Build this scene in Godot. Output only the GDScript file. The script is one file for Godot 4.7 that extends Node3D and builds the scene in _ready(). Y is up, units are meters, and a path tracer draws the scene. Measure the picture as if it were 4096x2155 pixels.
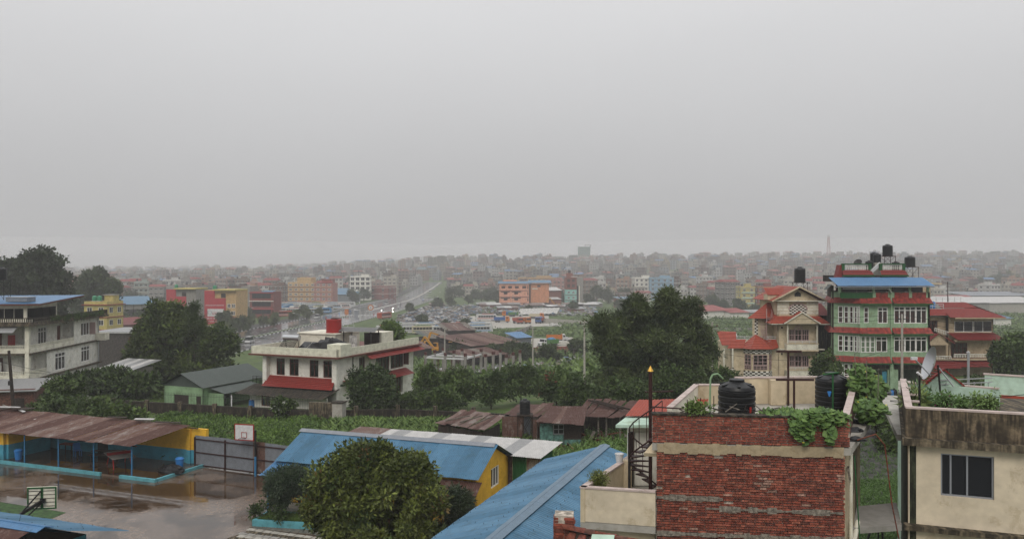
extends Node3D
# A rainy hillside town seen from a rooftop: school court and halls in front, houses, a valley with a road, and the city in the haze.

var R := RandomNumberGenerator.new()
var M := {}
var T := {}
var used := {}
var kids := {}
var unit_box := BoxMesh.new()

# ---------- mesh builder ----------
class B:
	var v := PackedVector3Array()
	var n := PackedVector3Array()
	var c := PackedColorArray()
	var col := Color(1, 1, 1)
	var tint := false
	func tri(a: Vector3, b: Vector3, d: Vector3, na: Vector3, nb: Vector3, nd: Vector3) -> void:
		v.push_back(a); v.push_back(d); v.push_back(b)
		n.push_back(na); n.push_back(nd); n.push_back(nb)
		if tint:
			c.push_back(col); c.push_back(col); c.push_back(col)
	func quad(a: Vector3, b: Vector3, d: Vector3, e: Vector3) -> void:   # counter-clockwise from outside
		var m := (b - a).cross(d - a)
		if m.length_squared() < 1e-14: m = (d - a).cross(e - a)
		m = m.normalized()
		tri(a, b, d, m, m, m); tri(a, d, e, m, m, m)
	func flat(a: Vector3, b: Vector3, d: Vector3) -> void:
		var m := (b - a).cross(d - a).normalized()
		tri(a, b, d, m, m, m)
	func box(p: Vector3, s: Vector3, q := Basis.IDENTITY) -> void:
		var x := q.x * s.x * 0.5; var y := q.y * s.y * 0.5; var z := q.z * s.z * 0.5
		quad(p - x - y + z, p + x - y + z, p + x + y + z, p - x + y + z)
		quad(p + x - y - z, p - x - y - z, p - x + y - z, p + x + y - z)
		quad(p + x - y + z, p + x - y - z, p + x + y - z, p + x + y + z)
		quad(p - x - y - z, p - x - y + z, p - x + y + z, p - x + y - z)
		quad(p - x + y + z, p + x + y + z, p + x + y - z, p - x + y - z)
		quad(p - x - y - z, p + x - y - z, p + x - y + z, p - x - y + z)
	func span(a: Vector3, b: Vector3, w: float, h: float) -> void:   # a bar from a to b
		var z := (b - a).normalized()
		var x := Vector3.UP.cross(z)
		x = Vector3.RIGHT if x.length() < 0.01 else x.normalized()
		box((a + b) * 0.5, Vector3(w, h, (b - a).length()), Basis(x, z.cross(x), z))
	func tube(a: Vector3, b: Vector3, r0: float, r1: float, k := 8, caps := true) -> void:
		var z := (b - a).normalized()
		var x := z.cross(Vector3.RIGHT if absf(z.x) < 0.9 else Vector3.UP).normalized()
		var y := z.cross(x)
		for i in k:
			var t0 := TAU * i / k; var t1 := TAU * (i + 1) / k
			var p := x * cos(t0) + y * sin(t0); var q := x * cos(t1) + y * sin(t1)
			tri(a + p * r0, a + q * r0, b + q * r1, p, q, q); tri(a + p * r0, b + q * r1, b + p * r1, p, q, p)
			if caps:
				flat(b, b + p * r1, b + q * r1); flat(a, a + q * r0, a + p * r0)
	func pipe(pts: Array, r: float, k := 6) -> void:
		for i in pts.size() - 1: tube(pts[i], pts[i + 1], r, r, k, i == 0 or i == pts.size() - 2)
	func lathe(o: Vector3, prof: Array, k := 20) -> void:   # prof of Vector2(radius, height), bottom to top
		for j in prof.size() - 1:
			var p0: Vector2 = prof[j]; var p1: Vector2 = prof[j + 1]
			var s := Vector2(p1.y - p0.y, p0.x - p1.x).normalized()
			for i in k:
				var t0 := TAU * i / k; var t1 := TAU * (i + 1) / k
				var a := Vector3(cos(t0), 0, -sin(t0)); var b := Vector3(cos(t1), 0, -sin(t1))
				var na := a * s.x + Vector3.UP * s.y; var nb := b * s.x + Vector3.UP * s.y
				var u := Vector3.UP
				tri(o + a * p0.x + u * p0.y, o + b * p0.x + u * p0.y, o + b * p1.x + u * p1.y, na, nb, nb)
				tri(o + a * p0.x + u * p0.y, o + b * p1.x + u * p1.y, o + a * p1.x + u * p1.y, na, nb, na)
	func prism(pts: Array, dir: Vector3) -> void:   # convex outline, counter-clockwise seen against dir, pushed along -dir
		var k := pts.size()
		for i in range(1, k - 1):
			flat(pts[0], pts[i], pts[i + 1])
			flat(pts[0] - dir, pts[i + 1] - dir, pts[i] - dir)
		for i in k:
			var a: Vector3 = pts[i]; var b: Vector3 = pts[(i + 1) % k]
			quad(b, a, a - dir, b - dir)
	func wall(a: Vector3, b: Vector3, y0: float, y1: float, th: float, holes := []) -> void:
		# seen from outside a is at the left end and b at the right end; holes are [u0, u1, v0, v1] in metres from a and from y 0
		var u := b - a; u.y = 0
		var L := u.length(); u = u / L
		var o := u.cross(Vector3.UP)
		var xs := [0.0, L]; var ys := [y0, y1]
		for h in holes:
			for t in [h[0], h[1]]: if not xs.has(t): xs.append(t)
			for t in [h[2], h[3]]: if not ys.has(t): ys.append(t)
		xs.sort(); ys.sort()
		var f := func(s: float, t: float, d: float) -> Vector3: return Vector3(a.x, 0, a.z) + u * s + Vector3.UP * t - o * d
		for i in xs.size() - 1:
			for j in ys.size() - 1:
				var cx: float = (xs[i] + xs[i + 1]) * 0.5; var cy: float = (ys[j] + ys[j + 1]) * 0.5
				var open := false
				for h in holes: if cx > h[0] and cx < h[1] and cy > h[2] and cy < h[3]: open = true
				if open: continue
				quad(f.call(xs[i], ys[j], 0), f.call(xs[i + 1], ys[j], 0), f.call(xs[i + 1], ys[j + 1], 0), f.call(xs[i], ys[j + 1], 0))
				quad(f.call(xs[i + 1], ys[j], th), f.call(xs[i], ys[j], th), f.call(xs[i], ys[j + 1], th), f.call(xs[i + 1], ys[j + 1], th))
		for h in holes + [[0.0, L, y0, y1]]:
			var g: float = -1.0 if h[1] - h[0] == L and h[2] == y0 else 1.0
			var p := [f.call(h[0], h[2], 0), f.call(h[1], h[2], 0), f.call(h[1], h[3], 0), f.call(h[0], h[3], 0)]
			for k in 4:
				var s: Vector3 = p[k]; var e: Vector3 = p[(k + 1) % 4]
				if g < 0: quad(e, s, s - o * th, e - o * th)
				else: quad(s, e, e - o * th, s - o * th)
	func corr(o: Vector3, u: Vector3, w: Vector3, pitch: float, amp: float, sag := 0.0) -> void:   # a corrugated sheet: waves across u, ribs along w
		var k := maxi(2, roundi(u.length() / pitch)) * 2
		var up := u.cross(w).normalized()
		if up.y < 0: up = -up
		var rows := 3 if sag != 0.0 else 1
		for i in k:
			var t0 := float(i) / k; var t1 := float(i + 1) / k
			var h0 := amp * (i % 2); var h1 := amp * ((i + 1) % 2)
			for j in rows:
				var s0 := float(j) / rows; var s1 := float(j + 1) / rows
				var d0 := sag * sin(PI * s0); var d1 := sag * sin(PI * s1)
				quad(o + u * t0 + w * s0 + up * (h0 - d0), o + u * t1 + w * s0 + up * (h1 - d0), o + u * t1 + w * s1 + up * (h1 - d1), o + u * t0 + w * s1 + up * (h0 - d1))
	func mesh() -> ArrayMesh:
		var m := ArrayMesh.new()
		if v.is_empty(): return m
		var a := []; a.resize(Mesh.ARRAY_MAX)
		a[Mesh.ARRAY_VERTEX] = v; a[Mesh.ARRAY_NORMAL] = n
		if tint: a[Mesh.ARRAY_COLOR] = c
		m.add_surface_from_arrays(Mesh.PRIMITIVE_TRIANGLES, a)
		return m

# ---------- nodes ----------
func numbered(called: String) -> String:
	if not used.has(called):
		used[called] = 0
		return called
	used[called] += 1
	return "%s_%03d" % [called, used[called]]

func kid(parent: Node, called: String) -> String:
	if parent == self: return numbered(called)
	var k := "%d/%s" % [parent.get_instance_id(), called]
	if not kids.has(k):
		kids[k] = 0
		return called
	kids[k] += 1
	return "%s_%03d" % [called, kids[k]]

func tag(o: Node, label: String, category := "", group := "", kind := "") -> Node:
	if label: o.set_meta("label", label)
	if category: o.set_meta("category", category)
	if group: o.set_meta("group", group)
	if kind: o.set_meta("kind", kind)
	return o

func thing(called: String, label: String, category: String, at := Vector3.ZERO, turn := 0.0, group := "") -> Node3D:
	var o := Node3D.new()
	o.name = numbered(called); add_child(o)
	o.position = at; o.rotation.y = turn
	tag(o, label, category, group)
	return o

func put(parent: Node, called: String, mesh: Mesh, m: Material, at := Transform3D.IDENTITY) -> MeshInstance3D:
	var o := MeshInstance3D.new()
	o.name = kid(parent, called); o.mesh = mesh; o.material_override = m; o.transform = at
	parent.add_child(o)
	return o

func fin(parent: Node, called: String, b: B, m: Material) -> MeshInstance3D:
	return put(parent, called, b.mesh(), m)

func bx(parent: Node, called: String, m: Material, at: Vector3, size: Vector3, turn := Vector3.ZERO) -> MeshInstance3D:
	return put(parent, called, unit_box, m, Transform3D(Basis.from_euler(turn).scaled_local(size), at))

func bar(parent: Node, called: String, m: Material, a: Vector3, b: Vector3, w: float, h := -1.0) -> MeshInstance3D:
	var s := B.new(); s.span(a, b, w, w if h < 0 else h)
	return fin(parent, called, s, m)

func rod(parent: Node, called: String, m: Material, a: Vector3, b: Vector3, r: float, r1 := -1.0, k := 8) -> MeshInstance3D:
	var s := B.new(); s.tube(a, b, r, r if r1 < 0 else r1, k)
	return fin(parent, called, s, m)

func structure(called: String, b: B, m: Material) -> MeshInstance3D:
	var o := fin(self, called, b, m)
	o.set_meta("kind", "structure")
	return o

func copy_of(o: Node3D, called: String, label: String, at: Vector3, turn: float, group := "") -> Node3D:
	var c: Node3D = o.duplicate()
	c.name = numbered(called); add_child(c)
	c.position = at; c.rotation.y = turn
	c.set_meta("label", label)
	if group: c.set_meta("group", group)
	return c

# ---------- textures and materials ----------
func noise(freq: float, seed_no: int, oct := 4, size := 256, warp := false) -> PackedByteArray:
	var f := FastNoiseLite.new()
	f.noise_type = FastNoiseLite.TYPE_SIMPLEX_SMOOTH; f.seed = seed_no; f.frequency = freq
	f.fractal_octaves = oct
	f.domain_warp_enabled = warp; f.domain_warp_amplitude = 40.0
	var im := f.get_seamless_image(size, size)
	im.convert(Image.FORMAT_L8)
	return im.get_data()

func picture(size: int, fn: Callable) -> ImageTexture:
	var d := PackedByteArray(); d.resize(size * size * 3)
	for y in size:
		for x in size:
			var c: Color = fn.call(x, y)
			var k := (y * size + x) * 3
			d[k] = clampi(int(c.r * 255.0), 0, 255); d[k + 1] = clampi(int(c.g * 255.0), 0, 255); d[k + 2] = clampi(int(c.b * 255.0), 0, 255)
	return ImageTexture.create_from_image(Image.create_from_data(size, size, false, Image.FORMAT_RGB8, d))

func make_textures() -> void:
	var a := noise(0.012, 1, 5); var b := noise(0.06, 2, 3); var c := noise(0.022, 3, 4, 256, true)
	var g := func(t: float) -> Color: return Color(t, t, t)
	var at := func(n: PackedByteArray, x: int, y: int) -> float: return n[(y & 255) * 256 + (x & 255)] / 255.0
	# light weathering of painted plaster
	T.plaster = picture(256, func(x, y):
		var t: float = 0.80 + 0.14 * at.call(a, x, y) + 0.10 * at.call(b, x, y)
		var s: float = smoothstep(0.62, 0.8, at.call(c, x, y * 2 / 3))
		return Color(t, t, t).lerp(Color(0.62, 0.58, 0.50), s * 0.35))
	# black mould running down old concrete
	T.mould = picture(256, func(x, y):
		var s: float = at.call(a, x * 4, y / 2 + 40) * 0.40 + at.call(c, x, y) * 0.25 + at.call(b, x * 3, y / 3) * 0.40
		var t: float = smoothstep(0.38, 0.72, s)
		var f: float = 0.85 + 0.4 * (at.call(b, x * 2, y * 2) - 0.5)
		return Color(0.34, 0.315, 0.28).lerp(Color(0.80, 0.75, 0.67), t) * f)
	T.grain = picture(256, func(x, y): return g.call(0.72 + 0.28 * at.call(b, x * 2, y * 2) + 0.12 * (at.call(a, x, y) - 0.5)))
	T.patch = picture(256, func(x, y): return g.call(0.45 + 0.75 * at.call(c, x, y) * (0.7 + 0.5 * at.call(b, x, y))))
	# rust and bare zinc on roofing sheets
	T.rust = picture(256, func(x, y):
		var s: float = smoothstep(0.52, 0.80, at.call(c, x, y / 2) * 0.7 + at.call(a, x * 2, y) * 0.35)
		var f: float = 0.75 + 0.5 * at.call(b, x * 2, y * 2)
		return Color(0.44, 0.33, 0.29).lerp(Color(0.62, 0.60, 0.58), s) * f)
	# greens of wild ground with earth between
	T.wild = picture(256, func(x, y):
		var s: float = at.call(a, x, y); var t: float = at.call(b, x, y); var e: float = smoothstep(0.60, 0.74, at.call(c, x, y))
		var k := Color(0.17, 0.25, 0.09).lerp(Color(0.33, 0.40, 0.16), clampf(s * 0.8 + t * 0.5 - 0.2, 0, 1))
		return k.lerp(Color(0.36, 0.33, 0.27), e * 0.6))
	# wet concrete: dark algae films and pale worn patches, and where water stands
	var w := noise(0.010, 11, 5, 256, true)
	T.court = picture(512, func(x, y):
		var n: float = at.call(w, x / 2, y / 2); var m: float = at.call(c, x / 2 + 60, y / 2); var f: float = at.call(b, x * 2, y * 2); var q: float = at.call(a, x / 2 + 9, y / 2 + 77)
		var k := Color(0.40, 0.34, 0.29).lerp(Color(0.255, 0.195, 0.14), smoothstep(0.40, 0.58, n))
		k = k.lerp(Color(0.18, 0.14, 0.10), smoothstep(0.52, 0.72, m) * 0.75)
		k = k.lerp(Color(0.44, 0.385, 0.345), smoothstep(0.60, 0.75, q) * 0.5)
		return k * (0.82 + 0.32 * f))
	T.wet = picture(512, func(x, y):
		var n: float = at.call(w, x / 2, y / 2); var f: float = at.call(b, x, y)
		return g.call(clampf(0.20 - 0.15 * smoothstep(0.36, 0.56, n) + 0.10 * (f - 0.4), 0.03, 1.0)))
	T.bump = picture(256, func(x, y): return g.call(0.6 * at.call(b, x, y) + 0.4 * at.call(a, x * 2, y * 2)))
	T.tar = picture(256, func(x, y): return g.call(clampf(0.55 + 0.6 * (at.call(a, x, y) - 0.4) + 0.35 * (at.call(b, x * 2, y * 2) - 0.5), 0.2, 1.0)))
	T.glossy = picture(256, func(x, y): return g.call(clampf(0.35 - 0.5 * (at.call(c, x, y) - 0.4) + 0.1 * at.call(b, x, y), 0.06, 0.8)))

func mat(called: String, color: Color, rough := 0.8, tex := "", metres := 4.0, metal := 0.0) -> StandardMaterial3D:
	var m := StandardMaterial3D.new()
	m.albedo_color = color; m.roughness = rough; m.metallic = metal
	m.metallic_specular = 0.4
	if tex:
		m.albedo_texture = T[tex]
		m.uv1_triplanar = true; m.uv1_world_triplanar = true
		m.uv1_scale = Vector3.ONE / metres
	M[called] = m
	return m

func hexed(s: String) -> Color: return Color.html(s)

func leafy(called: String) -> StandardMaterial3D:
	var m := StandardMaterial3D.new()
	m.vertex_color_use_as_albedo = true; m.roughness = 0.55; m.metallic_specular = 0.35
	m.backlight_enabled = true; m.backlight = Color(0.10, 0.13, 0.04)
	M[called] = m
	return m

func V(x: float, y: float, z: float) -> Vector3: return Vector3(x, y, z)
func gh(x: float, d: float) -> float:   # height of the land: level terrace, slope to the valley, plain, then the far rise
	var e := d - smoothstep(-5.0, 25.0, x) * 28.0 * (1.0 - smoothstep(200.0, 260.0, d))
	var y := -1.2 * smoothstep(70.0, 88.0, e) - 4.8 * smoothstep(92.0, 142.0, e) - 4.0 * smoothstep(140.0, 205.0, e)
	var side := clampf(x / maxf(d, 1.0) / 0.6, -1.0, 1.0)
	y += smoothstep(560.0, 1500.0, d) * (34.0 + 8.0 * side)
	y -= smoothstep(-0.1, -0.55, side) * smoothstep(560.0, 1500.0, d) * 15.0
	return y

func _ready() -> void:
	R.seed = 20
	# camera
	var cam := Camera3D.new()
	cam.position = V(0, 13, 0); cam.fov = 36.75; cam.near = 0.5; cam.far = 9000.0
	add_child(cam); cam.current = true
	# overcast sky, three times as bright overhead as at the horizon
	var env := Environment.new()
	var sw := 512
	var fn := FastNoiseLite.new(); fn.seed = 5; fn.frequency = 1.1; fn.fractal_octaves = 4
	var si := Image.create_empty(sw, sw / 2, false, Image.FORMAT_RGBF)
	for y in sw / 2:
		var el := PI * (0.5 - (y + 0.5) / (sw / 2))
		for x in sw:
			var az := TAU * (x + 0.5) / sw
			var p := V(cos(az) * cos(el), sin(el), sin(az) * cos(el))
			var l := SKY * (0.86 + 2.3 * maxf(sin(el), 0.0)) / 3.0
			l *= 1.0 + 0.05 * fn.get_noise_3d(p.x, p.y * 2.5, p.z)
			si.set_pixel(x, y, Color(l, l * 1.003, l * 1.02))
	var sm := PanoramaSkyMaterial.new(); sm.panorama = ImageTexture.create_from_image(si)
	var sky := Sky.new(); sky.sky_material = sm
	env.background_mode = Environment.BG_SKY; env.sky = sky
	env.tonemap_mode = Environment.TONE_MAPPER_LINEAR; env.tonemap_exposure = 1.0
	env.fog_enabled = true; env.fog_density = 0.00054; env.fog_light_color = Color(0.80, 0.80, 0.80)
	env.volumetric_fog_enabled = true; env.volumetric_fog_density = 0.0
	env.sdfgi_enabled = true; env.ssao_enabled = true; env.ssil_enabled = true
	var we := WorldEnvironment.new(); we.environment = env; add_child(we)
	var sun := DirectionalLight3D.new()
	sun.light_energy = 0.42; sun.light_angular_distance = 25.0; sun.light_color = Color(1.0, 0.97, 0.93); sun.shadow_enabled = true
	sun.rotation_degrees = V(-42, -12, 0)
	add_child(sun)

	make_textures()
	materials()
	make_leaves()
	land()
	stage("land")
	school()
	stage("school")
	right_front()
	stage("right front")
	houses_right()
	stage("houses right")
	houses_left()
	stage("houses left")
	shacks_and_garden()
	stage("shacks")
	trees()
	stage("trees")
	valley()
	stage("valley")
	city()
	stage("city")

const SKY := 1.38

func stage(s: String) -> void:
	print(s, " ", Time.get_ticks_msec(), " foliage ", tris)

func materials() -> void:
	mat("wild", Color(1, 1, 1), 0.95, "wild", 17.0)
	var c := mat("court", Color(1, 1, 1), 1.0, "court", 22.0)
	c.roughness_texture = T.wet; c.roughness_texture_channel = BaseMaterial3D.TEXTURE_CHANNEL_RED
	c.metallic_specular = 0.5
	mat("concrete", hexed("a8a49b"), 0.75, "plaster", 3.0)
	mat("old_concrete", hexed("a59f92"), 0.85, "mould", 3.4)
	mat("dark_concrete", hexed("6b665e"), 0.85, "mould", 4.0)
	mat("grey_plaster", hexed("8d8a84"), 0.85, "plaster", 5.0)
	mat("cream", hexed("cbbb9e"), 0.8, "plaster", 5.0)
	mat("cream_pale", hexed("e0dccb"), 0.8, "plaster", 4.0)
	mat("cream_mould", hexed("aea494"), 0.8, "mould", 4.0)
	mat("cream_light", hexed("d9cbb2"), 0.8, "plaster", 5.0)
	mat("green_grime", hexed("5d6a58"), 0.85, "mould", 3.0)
	mat("beige", hexed("b9a68b"), 0.8, "plaster", 4.0)
	mat("cream_stained", hexed("d9d8c4"), 0.8, "plaster", 2.2)
	mat("yellow_pale", hexed("bfb06c"), 0.8, "plaster", 4.0)
	mat("grey_brick", hexed("5b5653"), 0.9, "patch", 1.5)
	mat("red_rust", hexed("5b2a24"), 0.8, "patch", 1.5)
	mat("mint_dark", hexed("5f8a80"), 0.8, "patch", 2.0)
	mat("tank_green", hexed("2e7d5a"), 0.4)
	mat("wall_blue_grey", hexed("8aa0aa"), 0.8, "plaster", 5.0)
	mat("sky_wall", hexed("7fa6c0"), 0.8, "plaster", 5.0)
	mat("white_wall", hexed("e4e2d8"), 0.8, "plaster", 3.5)
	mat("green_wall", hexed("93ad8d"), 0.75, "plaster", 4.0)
	mat("shed_green", hexed("8aa882"), 0.8, "plaster", 4.0)
	mat("dark_green", hexed("1f5a2c"), 0.7, "grain", 2.0)
	mat("mint", hexed("b4cdbc"), 0.8, "plaster", 3.0)
	mat("yellow", hexed("e0b034"), 0.8, "plaster", 4.0)
	mat("wall_blue", hexed("4795ac"), 0.8, "plaster", 3.0)
	mat("curb_blue", hexed("5fa3ae"), 0.6, "plaster", 2.0)
	mat("post_blue", hexed("3c7fae"), 0.5, "grain", 1.0)
	mat("roof_blue", hexed("43718f"), 0.45, "plaster", 2.3)
	mat("roof_blue_b", hexed("3e6a86"), 0.55, "plaster", 3.1)
	mat("roof_blue_c", hexed("4a7896"), 0.4, "plaster", 1.9)
	mat("roof_blue_new", hexed("447aa8"), 0.35, "grain", 4.0)
	mat("cap_blue", hexed("71889b"), 0.5, "grain", 1.5)
	mat("rust_a", hexed("cfc6c2"), 0.7, "rust", 2.6)
	mat("rust_b", hexed("a89490"), 0.75, "rust", 1.9)
	mat("rust_c", hexed("d8d6d4"), 0.5, "rust", 4.1)
	mat("zinc", hexed("a9a9a8"), 0.4, "grain", 1.3, 0.5)
	mat("zinc_pale", hexed("c9c7c4"), 0.5, "grain", 2.0)
	mat("sheet_grey", hexed("8b9097"), 0.45, "grain", 1.7, 0.2)
	mat("roof_dark", hexed("4c5550"), 0.6, "grain", 2.0)
	mat("tile_red", hexed("9c3a32"), 0.45, "patch", 0.55)
	mat("tile_orange", hexed("a64b38"), 0.55, "grain", 2.1)
	mat("tile_dark", hexed("7d2a26"), 0.6, "grain", 1.4)
	mat("band_red", hexed("98392f"), 0.6, "patch", 3.0)
	mat("clay", hexed("7d4230"), 0.85, "patch", 0.9)
	mat("red_paint", hexed("a3231f"), 0.55, "grain", 1.0)
	mat("white_paint", hexed("dedede"), 0.5, "grain", 1.0)
	mat("white_frame", hexed("d5d3cf"), 0.5)
	mat("grey_frame", hexed("8e9196"), 0.35, "", 1.0, 0.4)
	mat("brown_frame", hexed("5a2f25"), 0.6)
	mat("mauve_frame", hexed("a58c88"), 0.6)
	mat("black", hexed("141414"), 0.5)
	mat("tank_black", hexed("111214"), 0.42, "grain", 1.0)
	mat("iron", hexed("3a1d1a"), 0.5, "grain", 0.7)
	mat("dark_iron", hexed("262322"), 0.55, "grain", 0.7)
	mat("steel", hexed("b9bbbd"), 0.3, "", 1.0, 0.8)
	mat("wood_dark", hexed("3d3129"), 0.85, "patch", 0.8)
	mat("wood_grey", hexed("7c746a"), 0.85, "patch", 1.0)
	mat("soil", hexed("4a3b2a"), 0.95, "patch", 2.0)
	mat("tarmac", hexed("6e6e70"), 1.0, "tar", 9.0)
	M.tarmac.roughness_texture = T.glossy
	mat("gravel", hexed("55524e"), 0.8, "tar", 3.0)
	mat("turf", hexed("3c5a2c"), 0.85, "patch", 2.0)
	mat("bin_blue", hexed("2f6fae"), 0.4)
	mat("tarp_black", hexed("1c1c1e"), 0.5, "patch", 1.0)
	mat("tarp_white", hexed("c9c7c2"), 0.6, "patch", 5.0)
	mat("pot", hexed("8a4a35"), 0.8, "grain", 0.5)
	mat("gold", hexed("c9a04a"), 0.5, "", 1.0, 0.6)
	mat("curtain", hexed("94604e"), 0.9, "patch", 0.5)
	mat("curtain_pale", hexed("b9a594"), 0.9, "patch", 0.6)
	mat("glass_dark", hexed("14171a"), 0.1)
	M.glass_dark.metallic_specular = 0.35
	var gl := mat("glass", Color(0.08, 0.09, 0.10, 0.3), 0.04)
	gl.transparency = BaseMaterial3D.TRANSPARENCY_ALPHA
	mat("dim", hexed("57504a"), 0.9)
	mat("bark", hexed("4b3d31"), 0.9, "patch", 0.8)
	mat("wire", hexed("1a1a1a"), 0.6)
	mat("brick_a", hexed("9d5341"), 0.85, "patch", 0.7)
	mat("brick_b", hexed("8f4b3c"), 0.85, "patch", 0.9)
	mat("brick_c", hexed("ab6551"), 0.85, "patch", 0.6)
	mat("brick_d", hexed("80493d"), 0.85, "patch", 0.8)
	mat("mortar", hexed("c2b7a8"), 0.9, "patch", 1.7)
	mat("brick_old", hexed("6e4a3e"), 0.9, "patch", 1.3)
	mat("coping", hexed("bfaea7"), 0.6, "plaster", 2.0)
	mat("band_tan", hexed("a8987c"), 0.9, "plaster", 1.1)
	mat("smoked", hexed("0c0c0e"), 0.3)
	M.smoked.metallic_specular = 0.15
	leafy("leaf")

# ---------- the land ----------
func land() -> void:
	var b := B.new()
	var ds := [4.0]
	while ds[-1] < 4300.0: ds.append(ds[-1] * 1.055 + 0.6)
	var k := 90
	var P := []
	for d in ds:
		var row := []
		for i in k + 1:
			var x: float = (float(i) / k * 2.0 - 1.0) * (d * 0.95 + 60.0)
			row.append(V(x, gh(x, d) - 0.02, -d))
		P.append(row)
	var nn := func(p: Vector3) -> Vector3:
		var e := 2.0
		return V(gh(p.x - e, -p.z) - gh(p.x + e, -p.z), 2.0 * e, -(gh(p.x, -p.z - e) - gh(p.x, -p.z + e))).normalized()
	var N := []
	for r in P: N.append(r.map(nn))
	for j in P.size() - 1:
		for i in k:
			b.tri(P[j][i], P[j][i + 1], P[j + 1][i + 1], N[j][i], N[j][i + 1], N[j + 1][i + 1])
			b.tri(P[j][i], P[j + 1][i + 1], P[j + 1][i], N[j][i], N[j + 1][i + 1], N[j + 1][i])
	structure("ground", b, M.wild)

# ---------- foliage ----------
var L := {}
func clump(n: int, length: float, width: float, spread: float, droop: float) -> ArrayMesh:
	var b := B.new()
	for i in n:
		var o := V(R.randf_range(-1, 1), R.randf_range(-1, 1), R.randf_range(-1, 1)) * spread
		var d := (o.normalized() + V(R.randf_range(-.7, .7), R.randf_range(-.5, .5) - droop, R.randf_range(-.7, .7))).normalized()
		var s := d.cross(V(R.randf_range(-1, 1), R.randf_range(0.2, 1), R.randf_range(-1, 1))).normalized()
		var up := s.cross(d)
		var l := length * R.randf_range(0.7, 1.25); var w := width * R.randf_range(0.8, 1.2)
		var a := o; var e := o + d * l; var m := o + d * l * 0.45
		var p := m + s * w * 0.5 + up * w * 0.16; var q := m - s * w * 0.5 + up * w * 0.16
		b.flat(a, p, e); b.flat(a, e, q)
	return b.mesh()

func make_leaves() -> void:
	L.broad = clump(16, 0.17, 0.085, 0.16, 0.25)
	L.big = clump(14, 0.34, 0.17, 0.30, 0.3)
	L.fine = clump(26, 0.16, 0.035, 0.16, -0.1)
	L.feather = clump(22, 0.36, 0.09, 0.34, 0.2)
	L.mass = clump(18, 0.8, 0.5, 0.75, 0.1)
	L.far = clump(12, 2.2, 1.5, 1.8, 0.0)
	L.tuft = blades(9, 0.38, 0.03)
	L.reed = blades(10, 0.95, 0.07)

func blades(n: int, h: float, w: float) -> ArrayMesh:
	var b := B.new()
	for i in n:
		var t := R.randf() * TAU; var o := V(cos(t), 0, sin(t)) * R.randf() * h * 0.35
		var d := V(cos(t) * R.randf_range(0, .7), 1.0, sin(t) * R.randf_range(0, .7)).normalized()
		var s := d.cross(V(sin(t * 3), 0.1, cos(t * 3))).normalized() * w
		var l := h * R.randf_range(0.6, 1.15)
		var m := o + d * l * 0.6; var e := m + (d + V(cos(t), -0.4, sin(t)) * 0.7).normalized() * l * 0.4
		b.flat(o - s, o + s, m); b.flat(m - s * 0.8, m + s * 0.8, e)
	return b.mesh()

func multi(parent: Node, called: String, mesh: Mesh, xs: Array, cs: Array) -> GeometryInstance3D:   # many copies joined into one mesh
	var src: Array = mesh.surface_get_arrays(0)
	var sv: PackedVector3Array = src[Mesh.ARRAY_VERTEX]; var sn: PackedVector3Array = src[Mesh.ARRAY_NORMAL]
	var v := PackedVector3Array(); var n := PackedVector3Array(); var c := PackedColorArray()
	var one := PackedColorArray(); one.resize(sv.size())
	for i in xs.size():
		var t: Transform3D = xs[i]
		v.append_array(t * sv)
		n.append_array(Transform3D(t.basis.orthonormalized(), Vector3.ZERO) * sn)
		one.fill(cs[i]); c.append_array(one)
	var a := []; a.resize(Mesh.ARRAY_MAX)
	a[Mesh.ARRAY_VERTEX] = v; a[Mesh.ARRAY_NORMAL] = n; a[Mesh.ARRAY_COLOR] = c
	var m := ArrayMesh.new(); m.add_surface_from_arrays(Mesh.PRIMITIVE_TRIANGLES, a)
	tris += v.size() / 3
	return put(parent, called, m, M.leaf)

func field(called: String, label: String, mesh: Mesh, xs: Array, cs: Array) -> void:   # ground cover that nobody could count
	var mm := MultiMesh.new()
	mm.transform_format = MultiMesh.TRANSFORM_3D; mm.use_colors = true; mm.mesh = mesh
	mm.instance_count = xs.size()
	for i in xs.size():
		mm.set_instance_transform(i, xs[i]); mm.set_instance_color(i, cs[i])
	var o := MultiMeshInstance3D.new()
	o.name = numbered(called); o.multimesh = mm; o.material_override = M.leaf
	add_child(o)
	tag(o, label, called.get_slice("_", called.get_slice_count("_") - 1), "", "stuff")

var tris := 0

func spin() -> Basis:
	return Basis.from_euler(V(R.randf() * TAU, R.randf() * TAU, R.randf() * TAU))

func dir3() -> Vector3:
	var v := V(R.randfn(), R.randfn(), R.randfn())
	return v.normalized() if v.length() > 0.01 else Vector3.UP

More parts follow.
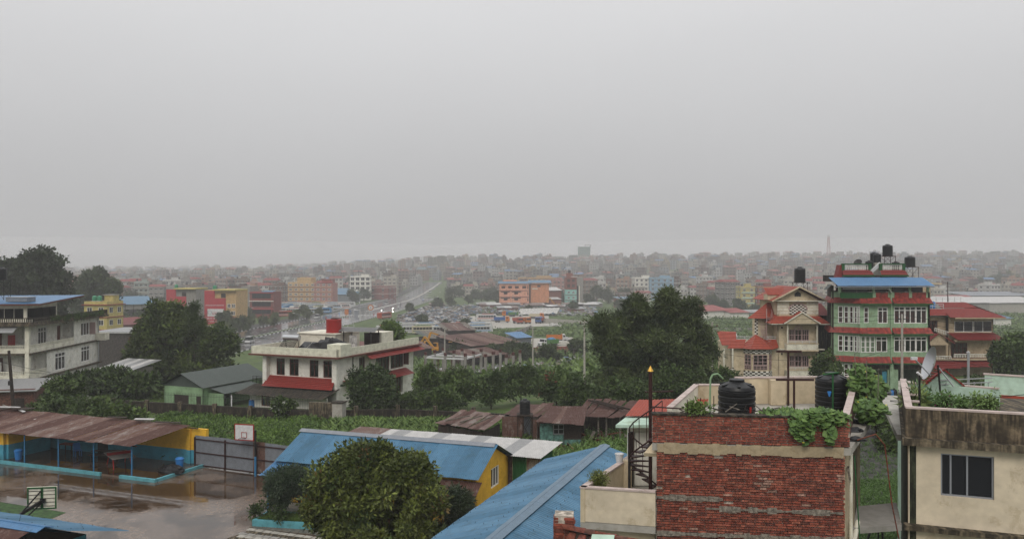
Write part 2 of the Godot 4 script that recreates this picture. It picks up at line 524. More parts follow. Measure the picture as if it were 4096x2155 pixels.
# lobes: [centre, radii] ; each lobe is filled with boughs and each bough carries clumps on its outer shell
func tree(called: String, label: String, category: String, at: Vector3, s: Dictionary) -> Node3D:
	var t := thing(called, label, category, at, 0.0, s.get("group", ""))
	var th: float = s.get("trunk", 0.0)
	var lobes: Array = s.lobes
	var xs := []; var cs := []
	var limbs := []
	var c0: Color = s.c0; var c1: Color = s.c1
	for lo in lobes:
		var nb: int = lo[2]
		for i in nb:
			var u := dir3(); u.y = absf(u.y) * 1.0 if R.randf() < s.get("top", 0.62) else u.y
			var out := R.randf() < 0.2   # sprigs that stand out of the outline
			var bc: Vector3 = lo[0] + u * lo[1] * (R.randf_range(0.95, 1.14) if out else R.randf_range(s.get("inner", 0.45), 0.95))
			var br: float = s.bough * (R.randf_range(0.35, 0.6) if out else R.randf_range(0.6, 1.3))
			limbs.append(bc)
			var shade := R.randf()
			for j in int(s.n * (0.55 if out else 1.0)):
				var w := dir3()
				var p := bc + V(w.x, w.y * s.get("flatten", 0.75), w.z) * br * pow(R.randf(), 0.4)
				var k: float = R.randf_range(0.5, 1.5) * s.get("size", 1.0)
				xs.append(Transform3D(spin().scaled(Vector3.ONE * k), p))
				var c := c0.lerp(c1, clampf(shade * 0.85 + R.randf() * 0.4 - 0.1, 0, 1))
				if s.has("tip") and R.randf() < s.tip_share: c = c.lerp(s.tip, R.randf_range(0.4, 1.0))
				cs.append(c * R.randf_range(0.42, 0.92))
	if th > 0.0:
		var b := B.new()
		var top: Vector3 = lobes[0][0]
		var lean: Vector3 = s.get("lean", Vector3.ZERO)
		var knee := V(top.x * 0.5, top.y * 0.45, top.z * 0.5) + lean
		b.tube(V(0, -0.3, 0), knee, th, th * 0.75, 9); b.tube(knee, top, th * 0.75, th * 0.4, 8)
		for i in mini(limbs.size(), s.get("limbs", 14)):
			var q: Vector3 = limbs[(i * 7) % limbs.size()]
			var f := R.randf_range(0.3, 1.0)
			b.tube(knee.lerp(top, f), q, th * 0.28, th * 0.07, 5)
		fin(t, "trunk", b, M.bark)
	multi(t, "crown", s.leaf, xs, cs)
	return t

# ---------- the school: court, shelter, fence, halls ----------
func hoop_board(parent: Node, w: float, h: float) -> void:
	bx(parent, "backboard", M.white_paint, V(0, 2.2 + h / 2, 0), V(w, h, 0.03))

func polygon(pts: Array) -> B:
	var b := B.new()
	for i in range(1, pts.size() - 1): b.flat(pts[0], pts[i], pts[i + 1])
	return b

func roof_sheets(parent: Node, called: String, o: Vector3, u: Vector3, w: Vector3, count: int, mats: Array, pitch := 0.11, amp := 0.025, rough := 0.0) -> void:
	for i in count:
		var b := B.new()
		var su := u / count
		var j := V(0, R.randf_range(-rough, rough) * 0.4, 0) + w.normalized() * R.randf_range(-rough, rough)
		b.corr(o + su * i + j + V(0, 0.012 * (i % 2), 0), su * 1.03, w * (1.0 + R.randf_range(-rough, rough) * 0.1), pitch, amp, rough * 0.3)
		fin(parent, called, b, mats[i % mats.size()] if rough == 0.0 else mats[R.randi() % mats.size()])

func bin(label: String, at: Vector3) -> void:
	var t := thing("dust_bin", label, "bin", at, 0.3, "blue plastic bins in the shelter")
	var b := B.new(); b.lathe(Vector3.ZERO, [Vector2(0.0, 0.0), Vector2(0.2, 0.0), Vector2(0.26, 0.55), Vector2(0.22, 0.55), Vector2(0.0, 0.5)], 14)
	fin(t, "tub", b, M.bin_blue)
	b = B.new(); b.lathe(V(0, 0.55, 0), [Vector2(0.28, 0.0), Vector2(0.29, 0.05), Vector2(0.18, 0.14), Vector2(0.0, 0.17)], 14)
	fin(t, "lid", b, M.bin_blue)

func school() -> void:
	structure("court", polygon([V(-75, 0.004, -74), V(-75, 0.004, -20), V(-7, 0.004, -20), V(-9, 0.004, -48.4), V(-20.9, 0.004, -53.7)]), M.court)
	structure("turf_patch", polygon([V(-38.395, 0, -49.34), V(-27.795, 0, -35.717), V(-24.045, 0, -42.196), V(-23.885, 0, -43.369), V(-28.538, 0, -45.217)]), M.turf).position.y = 0.012
	# open shelter
	var s := thing("open_shelter", "long open shelter with rusty sheet roof and yellow and blue walls", "shelter", V(-21.861, 0, -49.524), -0.372)
	var b := B.new(); b.box(V(-12, 0.06, -2.2), V(24, 0.12, 4.3)); fin(s, "floor_slab", b, M.court)
	for a in [[-24.0, -4.4], [-2.8, 0.1]]: bx(s, "kerb", M.curb_blue, V((a[0] + a[1]) / 2, 0.1, 0.0), V(a[1] - a[0], 0.2, 0.17))
	bx(s, "kerb", M.curb_blue, V(0.02, 0.095, -2.25), V(0.16, 0.19, 4.2))
	for x in [-2.2, -5.4, -8.5, -11.6]: rod(s, "post", M.post_blue, V(x, 0.1, -0.35), V(x, 2.02, -0.35), 0.045)
	bar(s, "beam", M.wood_dark, V(-24, 1.98, -0.35), V(-1.8, 1.98, -0.35), 0.07)
	bar(s, "beam", M.wood_dark, V(-24, 2.5, -4.1), V(-0.4, 2.5, -4.1), 0.07)
	# back wall in two paints; the blue part comes up to the height of the sills
	bx(s, "lower_wall", M.wall_blue, V(-12, 0.5, -4.42), V(24.2, 1.0, 0.24))
	bx(s, "upper_wall", M.yellow, V(-12, 1.72, -4.424), V(24.2, 1.44, 0.234))
	bx(s, "pilaster", M.wall_blue, V(-1.3, 0.5, -4.24), V(0.3, 1.0, 0.14))
	bx(s, "pilaster", M.yellow, V(-1.3, 1.7, -4.243), V(0.29, 1.4, 0.13))
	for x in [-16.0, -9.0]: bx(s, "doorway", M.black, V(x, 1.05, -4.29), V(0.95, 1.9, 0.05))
	# closed room at the end
	for a in [["lower_wall", M.wall_blue, 0.55, 1.1], ["upper_wall", M.yellow, 1.52, 0.84]]:
		bx(s, a[0], a[1], V(-18.9, a[2], -0.6), V(10.2, a[3], 0.23)); bx(s, a[0], a[1], V(-13.7, a[2], -2.3), V(0.2, a[3], 3.2))
	var wi := fin(s, "window", window_frame(0.9, 1.2, 2, 1, 0.07), M.white_frame); wi.position = V(-13.58, 1.3, -2.6); wi.rotation.y = PI / 2
	bx(wi, "pane", M.glass_dark, V(0.45, 0.6, -0.02), V(0.86, 1.16, 0.01))
	roof_sheets(s, "roof_sheet", V(-25.5, 2.06, 0.1), V(23.6, 0, 0), V(0.9, 0.62, -4.2), 31, [M.rust_a, M.rust_b, M.rust_b, M.rust_c], 0.13, 0.03, 0.05)
	# loose boards and sheets lying on the roof
	for i in 26:
		var x := R.randf_range(-24.0, -16.0) if i < 22 else R.randf_range(-8.0, -2.0)
		var z := R.randf_range(-4.3, -2.2) if i < 22 else -3.8
		var t := bx(self, "loose_board", [M.wood_grey, M.wood_dark, M.zinc_pale][i % 3], s.transform * V(x, 2.14 + (-z) * 0.148 + 0.09 + (i % 4) * 0.035, z), V(R.randf_range(0.8, 2.4), 0.035, R.randf_range(0.1, 0.3)), V(0.13, s.rotation.y + R.randf_range(-.5, .5), 0.0))
		tag(t, "weathered loose board lying on the rusty shelter roof", "board", "loose boards on the shelter roof")
	bin("blue plastic bin at the shelter's closed room, far from the fence", s.transform * V(-12.9, 0.12, -0.9))
	bin("blue plastic bin by the yellow end wall near the fence", s.transform * V(-0.9, 0.12, -3.0))
	# table tennis table
	var tt := thing("ping_pong_table", "grey ping-pong table with red legs under the shelter roof", "table", s.transform * V(-5.0, 0.12, -2.0), -0.9)
	bx(tt, "table_top", M.grey_plaster, V(0, 0.74, 0), V(2.5, 0.04, 1.4)); bx(tt, "net", M.red_paint, V(0, 0.85, 0), V(0.03, 0.18, 1.5))
	for x in [-0.8, 0.8]:
		for z in [-0.5, 0.5]: bar(tt, "leg", M.red_paint, V(x * 0.6, 0.72, z), V(x * 1.15, 0.0, z * 1.1), 0.06)
	var ta := thing("school_desk", "wooden desk in the dark corner of the shelter", "desk", s.transform * V(-11.0, 0.12, -3.2), -0.3)
	bx(ta, "desk_top", M.clay, V(0, 0.73, 0), V(1.2, 0.05, 0.6))
	for x in [-0.52, 0.52]:
		for z in [-0.25, 0.25]: bx(ta, "leg", M.wood_dark, V(x, 0.36, z), V(0.05, 0.7, 0.05))
	var ch := thing("plastic_chair", "blue plastic chair beside the desk under the shelter", "chair", s.transform * V(-9.9, 0.12, -3.0), 0.8)
	bx(ch, "seat", M.bin_blue, V(0, 0.43, 0), V(0.45, 0.04, 0.45)); bx(ch, "backrest", M.bin_blue, V(0, 0.68, -0.22), V(0.44, 0.44, 0.04), V(-0.2, 0, 0))
	for x in [-0.19, 0.19]:
		for z in [-0.19, 0.19]: bx(ch, "leg", M.bin_blue, V(x, 0.21, z), V(0.04, 0.42, 0.04))
	for i in 2:
		var be := thing("bench", ["low dark bench along the shelter's back wall", "low dark bench in front of the ping-pong table"][i], "bench", s.transform * V(-8.0 + i * 0.9, 0.12, -3.6 + i * 1.0), 0.0)
		bx(be, "seat", M.wood_dark, V(0, 0.42, 0), V(1.9, 0.05, 0.3))
		for x in [-0.8, 0.8]: bx(be, "leg", M.dark_iron, V(x, 0.2, 0), V(0.05, 0.4, 0.26))
	# black tarpaulin heap
	b = B.new(); heap(b, 1.0, 0.42, 0.6, 3)
	var tp := fin(self, "tarpaulin_heap", b, M.tarp_black); tp.transform = s.transform * Transform3D(Basis.IDENTITY, V(-0.6, 0.12, -2.0))
	tag(tp, "crumpled black tarpaulin heap at the shelter's end wall", "tarpaulin")
	# corrugated fence
	var f := thing("sheet_fence", "grey corrugated sheet fence with brown rails behind the court", "fence", V(-20.992, 0, -53.63), -0.42)
	for i in 13:
		b = B.new(); b.corr(V(i * 0.98, 0.05, 0), V(1.0, 0, 0), V(0, 2.0 + R.randf_range(-.03, .03), 0), 0.11, 0.025)
		fin(f, "sheet", b, [M.sheet_grey, M.sheet_grey, M.rust_c][i % 3 if i > 4 else 0])
	for y in [0.12, 0.95, 1.82]: bar(f, "rail", M.iron, V(0, y, 0.07), V(12.7, y, 0.07), 0.06)
	for i in 5: bar(f, "post", M.iron, V(0.06 + i * 2.6, 0, 0.08), V(0.06 + i * 2.6, 1.95, 0.08), 0.08)
	# basketball stand by the fence
	var h := thing("basketball_stand", "basketball stand with white red-edged board by the sheet fence", "basketball hoop", V(-16.147, 0, -50.951), -0.25)
	rod(h, "pole", M.post_blue, V(0, 0, 0), V(0, 1.25, 0), 0.07); rod(h, "upper_pole", M.black, V(0, 1.25, 0), V(0, 2.9, 0), 0.065)
	for a in [2.3, 2.8]: bar(h, "arm", M.dark_iron, V(0, a, 0), V(-0.62, a + 0.2, 0.12), 0.05)
	var bb := bx(h, "backboard", M.white_paint, V(-0.68, 2.77, 0.16), V(1.36, 1.02, 0.04))
	var q := B.new(); ring(q, 1.37, 1.03, 0.055, 0.05); var e := fin(h, "board_edge", q, M.red_paint); e.position = V(-0.68, 2.77, 0.165)
	q = B.new(); ring(q, 0.4, 0.36, 0.035, 0.02); e = fin(h, "target_square", q, M.red_paint); e.position = V(-0.68, 2.6, 0.185)
	q = B.new(); torus(q, V(-0.68, 2.42, 0.42), 0.22, 0.012); fin(h, "hoop_ring", q, M.dark_iron)
	# the other stand, seen from behind
	h = thing("basketball_stand", "basketball stand seen from behind with green framed board", "basketball hoop", V(-21.175, 0, -36.5), PI + 0.15)
	rod(h, "pole", M.black, V(0.66, 0, -0.9), V(0.66, 2.25, -0.9), 0.09)
	bar(h, "arm", M.black, V(0.66, 2.2, -0.9), V(-0.06, 2.62, -0.1), 0.12)
	bar(h, "strut", M.black, V(0.62, 2.2, -0.86), V(0.02, 3.05, -0.08), 0.05)
	bar(h, "strut", M.black, V(0.5, 1.95, -0.72), V(-0.04, 2.55, -0.08), 0.05)
	bx(h, "bracket", M.black, V(-0.06, 2.62, -0.1), V(0.2, 0.2, 0.12))
	bx(h, "backboard", M.cream_pale, V(0, 2.72, 0), V(1.26, 1.02, 0.03))
	q = B.new(); ring(q, 1.22, 0.98, 0.05, 0.05); e = fin(h, "board_frame", q, M.dark_green); e.position = V(0, 2.72, -0.035)
	bx(h, "frame_bar", M.dark_green, V(0, 2.72, -0.03), V(0.1, 0.98, 0.04))
	for i in 5: bx(h, "slat", M.wood_grey, V(0, 2.36 + i * 0.17, -0.02), V(1.14, 0.03, 0.02))
	q = B.new(); torus(q, V(0, 2.4, 0.3), 0.22, 0.012); fin(h, "hoop_ring", q, M.dark_iron)
	# roof corner below the camera
	var lo := thing("corner_building", "blue ridged sheet roof corner of a low building by the court", "building", V(-15.904, 0, -27.6), -0.36)
	b = B.new(); b.box(V(-7.0, 1.65, 0.2), V(13.0, 3.3, 4.6)); fin(lo, "wall", b, M.wall_blue)
	b = B.new(); b.prism([V(-0.5, 3.3, 2.5), V(-0.5, 3.3, -2.1), V(-0.5, 4.05, 0)], V(0.05, 0, 0)); fin(lo, "gable", b, M.black)
	roof_sheets(lo, "roof_sheet", V(-14.0, 3.38, -2.7), V(14.9, 0, 0), V(0, 0.8, 2.65), 18, [M.roof_blue, M.roof_blue_b, M.roof_blue, M.roof_blue_c], 0.1, 0.022)
	roof_sheets(lo, "roof_sheet", V(-14.0, 3.38, 2.9), V(13.6, 0, 0), V(0, 0.8, -2.85), 16, [M.rust_b, M.rust_a, M.rust_b], 0.1, 0.022)
	for z in [[-0.3, 4.11, 1], [0.3, 4.11, -1]]: bx(lo, "ridge_cap", M.roof_blue_new, V(-7.0, 4.2, z[0] * 0.5), V(14.0, 0.02, 0.4), V(-0.28 * z[2], 0, 0))
	screws(lo, V(-14.0, 3.43, -2.6), V(14.8, 0, 0), V(0, 0.76, 2.5), 24, 5)
	# hall with the blue roof beside the court
	var ha := thing("blue_roofed_hall", "yellow hall with blue corrugated roof behind the round tree", "building", V(-12.038, 0, -47), -0.348)
	var ln := 11.7
	b = B.new()
	b.wall(V(0.4, 0, 2.4), V(ln, 0, 2.4), 0.0, 2.55, 0.2, [[1.6, 2.6, 0.2, 2.1], [4.0, 5.6, 0.9, 2.0], [7.2, 8.8, 0.9, 2.0]])
	b.wall(V(ln, 0, 2.4), V(ln, 0, -2.4), 0.0, 2.55, 0.2, [[2.2, 3.4, 1.4, 2.45]])
	b.wall(V(ln, 0, -2.4), V(0.4, 0, -2.4), 0.0, 2.55, 0.2)
	b.wall(V(0.4, 0, -2.4), V(0.4, 0, 2.4), 0.0, 2.55, 0.2)
	b.prism([V(ln, 2.55, 2.4), V(ln, 2.55, -2.4), V(ln, 3.62, 0)], V(0.2, 0, 0))
	b.prism([V(0.4, 2.55, -2.4), V(0.4, 2.55, 2.4), V(0.4, 3.62, 0)], V(-0.2, 0, 0))
	fin(ha, "wall", b, M.yellow)
	wi = fin(ha, "window", window_frame(1.2, 1.05, 3, 1, 0.06), M.white_frame); wi.position = V(ln - 0.06, 1.4, 0.2); wi.rotation.y = PI / 2
	bx(wi, "pane", M.glass_dark, V(0.6, 0.52, -0.03), V(1.16, 1.0, 0.01))
	for x in [4.4, 7.6]:
		wi = fin(ha, "window", window_frame(1.6, 1.1, 3, 1, 0.06), M.white_frame); wi.position = V(x, 0.9, 2.34)
		bx(wi, "pane", M.glass_dark, V(0.8, 0.55, -0.03), V(1.56, 1.06, 0.01))
	bx(ha, "door", M.wall_blue, V(2.5, 1.15, 2.3), V(1.0, 1.9, 0.05))
	roof_sheets(ha, "roof_sheet", V(-0.05, 2.52, 2.78), V(ln + 0.35, 0, 0), V(0, 1.21, -2.78), 15, [M.roof_blue, M.roof_blue_b, M.roof_blue, M.roof_blue_c], 0.105, 0.026)
	roof_sheets(ha, "roof_sheet", V(-0.05, 2.52, -2.78), V(ln + 0.35, 0, 0), V(0, 1.21, 2.78), 15, [M.roof_blue, M.roof_blue_b], 0.21, 0.026)
	for k in [-1, 1]: bx(ha, "ridge_cap", M.sheet_grey, V(ln / 2, 3.72, 0.15 * k), V(ln + 0.4, 0.02, 0.34), V(0.41 * k, 0, 0))
	screws(ha, V(0.1, 2.62, 2.6), V(ln - 0.2, 0, 0), V(0, 1.1, -2.5), 18, 5)
	# porch
	roof_sheets(ha, "porch_sheet", V(-0.2, 1.98, 3.95), V(3.6, 0, 0), V(0.0, 0.48, -1.5), 5, [M.roof_blue_new], 0.105, 0.024)
	rod(ha, "porch_post", M.post_blue, V(0.25, 0, 3.75), V(0.25, 2.0, 3.75), 0.05)
	bx(ha, "porch_floor", M.concrete, V(3.2, 0.15, 3.0), V(5.6, 0.3, 1.0))
	for y in [0.6, 0.9]: bar(ha, "porch_rail", M.dark_iron, V(1.3, y, 3.45), V(4.6, y, 3.45), 0.035)
	for i in 5: bar(ha, "rail_post", M.dark_iron, V(1.3 + i * 0.8, 0.3, 3.45), V(1.3 + i * 0.8, 0.9, 3.45), 0.035)
	# rusty side awning near the gable end
	roof_sheets(ha, "awning_sheet", V(7.9, 1.75, 3.5), V(4.2, 0, 0), V(0, 0.6, -1.0), 5, [M.rust_b], 0.1, 0.022)
	# planter in front of the porch
	var pl := thing("planter", "low grass planter with pale blue kerb in front of the porch", "planter", V(-13.121, 0, -41.148), -0.18)
	for a in [[V(2.1, 0.16, 0), V(4.3, 0.32, 0.16)], [V(2.1, 0.16, -1.5), V(4.3, 0.32, 0.16)], [V(0.03, 0.157, -0.75), V(0.16, 0.31, 1.33)], [V(4.17, 0.157, -0.75), V(0.16, 0.31, 1.33)]]:
		bx(pl, "kerb", M.curb_blue, a[0], a[1])
	bx(pl, "soil", M.soil, V(2.1, 0.13, -0.75), V(3.97, 0.25, 1.33))
	var xs := []; var cs := []
	for i in 900:
		xs.append(Transform3D(Basis(Vector3.UP, R.randf() * TAU).scaled(Vector3.ONE * R.randf_range(0.3, 0.7)), V(R.randf_range(0.15, 4.05), 0.25, R.randf_range(-1.38, -0.12))))
		cs.append(Color(0.06, 0.11, 0.025).lerp(Color(0.10, 0.15, 0.03), R.randf()))
	tag(multi(pl, "grass", L.tuft, xs, cs), "", "", "", "stuff")
	# stone pavers
	var pv := B.new()
	var pav := structure("paved_strip", polygon([V(-14.573, 0, -37.751), V(-12.9, 0, -40.644), V(-9.689, 0, -39.73), V(-6.972, 0, -36.706)]), M.soil)
	pav.position.y = 0.012
	var o: Vector3 = V(-13.04, 0, -40.581)
	var ax := V(0.94, 0, 0.345); var az := V(-0.345, 0, 0.94)
	var pm := [brick_piece(V(0.44, 0.05, 0.3)), brick_piece(V(0.4, 0.05, 0.32))]
	for i in 10:
		for j in 7:
			var p := o + ax * (i * 0.47 + (j % 2) * 0.2 + 0.1) + az * (j * 0.34 + 0.15)
			put(pav, "paver", pm[(i + j) % 2], [M.concrete, M.grey_plaster, M.old_concrete][(i * 3 + j * 5) % 3], Transform3D(Basis(Vector3.UP, -0.35), p + V(0, 0.015 + R.randf() * 0.008, 0)))
	# second hall, its ridge running away from the camera
	var hb := thing("long_blue_roof_hall", "long hall with blue roof and pale ridge cap before the terrace house", "building", V(4.506, 0, -39.2), -0.357)
	roof_sheets(hb, "roof_sheet", V(-3.05, 3.6, 0.0), V(0, 0, 19), V(3.05, 0.9, 0), 24, [M.roof_blue, M.roof_blue_b, M.roof_blue, M.roof_blue_c], 0.16, 0.022)
	roof_sheets(hb, "roof_sheet", V(3.05, 3.6, 0.0), V(0, 0, 19), V(-3.05, 0.9, 0), 24, [M.roof_blue, M.roof_blue_b, M.roof_blue, M.roof_blue_c], 0.16, 0.022)
	for k in [-1, 1]:
		for i in 7: bx(hb, "ridge_cap", M.cap_blue, V(0.13 * k, 4.535 + 0.006 * (i % 2), 1.3 + i * 2.6), V(0.26, 0.02, 2.64), V(0, 0, -0.29 * k))
	screws(hb, V(-2.9, 3.67, 0.2), V(0, 0, 17.5), V(2.7, 0.82, 0), 34, 5)
	screws(hb, V(2.9, 3.67, 0.2), V(0, 0, 17.5), V(-2.7, 0.82, 0), 34, 5)
	b = B.new()
	b.wall(V(-2.8, 0, 18.8), V(2.8, 0, 18.8), 0, 3.6, 0.2); b.wall(V(2.8, 0, 18.8), V(2.8, 0, 0.2), 0, 3.6, 0.2)
	b.wall(V(2.8, 0, 0.2), V(-2.8, 0, 0.2), 0, 3.6, 0.2); b.wall(V(-2.8, 0, 0.2), V(-2.8, 0, 18.8), 0, 3.6, 0.2)
	fin(hb, "wall", b, M.yellow)
	for z in [0.2, 18.6]:
		b = B.new(); b.prism([V(-2.8, 3.6, z + 0.2), V(2.8, 3.6, z + 0.2), V(0, 4.42, z + 0.2)], V(0, 0, 0.2)); fin(hb, "gable", b, M.yellow)
	# lean-to behind the first hall
	var le := thing("lean_to_shed", "low shed with pale zinc roof behind the yellow hall", "shed", V(-5.355, 0, -50), -0.345)
	roof_sheets(le, "roof_sheet", V(-2.6, 3.0, 0), V(11.4, 0, 0), V(-0.4, -0.35, 3.0), 13, [M.zinc_pale, M.zinc, M.zinc_pale], 0.12, 0.025)
	roof_sheets(le, "roof_sheet", V(-4.6, 3.02, 0), V(2.2, 0, 0), V(-0.4, -0.35, 3.0), 3, [M.rust_c], 0.12, 0.025)
	for i in 12:
		b = B.new(); b.corr(V(-1.6 + i * 0.82, 0, 2.4), V(0.8, 0, 0), V(0, 2.6, 0), 0.12, 0.025); fin(le, "wall_sheet", b, [M.rust_a, M.rust_b, M.dark_green, M.rust_c][i % 4])
	for i in 3:
		b = B.new(); b.corr(V(8.2, 0, 2.4 - i * 0.8), V(0, 0, -0.8), V(0, 2.6, 0), 0.12, 0.025); fin(le, "wall_sheet", b, M.dark_green)

func ring(b: B, w: float, h: float, t: float, d: float) -> void:
	b.box(V(0, h / 2 - t / 2, 0), V(w, t, d)); b.box(V(0, -h / 2 + t / 2, 0), V(w, t, d))
	b.box(V(w / 2 - t / 2, 0, 0), V(t, h - 2 * t, d)); b.box(V(-w / 2 + t / 2, 0, 0), V(t, h - 2 * t, d))

func torus(b: B, o: Vector3, r: float, t: float) -> void:
	var pts := []
	for i in 13: pts.append(o + V(cos(TAU * i / 12), 0, sin(TAU * i / 12)) * r)
	b.pipe(pts, t, 5)

func heap(b: B, rx: float, ry: float, rz: float, sd: int, k := 12) -> void:   # a lumpy mound
	var f := FastNoiseLite.new(); f.seed = sd; f.frequency = 0.9
	var g := func(i: int, j: int) -> Vector3:
		var t := TAU * i / k; var e := PI * 0.5 * j / 6
		var p := V(cos(t) * cos(e), sin(e), -sin(t) * cos(e))
		var s := 1.0 + 0.45 * f.get_noise_3d(p.x * 2, p.y * 2, p.z * 2)
		return V(p.x * rx, p.y * ry, p.z * rz) * s
	for j in 6:
		for i in k: b.quad(g.call(i, j), g.call(i + 1, j), g.call(i + 1, j + 1), g.call(i, j + 1))

func screws(parent: Node, o: Vector3, u: Vector3, w: Vector3, nu: int, nw: int) -> void:   # hook bolts standing up through the sheets
	var b := B.new()
	for j in nw:
		for i in nu:
			var p := o + u * ((i + 0.5) / nu) + w * ((j + 0.02) / nw)
			if j == 0 or j == nw - 1 or (i * 7 + j * 3) % 5 == 0: b.box(p + V(0, 0.03, 0), V(0.011, 0.05, 0.011))
	var m := fin(parent, "hook_bolts", b, M.dark_iron)
	m.set_meta("kind", "stuff")

func window_frame(w: float, h: float, cols: int, rows: int, t: float, transom := 0.0) -> B:   # lower left corner at 0, 0
	var b := B.new()
	b.box(V(w / 2, t / 2, 0), V(w, t, t)); b.box(V(w / 2, h - t / 2, 0), V(w, t, t))
	b.box(V(t / 2, h / 2, 0), V(t, h - 2 * t, t)); b.box(V(w - t / 2, h / 2, 0), V(t, h - 2 * t, t))
	for i in range(1, cols): b.box(V(w * i / cols, h / 2, 0), V(t, h - 2 * t, t * 0.94))
	for i in range(1, rows): b.box(V(w / 2, h * i / rows, 0), V(w - 2 * t, t * 0.8, t * 0.88))
	if transom > 0.0: b.box(V(w / 2, h - transom, 0), V(w - 2 * t, t, t * 0.9))
	return b

func brick_piece(s: Vector3) -> ArrayMesh:   # a block with worn edges
	var b := B.new()
	var c := minf(s.y, s.z) * 0.12
	var x := s.x / 2; var y := s.y / 2; var z := s.z / 2
	b.quad(V(-x + c, -y, z), V(x - c, -y, z), V(x - c, y - c, z), V(-x + c, y - c, z))
	b.quad(V(-x + c, y - c, z), V(x - c, y - c, z), V(x - c, y, z - c), V(-x + c, y, z - c))
	b.quad(V(-x + c, y, z - c), V(x - c, y, z - c), V(x - c, y, -z), V(-x + c, y, -z))
	for k in [-1.0, 1.0]:
		var a := [V(k * x, -y, -z), V(k * x, -y, z - c), V(k * x, y - c, z - c), V(k * x, y - c, -z)]
		var e := [V(k * (x - c), -y, z), V(k * (x - c), y - c, z), V(k * (x - c), y, z - c), V(k * (x - c), y, -z)]
		if k > 0:
			b.quad(a[1], a[0], a[3], a[2]); b.quad(e[0], a[1], a[2], e[1]); b.quad(a[2], a[3], e[3], e[2]); b.flat(e[1], a[2], e[2])
		else:
			b.quad(a[0], a[1], a[2], a[3]); b.quad(a[1], e[0], e[1], a[2]); b.quad(a[3], a[2], e[2], e[3]); b.flat(a[2], e[1], e[2])
	return b.mesh()

# ---------- brick house, terrace house and cream house at the right ----------
func tank(label: String, at: Vector3, r: float, h: float, group := "", m: Material = null, parent: Node = null) -> Node3D:
	var t: Node3D
	if parent == null: t = thing("water_tank", label, "water tank", at, R.randf() * 3.0, group)
	else:
		t = Node3D.new(); t.name = kid(parent, "water_tank"); parent.add_child(t); t.position = at
	var b := B.new()
	var prof := [Vector2(0.0, 0.0), Vector2(r, 0.0)]
	var n := 7
	for i in n:
		var y0 := h * 0.80 * i / n; var y1 := h * 0.80 * (i + 1) / n
		prof.append_array([Vector2(r, y0 + 0.02), Vector2(r, y1 - 0.05), Vector2(r * 0.965, y1 - 0.03), Vector2(r * 0.965, y1 - 0.01)])
	prof.append_array([Vector2(r, h * 0.80), Vector2(r * 0.93, h * 0.86), Vector2(r * 0.45, h * 0.94), Vector2(r * 0.42, h * 0.95)])
	b.lathe(Vector3.ZERO, prof, 28)
	for i in 6:
		var a := TAU * i / 6
		b.box(V(cos(a), 0, sin(a)) * r * 0.70 + V(0, h * 0.885, 0), V(r * 0.5, h * 0.05, r * 0.16), Basis(Vector3.UP, -a) * Basis(Vector3.BACK, -0.22))
	fin(t, "shell", b, m if m else M.tank_black)
	b = B.new(); b.lathe(V(0, h * 0.94, 0), [Vector2(r * 0.40, 0.0), Vector2(r * 0.42, h * 0.05), Vector2(r * 0.36, h * 0.06), Vector2(0.0, h * 0.07)], 18)
	fin(t, "lid", b, m if m else M.tank_black)
	return t

func parapet(parent: Node, called: String, a: Vector3, b: Vector3, y0: float, y1: float, th: float, m: Material, cop: Material, sl := 0.0) -> void:
	var s := B.new(); s.wall(a, b, y0, y1, th); fin(parent, called, s, m)
	var o := (b - a).normalized().cross(Vector3.UP) * -th * 0.5
	bar(parent, "coping", cop, V(a.x, y1 + 0.025, a.z) + o, V(b.x, y1 + 0.025, b.z) + o, th + 0.05, 0.045)

func pot_plant(called: String, label: String, at: Vector3, n: int, spread: float, tall: float, c: Color, pot := true, leaf := "broad", flower := Color.BLACK) -> Node3D:
	var t := thing(called, label, "plant", at, R.randf() * 3.0)
	if pot:
		var b := B.new(); b.lathe(Vector3.ZERO, [Vector2(0.0, 0.0), Vector2(0.12, 0.0), Vector2(0.17, 0.22), Vector2(0.19, 0.22), Vector2(0.19, 0.26), Vector2(0.15, 0.26), Vector2(0.0, 0.22)], 14)
		fin(t, "pot", b, M.pot)
	var xs := []; var cs := []
	var y0 := 0.24 if pot else 0.0
	var st := B.new()
	for k in 5:
		var e := V(R.randf_range(-1, 1) * spread, y0 + tall * R.randf_range(0.6, 1.0), R.randf_range(-1, 1) * spread)
		st.tube(V(0, y0 - 0.04, 0), e, 0.012, 0.006, 4)
		for i in n / 5:
			var f := R.randf_range(0.25, 1.05)
			xs.append(Transform3D(spin().scaled(Vector3.ONE * R.randf_range(0.35, 0.75)), V(0, y0, 0).lerp(e, f) + dir3() * spread * 0.45 * f))
			cs.append(flower if flower != Color.BLACK and R.randf() < 0.06 else c * R.randf_range(0.6, 1.4))
	fin(t, "stems", st, M.bark)
	multi(t, "leaves", L[leaf], xs, cs)
	return t

func big_leaf() -> ArrayMesh:   # a lobed gourd leaf
	var b := B.new()
	var pts := []
	for i in 11:
		var a := -2.7 + 5.4 * i / 10.0
		var r := 0.13 * (1.0 + 0.14 * cos(a * 5.0))
		pts.append(V(sin(a) * r, -0.05 * absf(sin(a)) - 0.03 * cos(a), cos(a) * r))
	for i in 10: b.flat(V(0, 0.015, 0), pts[i], pts[i + 1])
	return b.mesh()

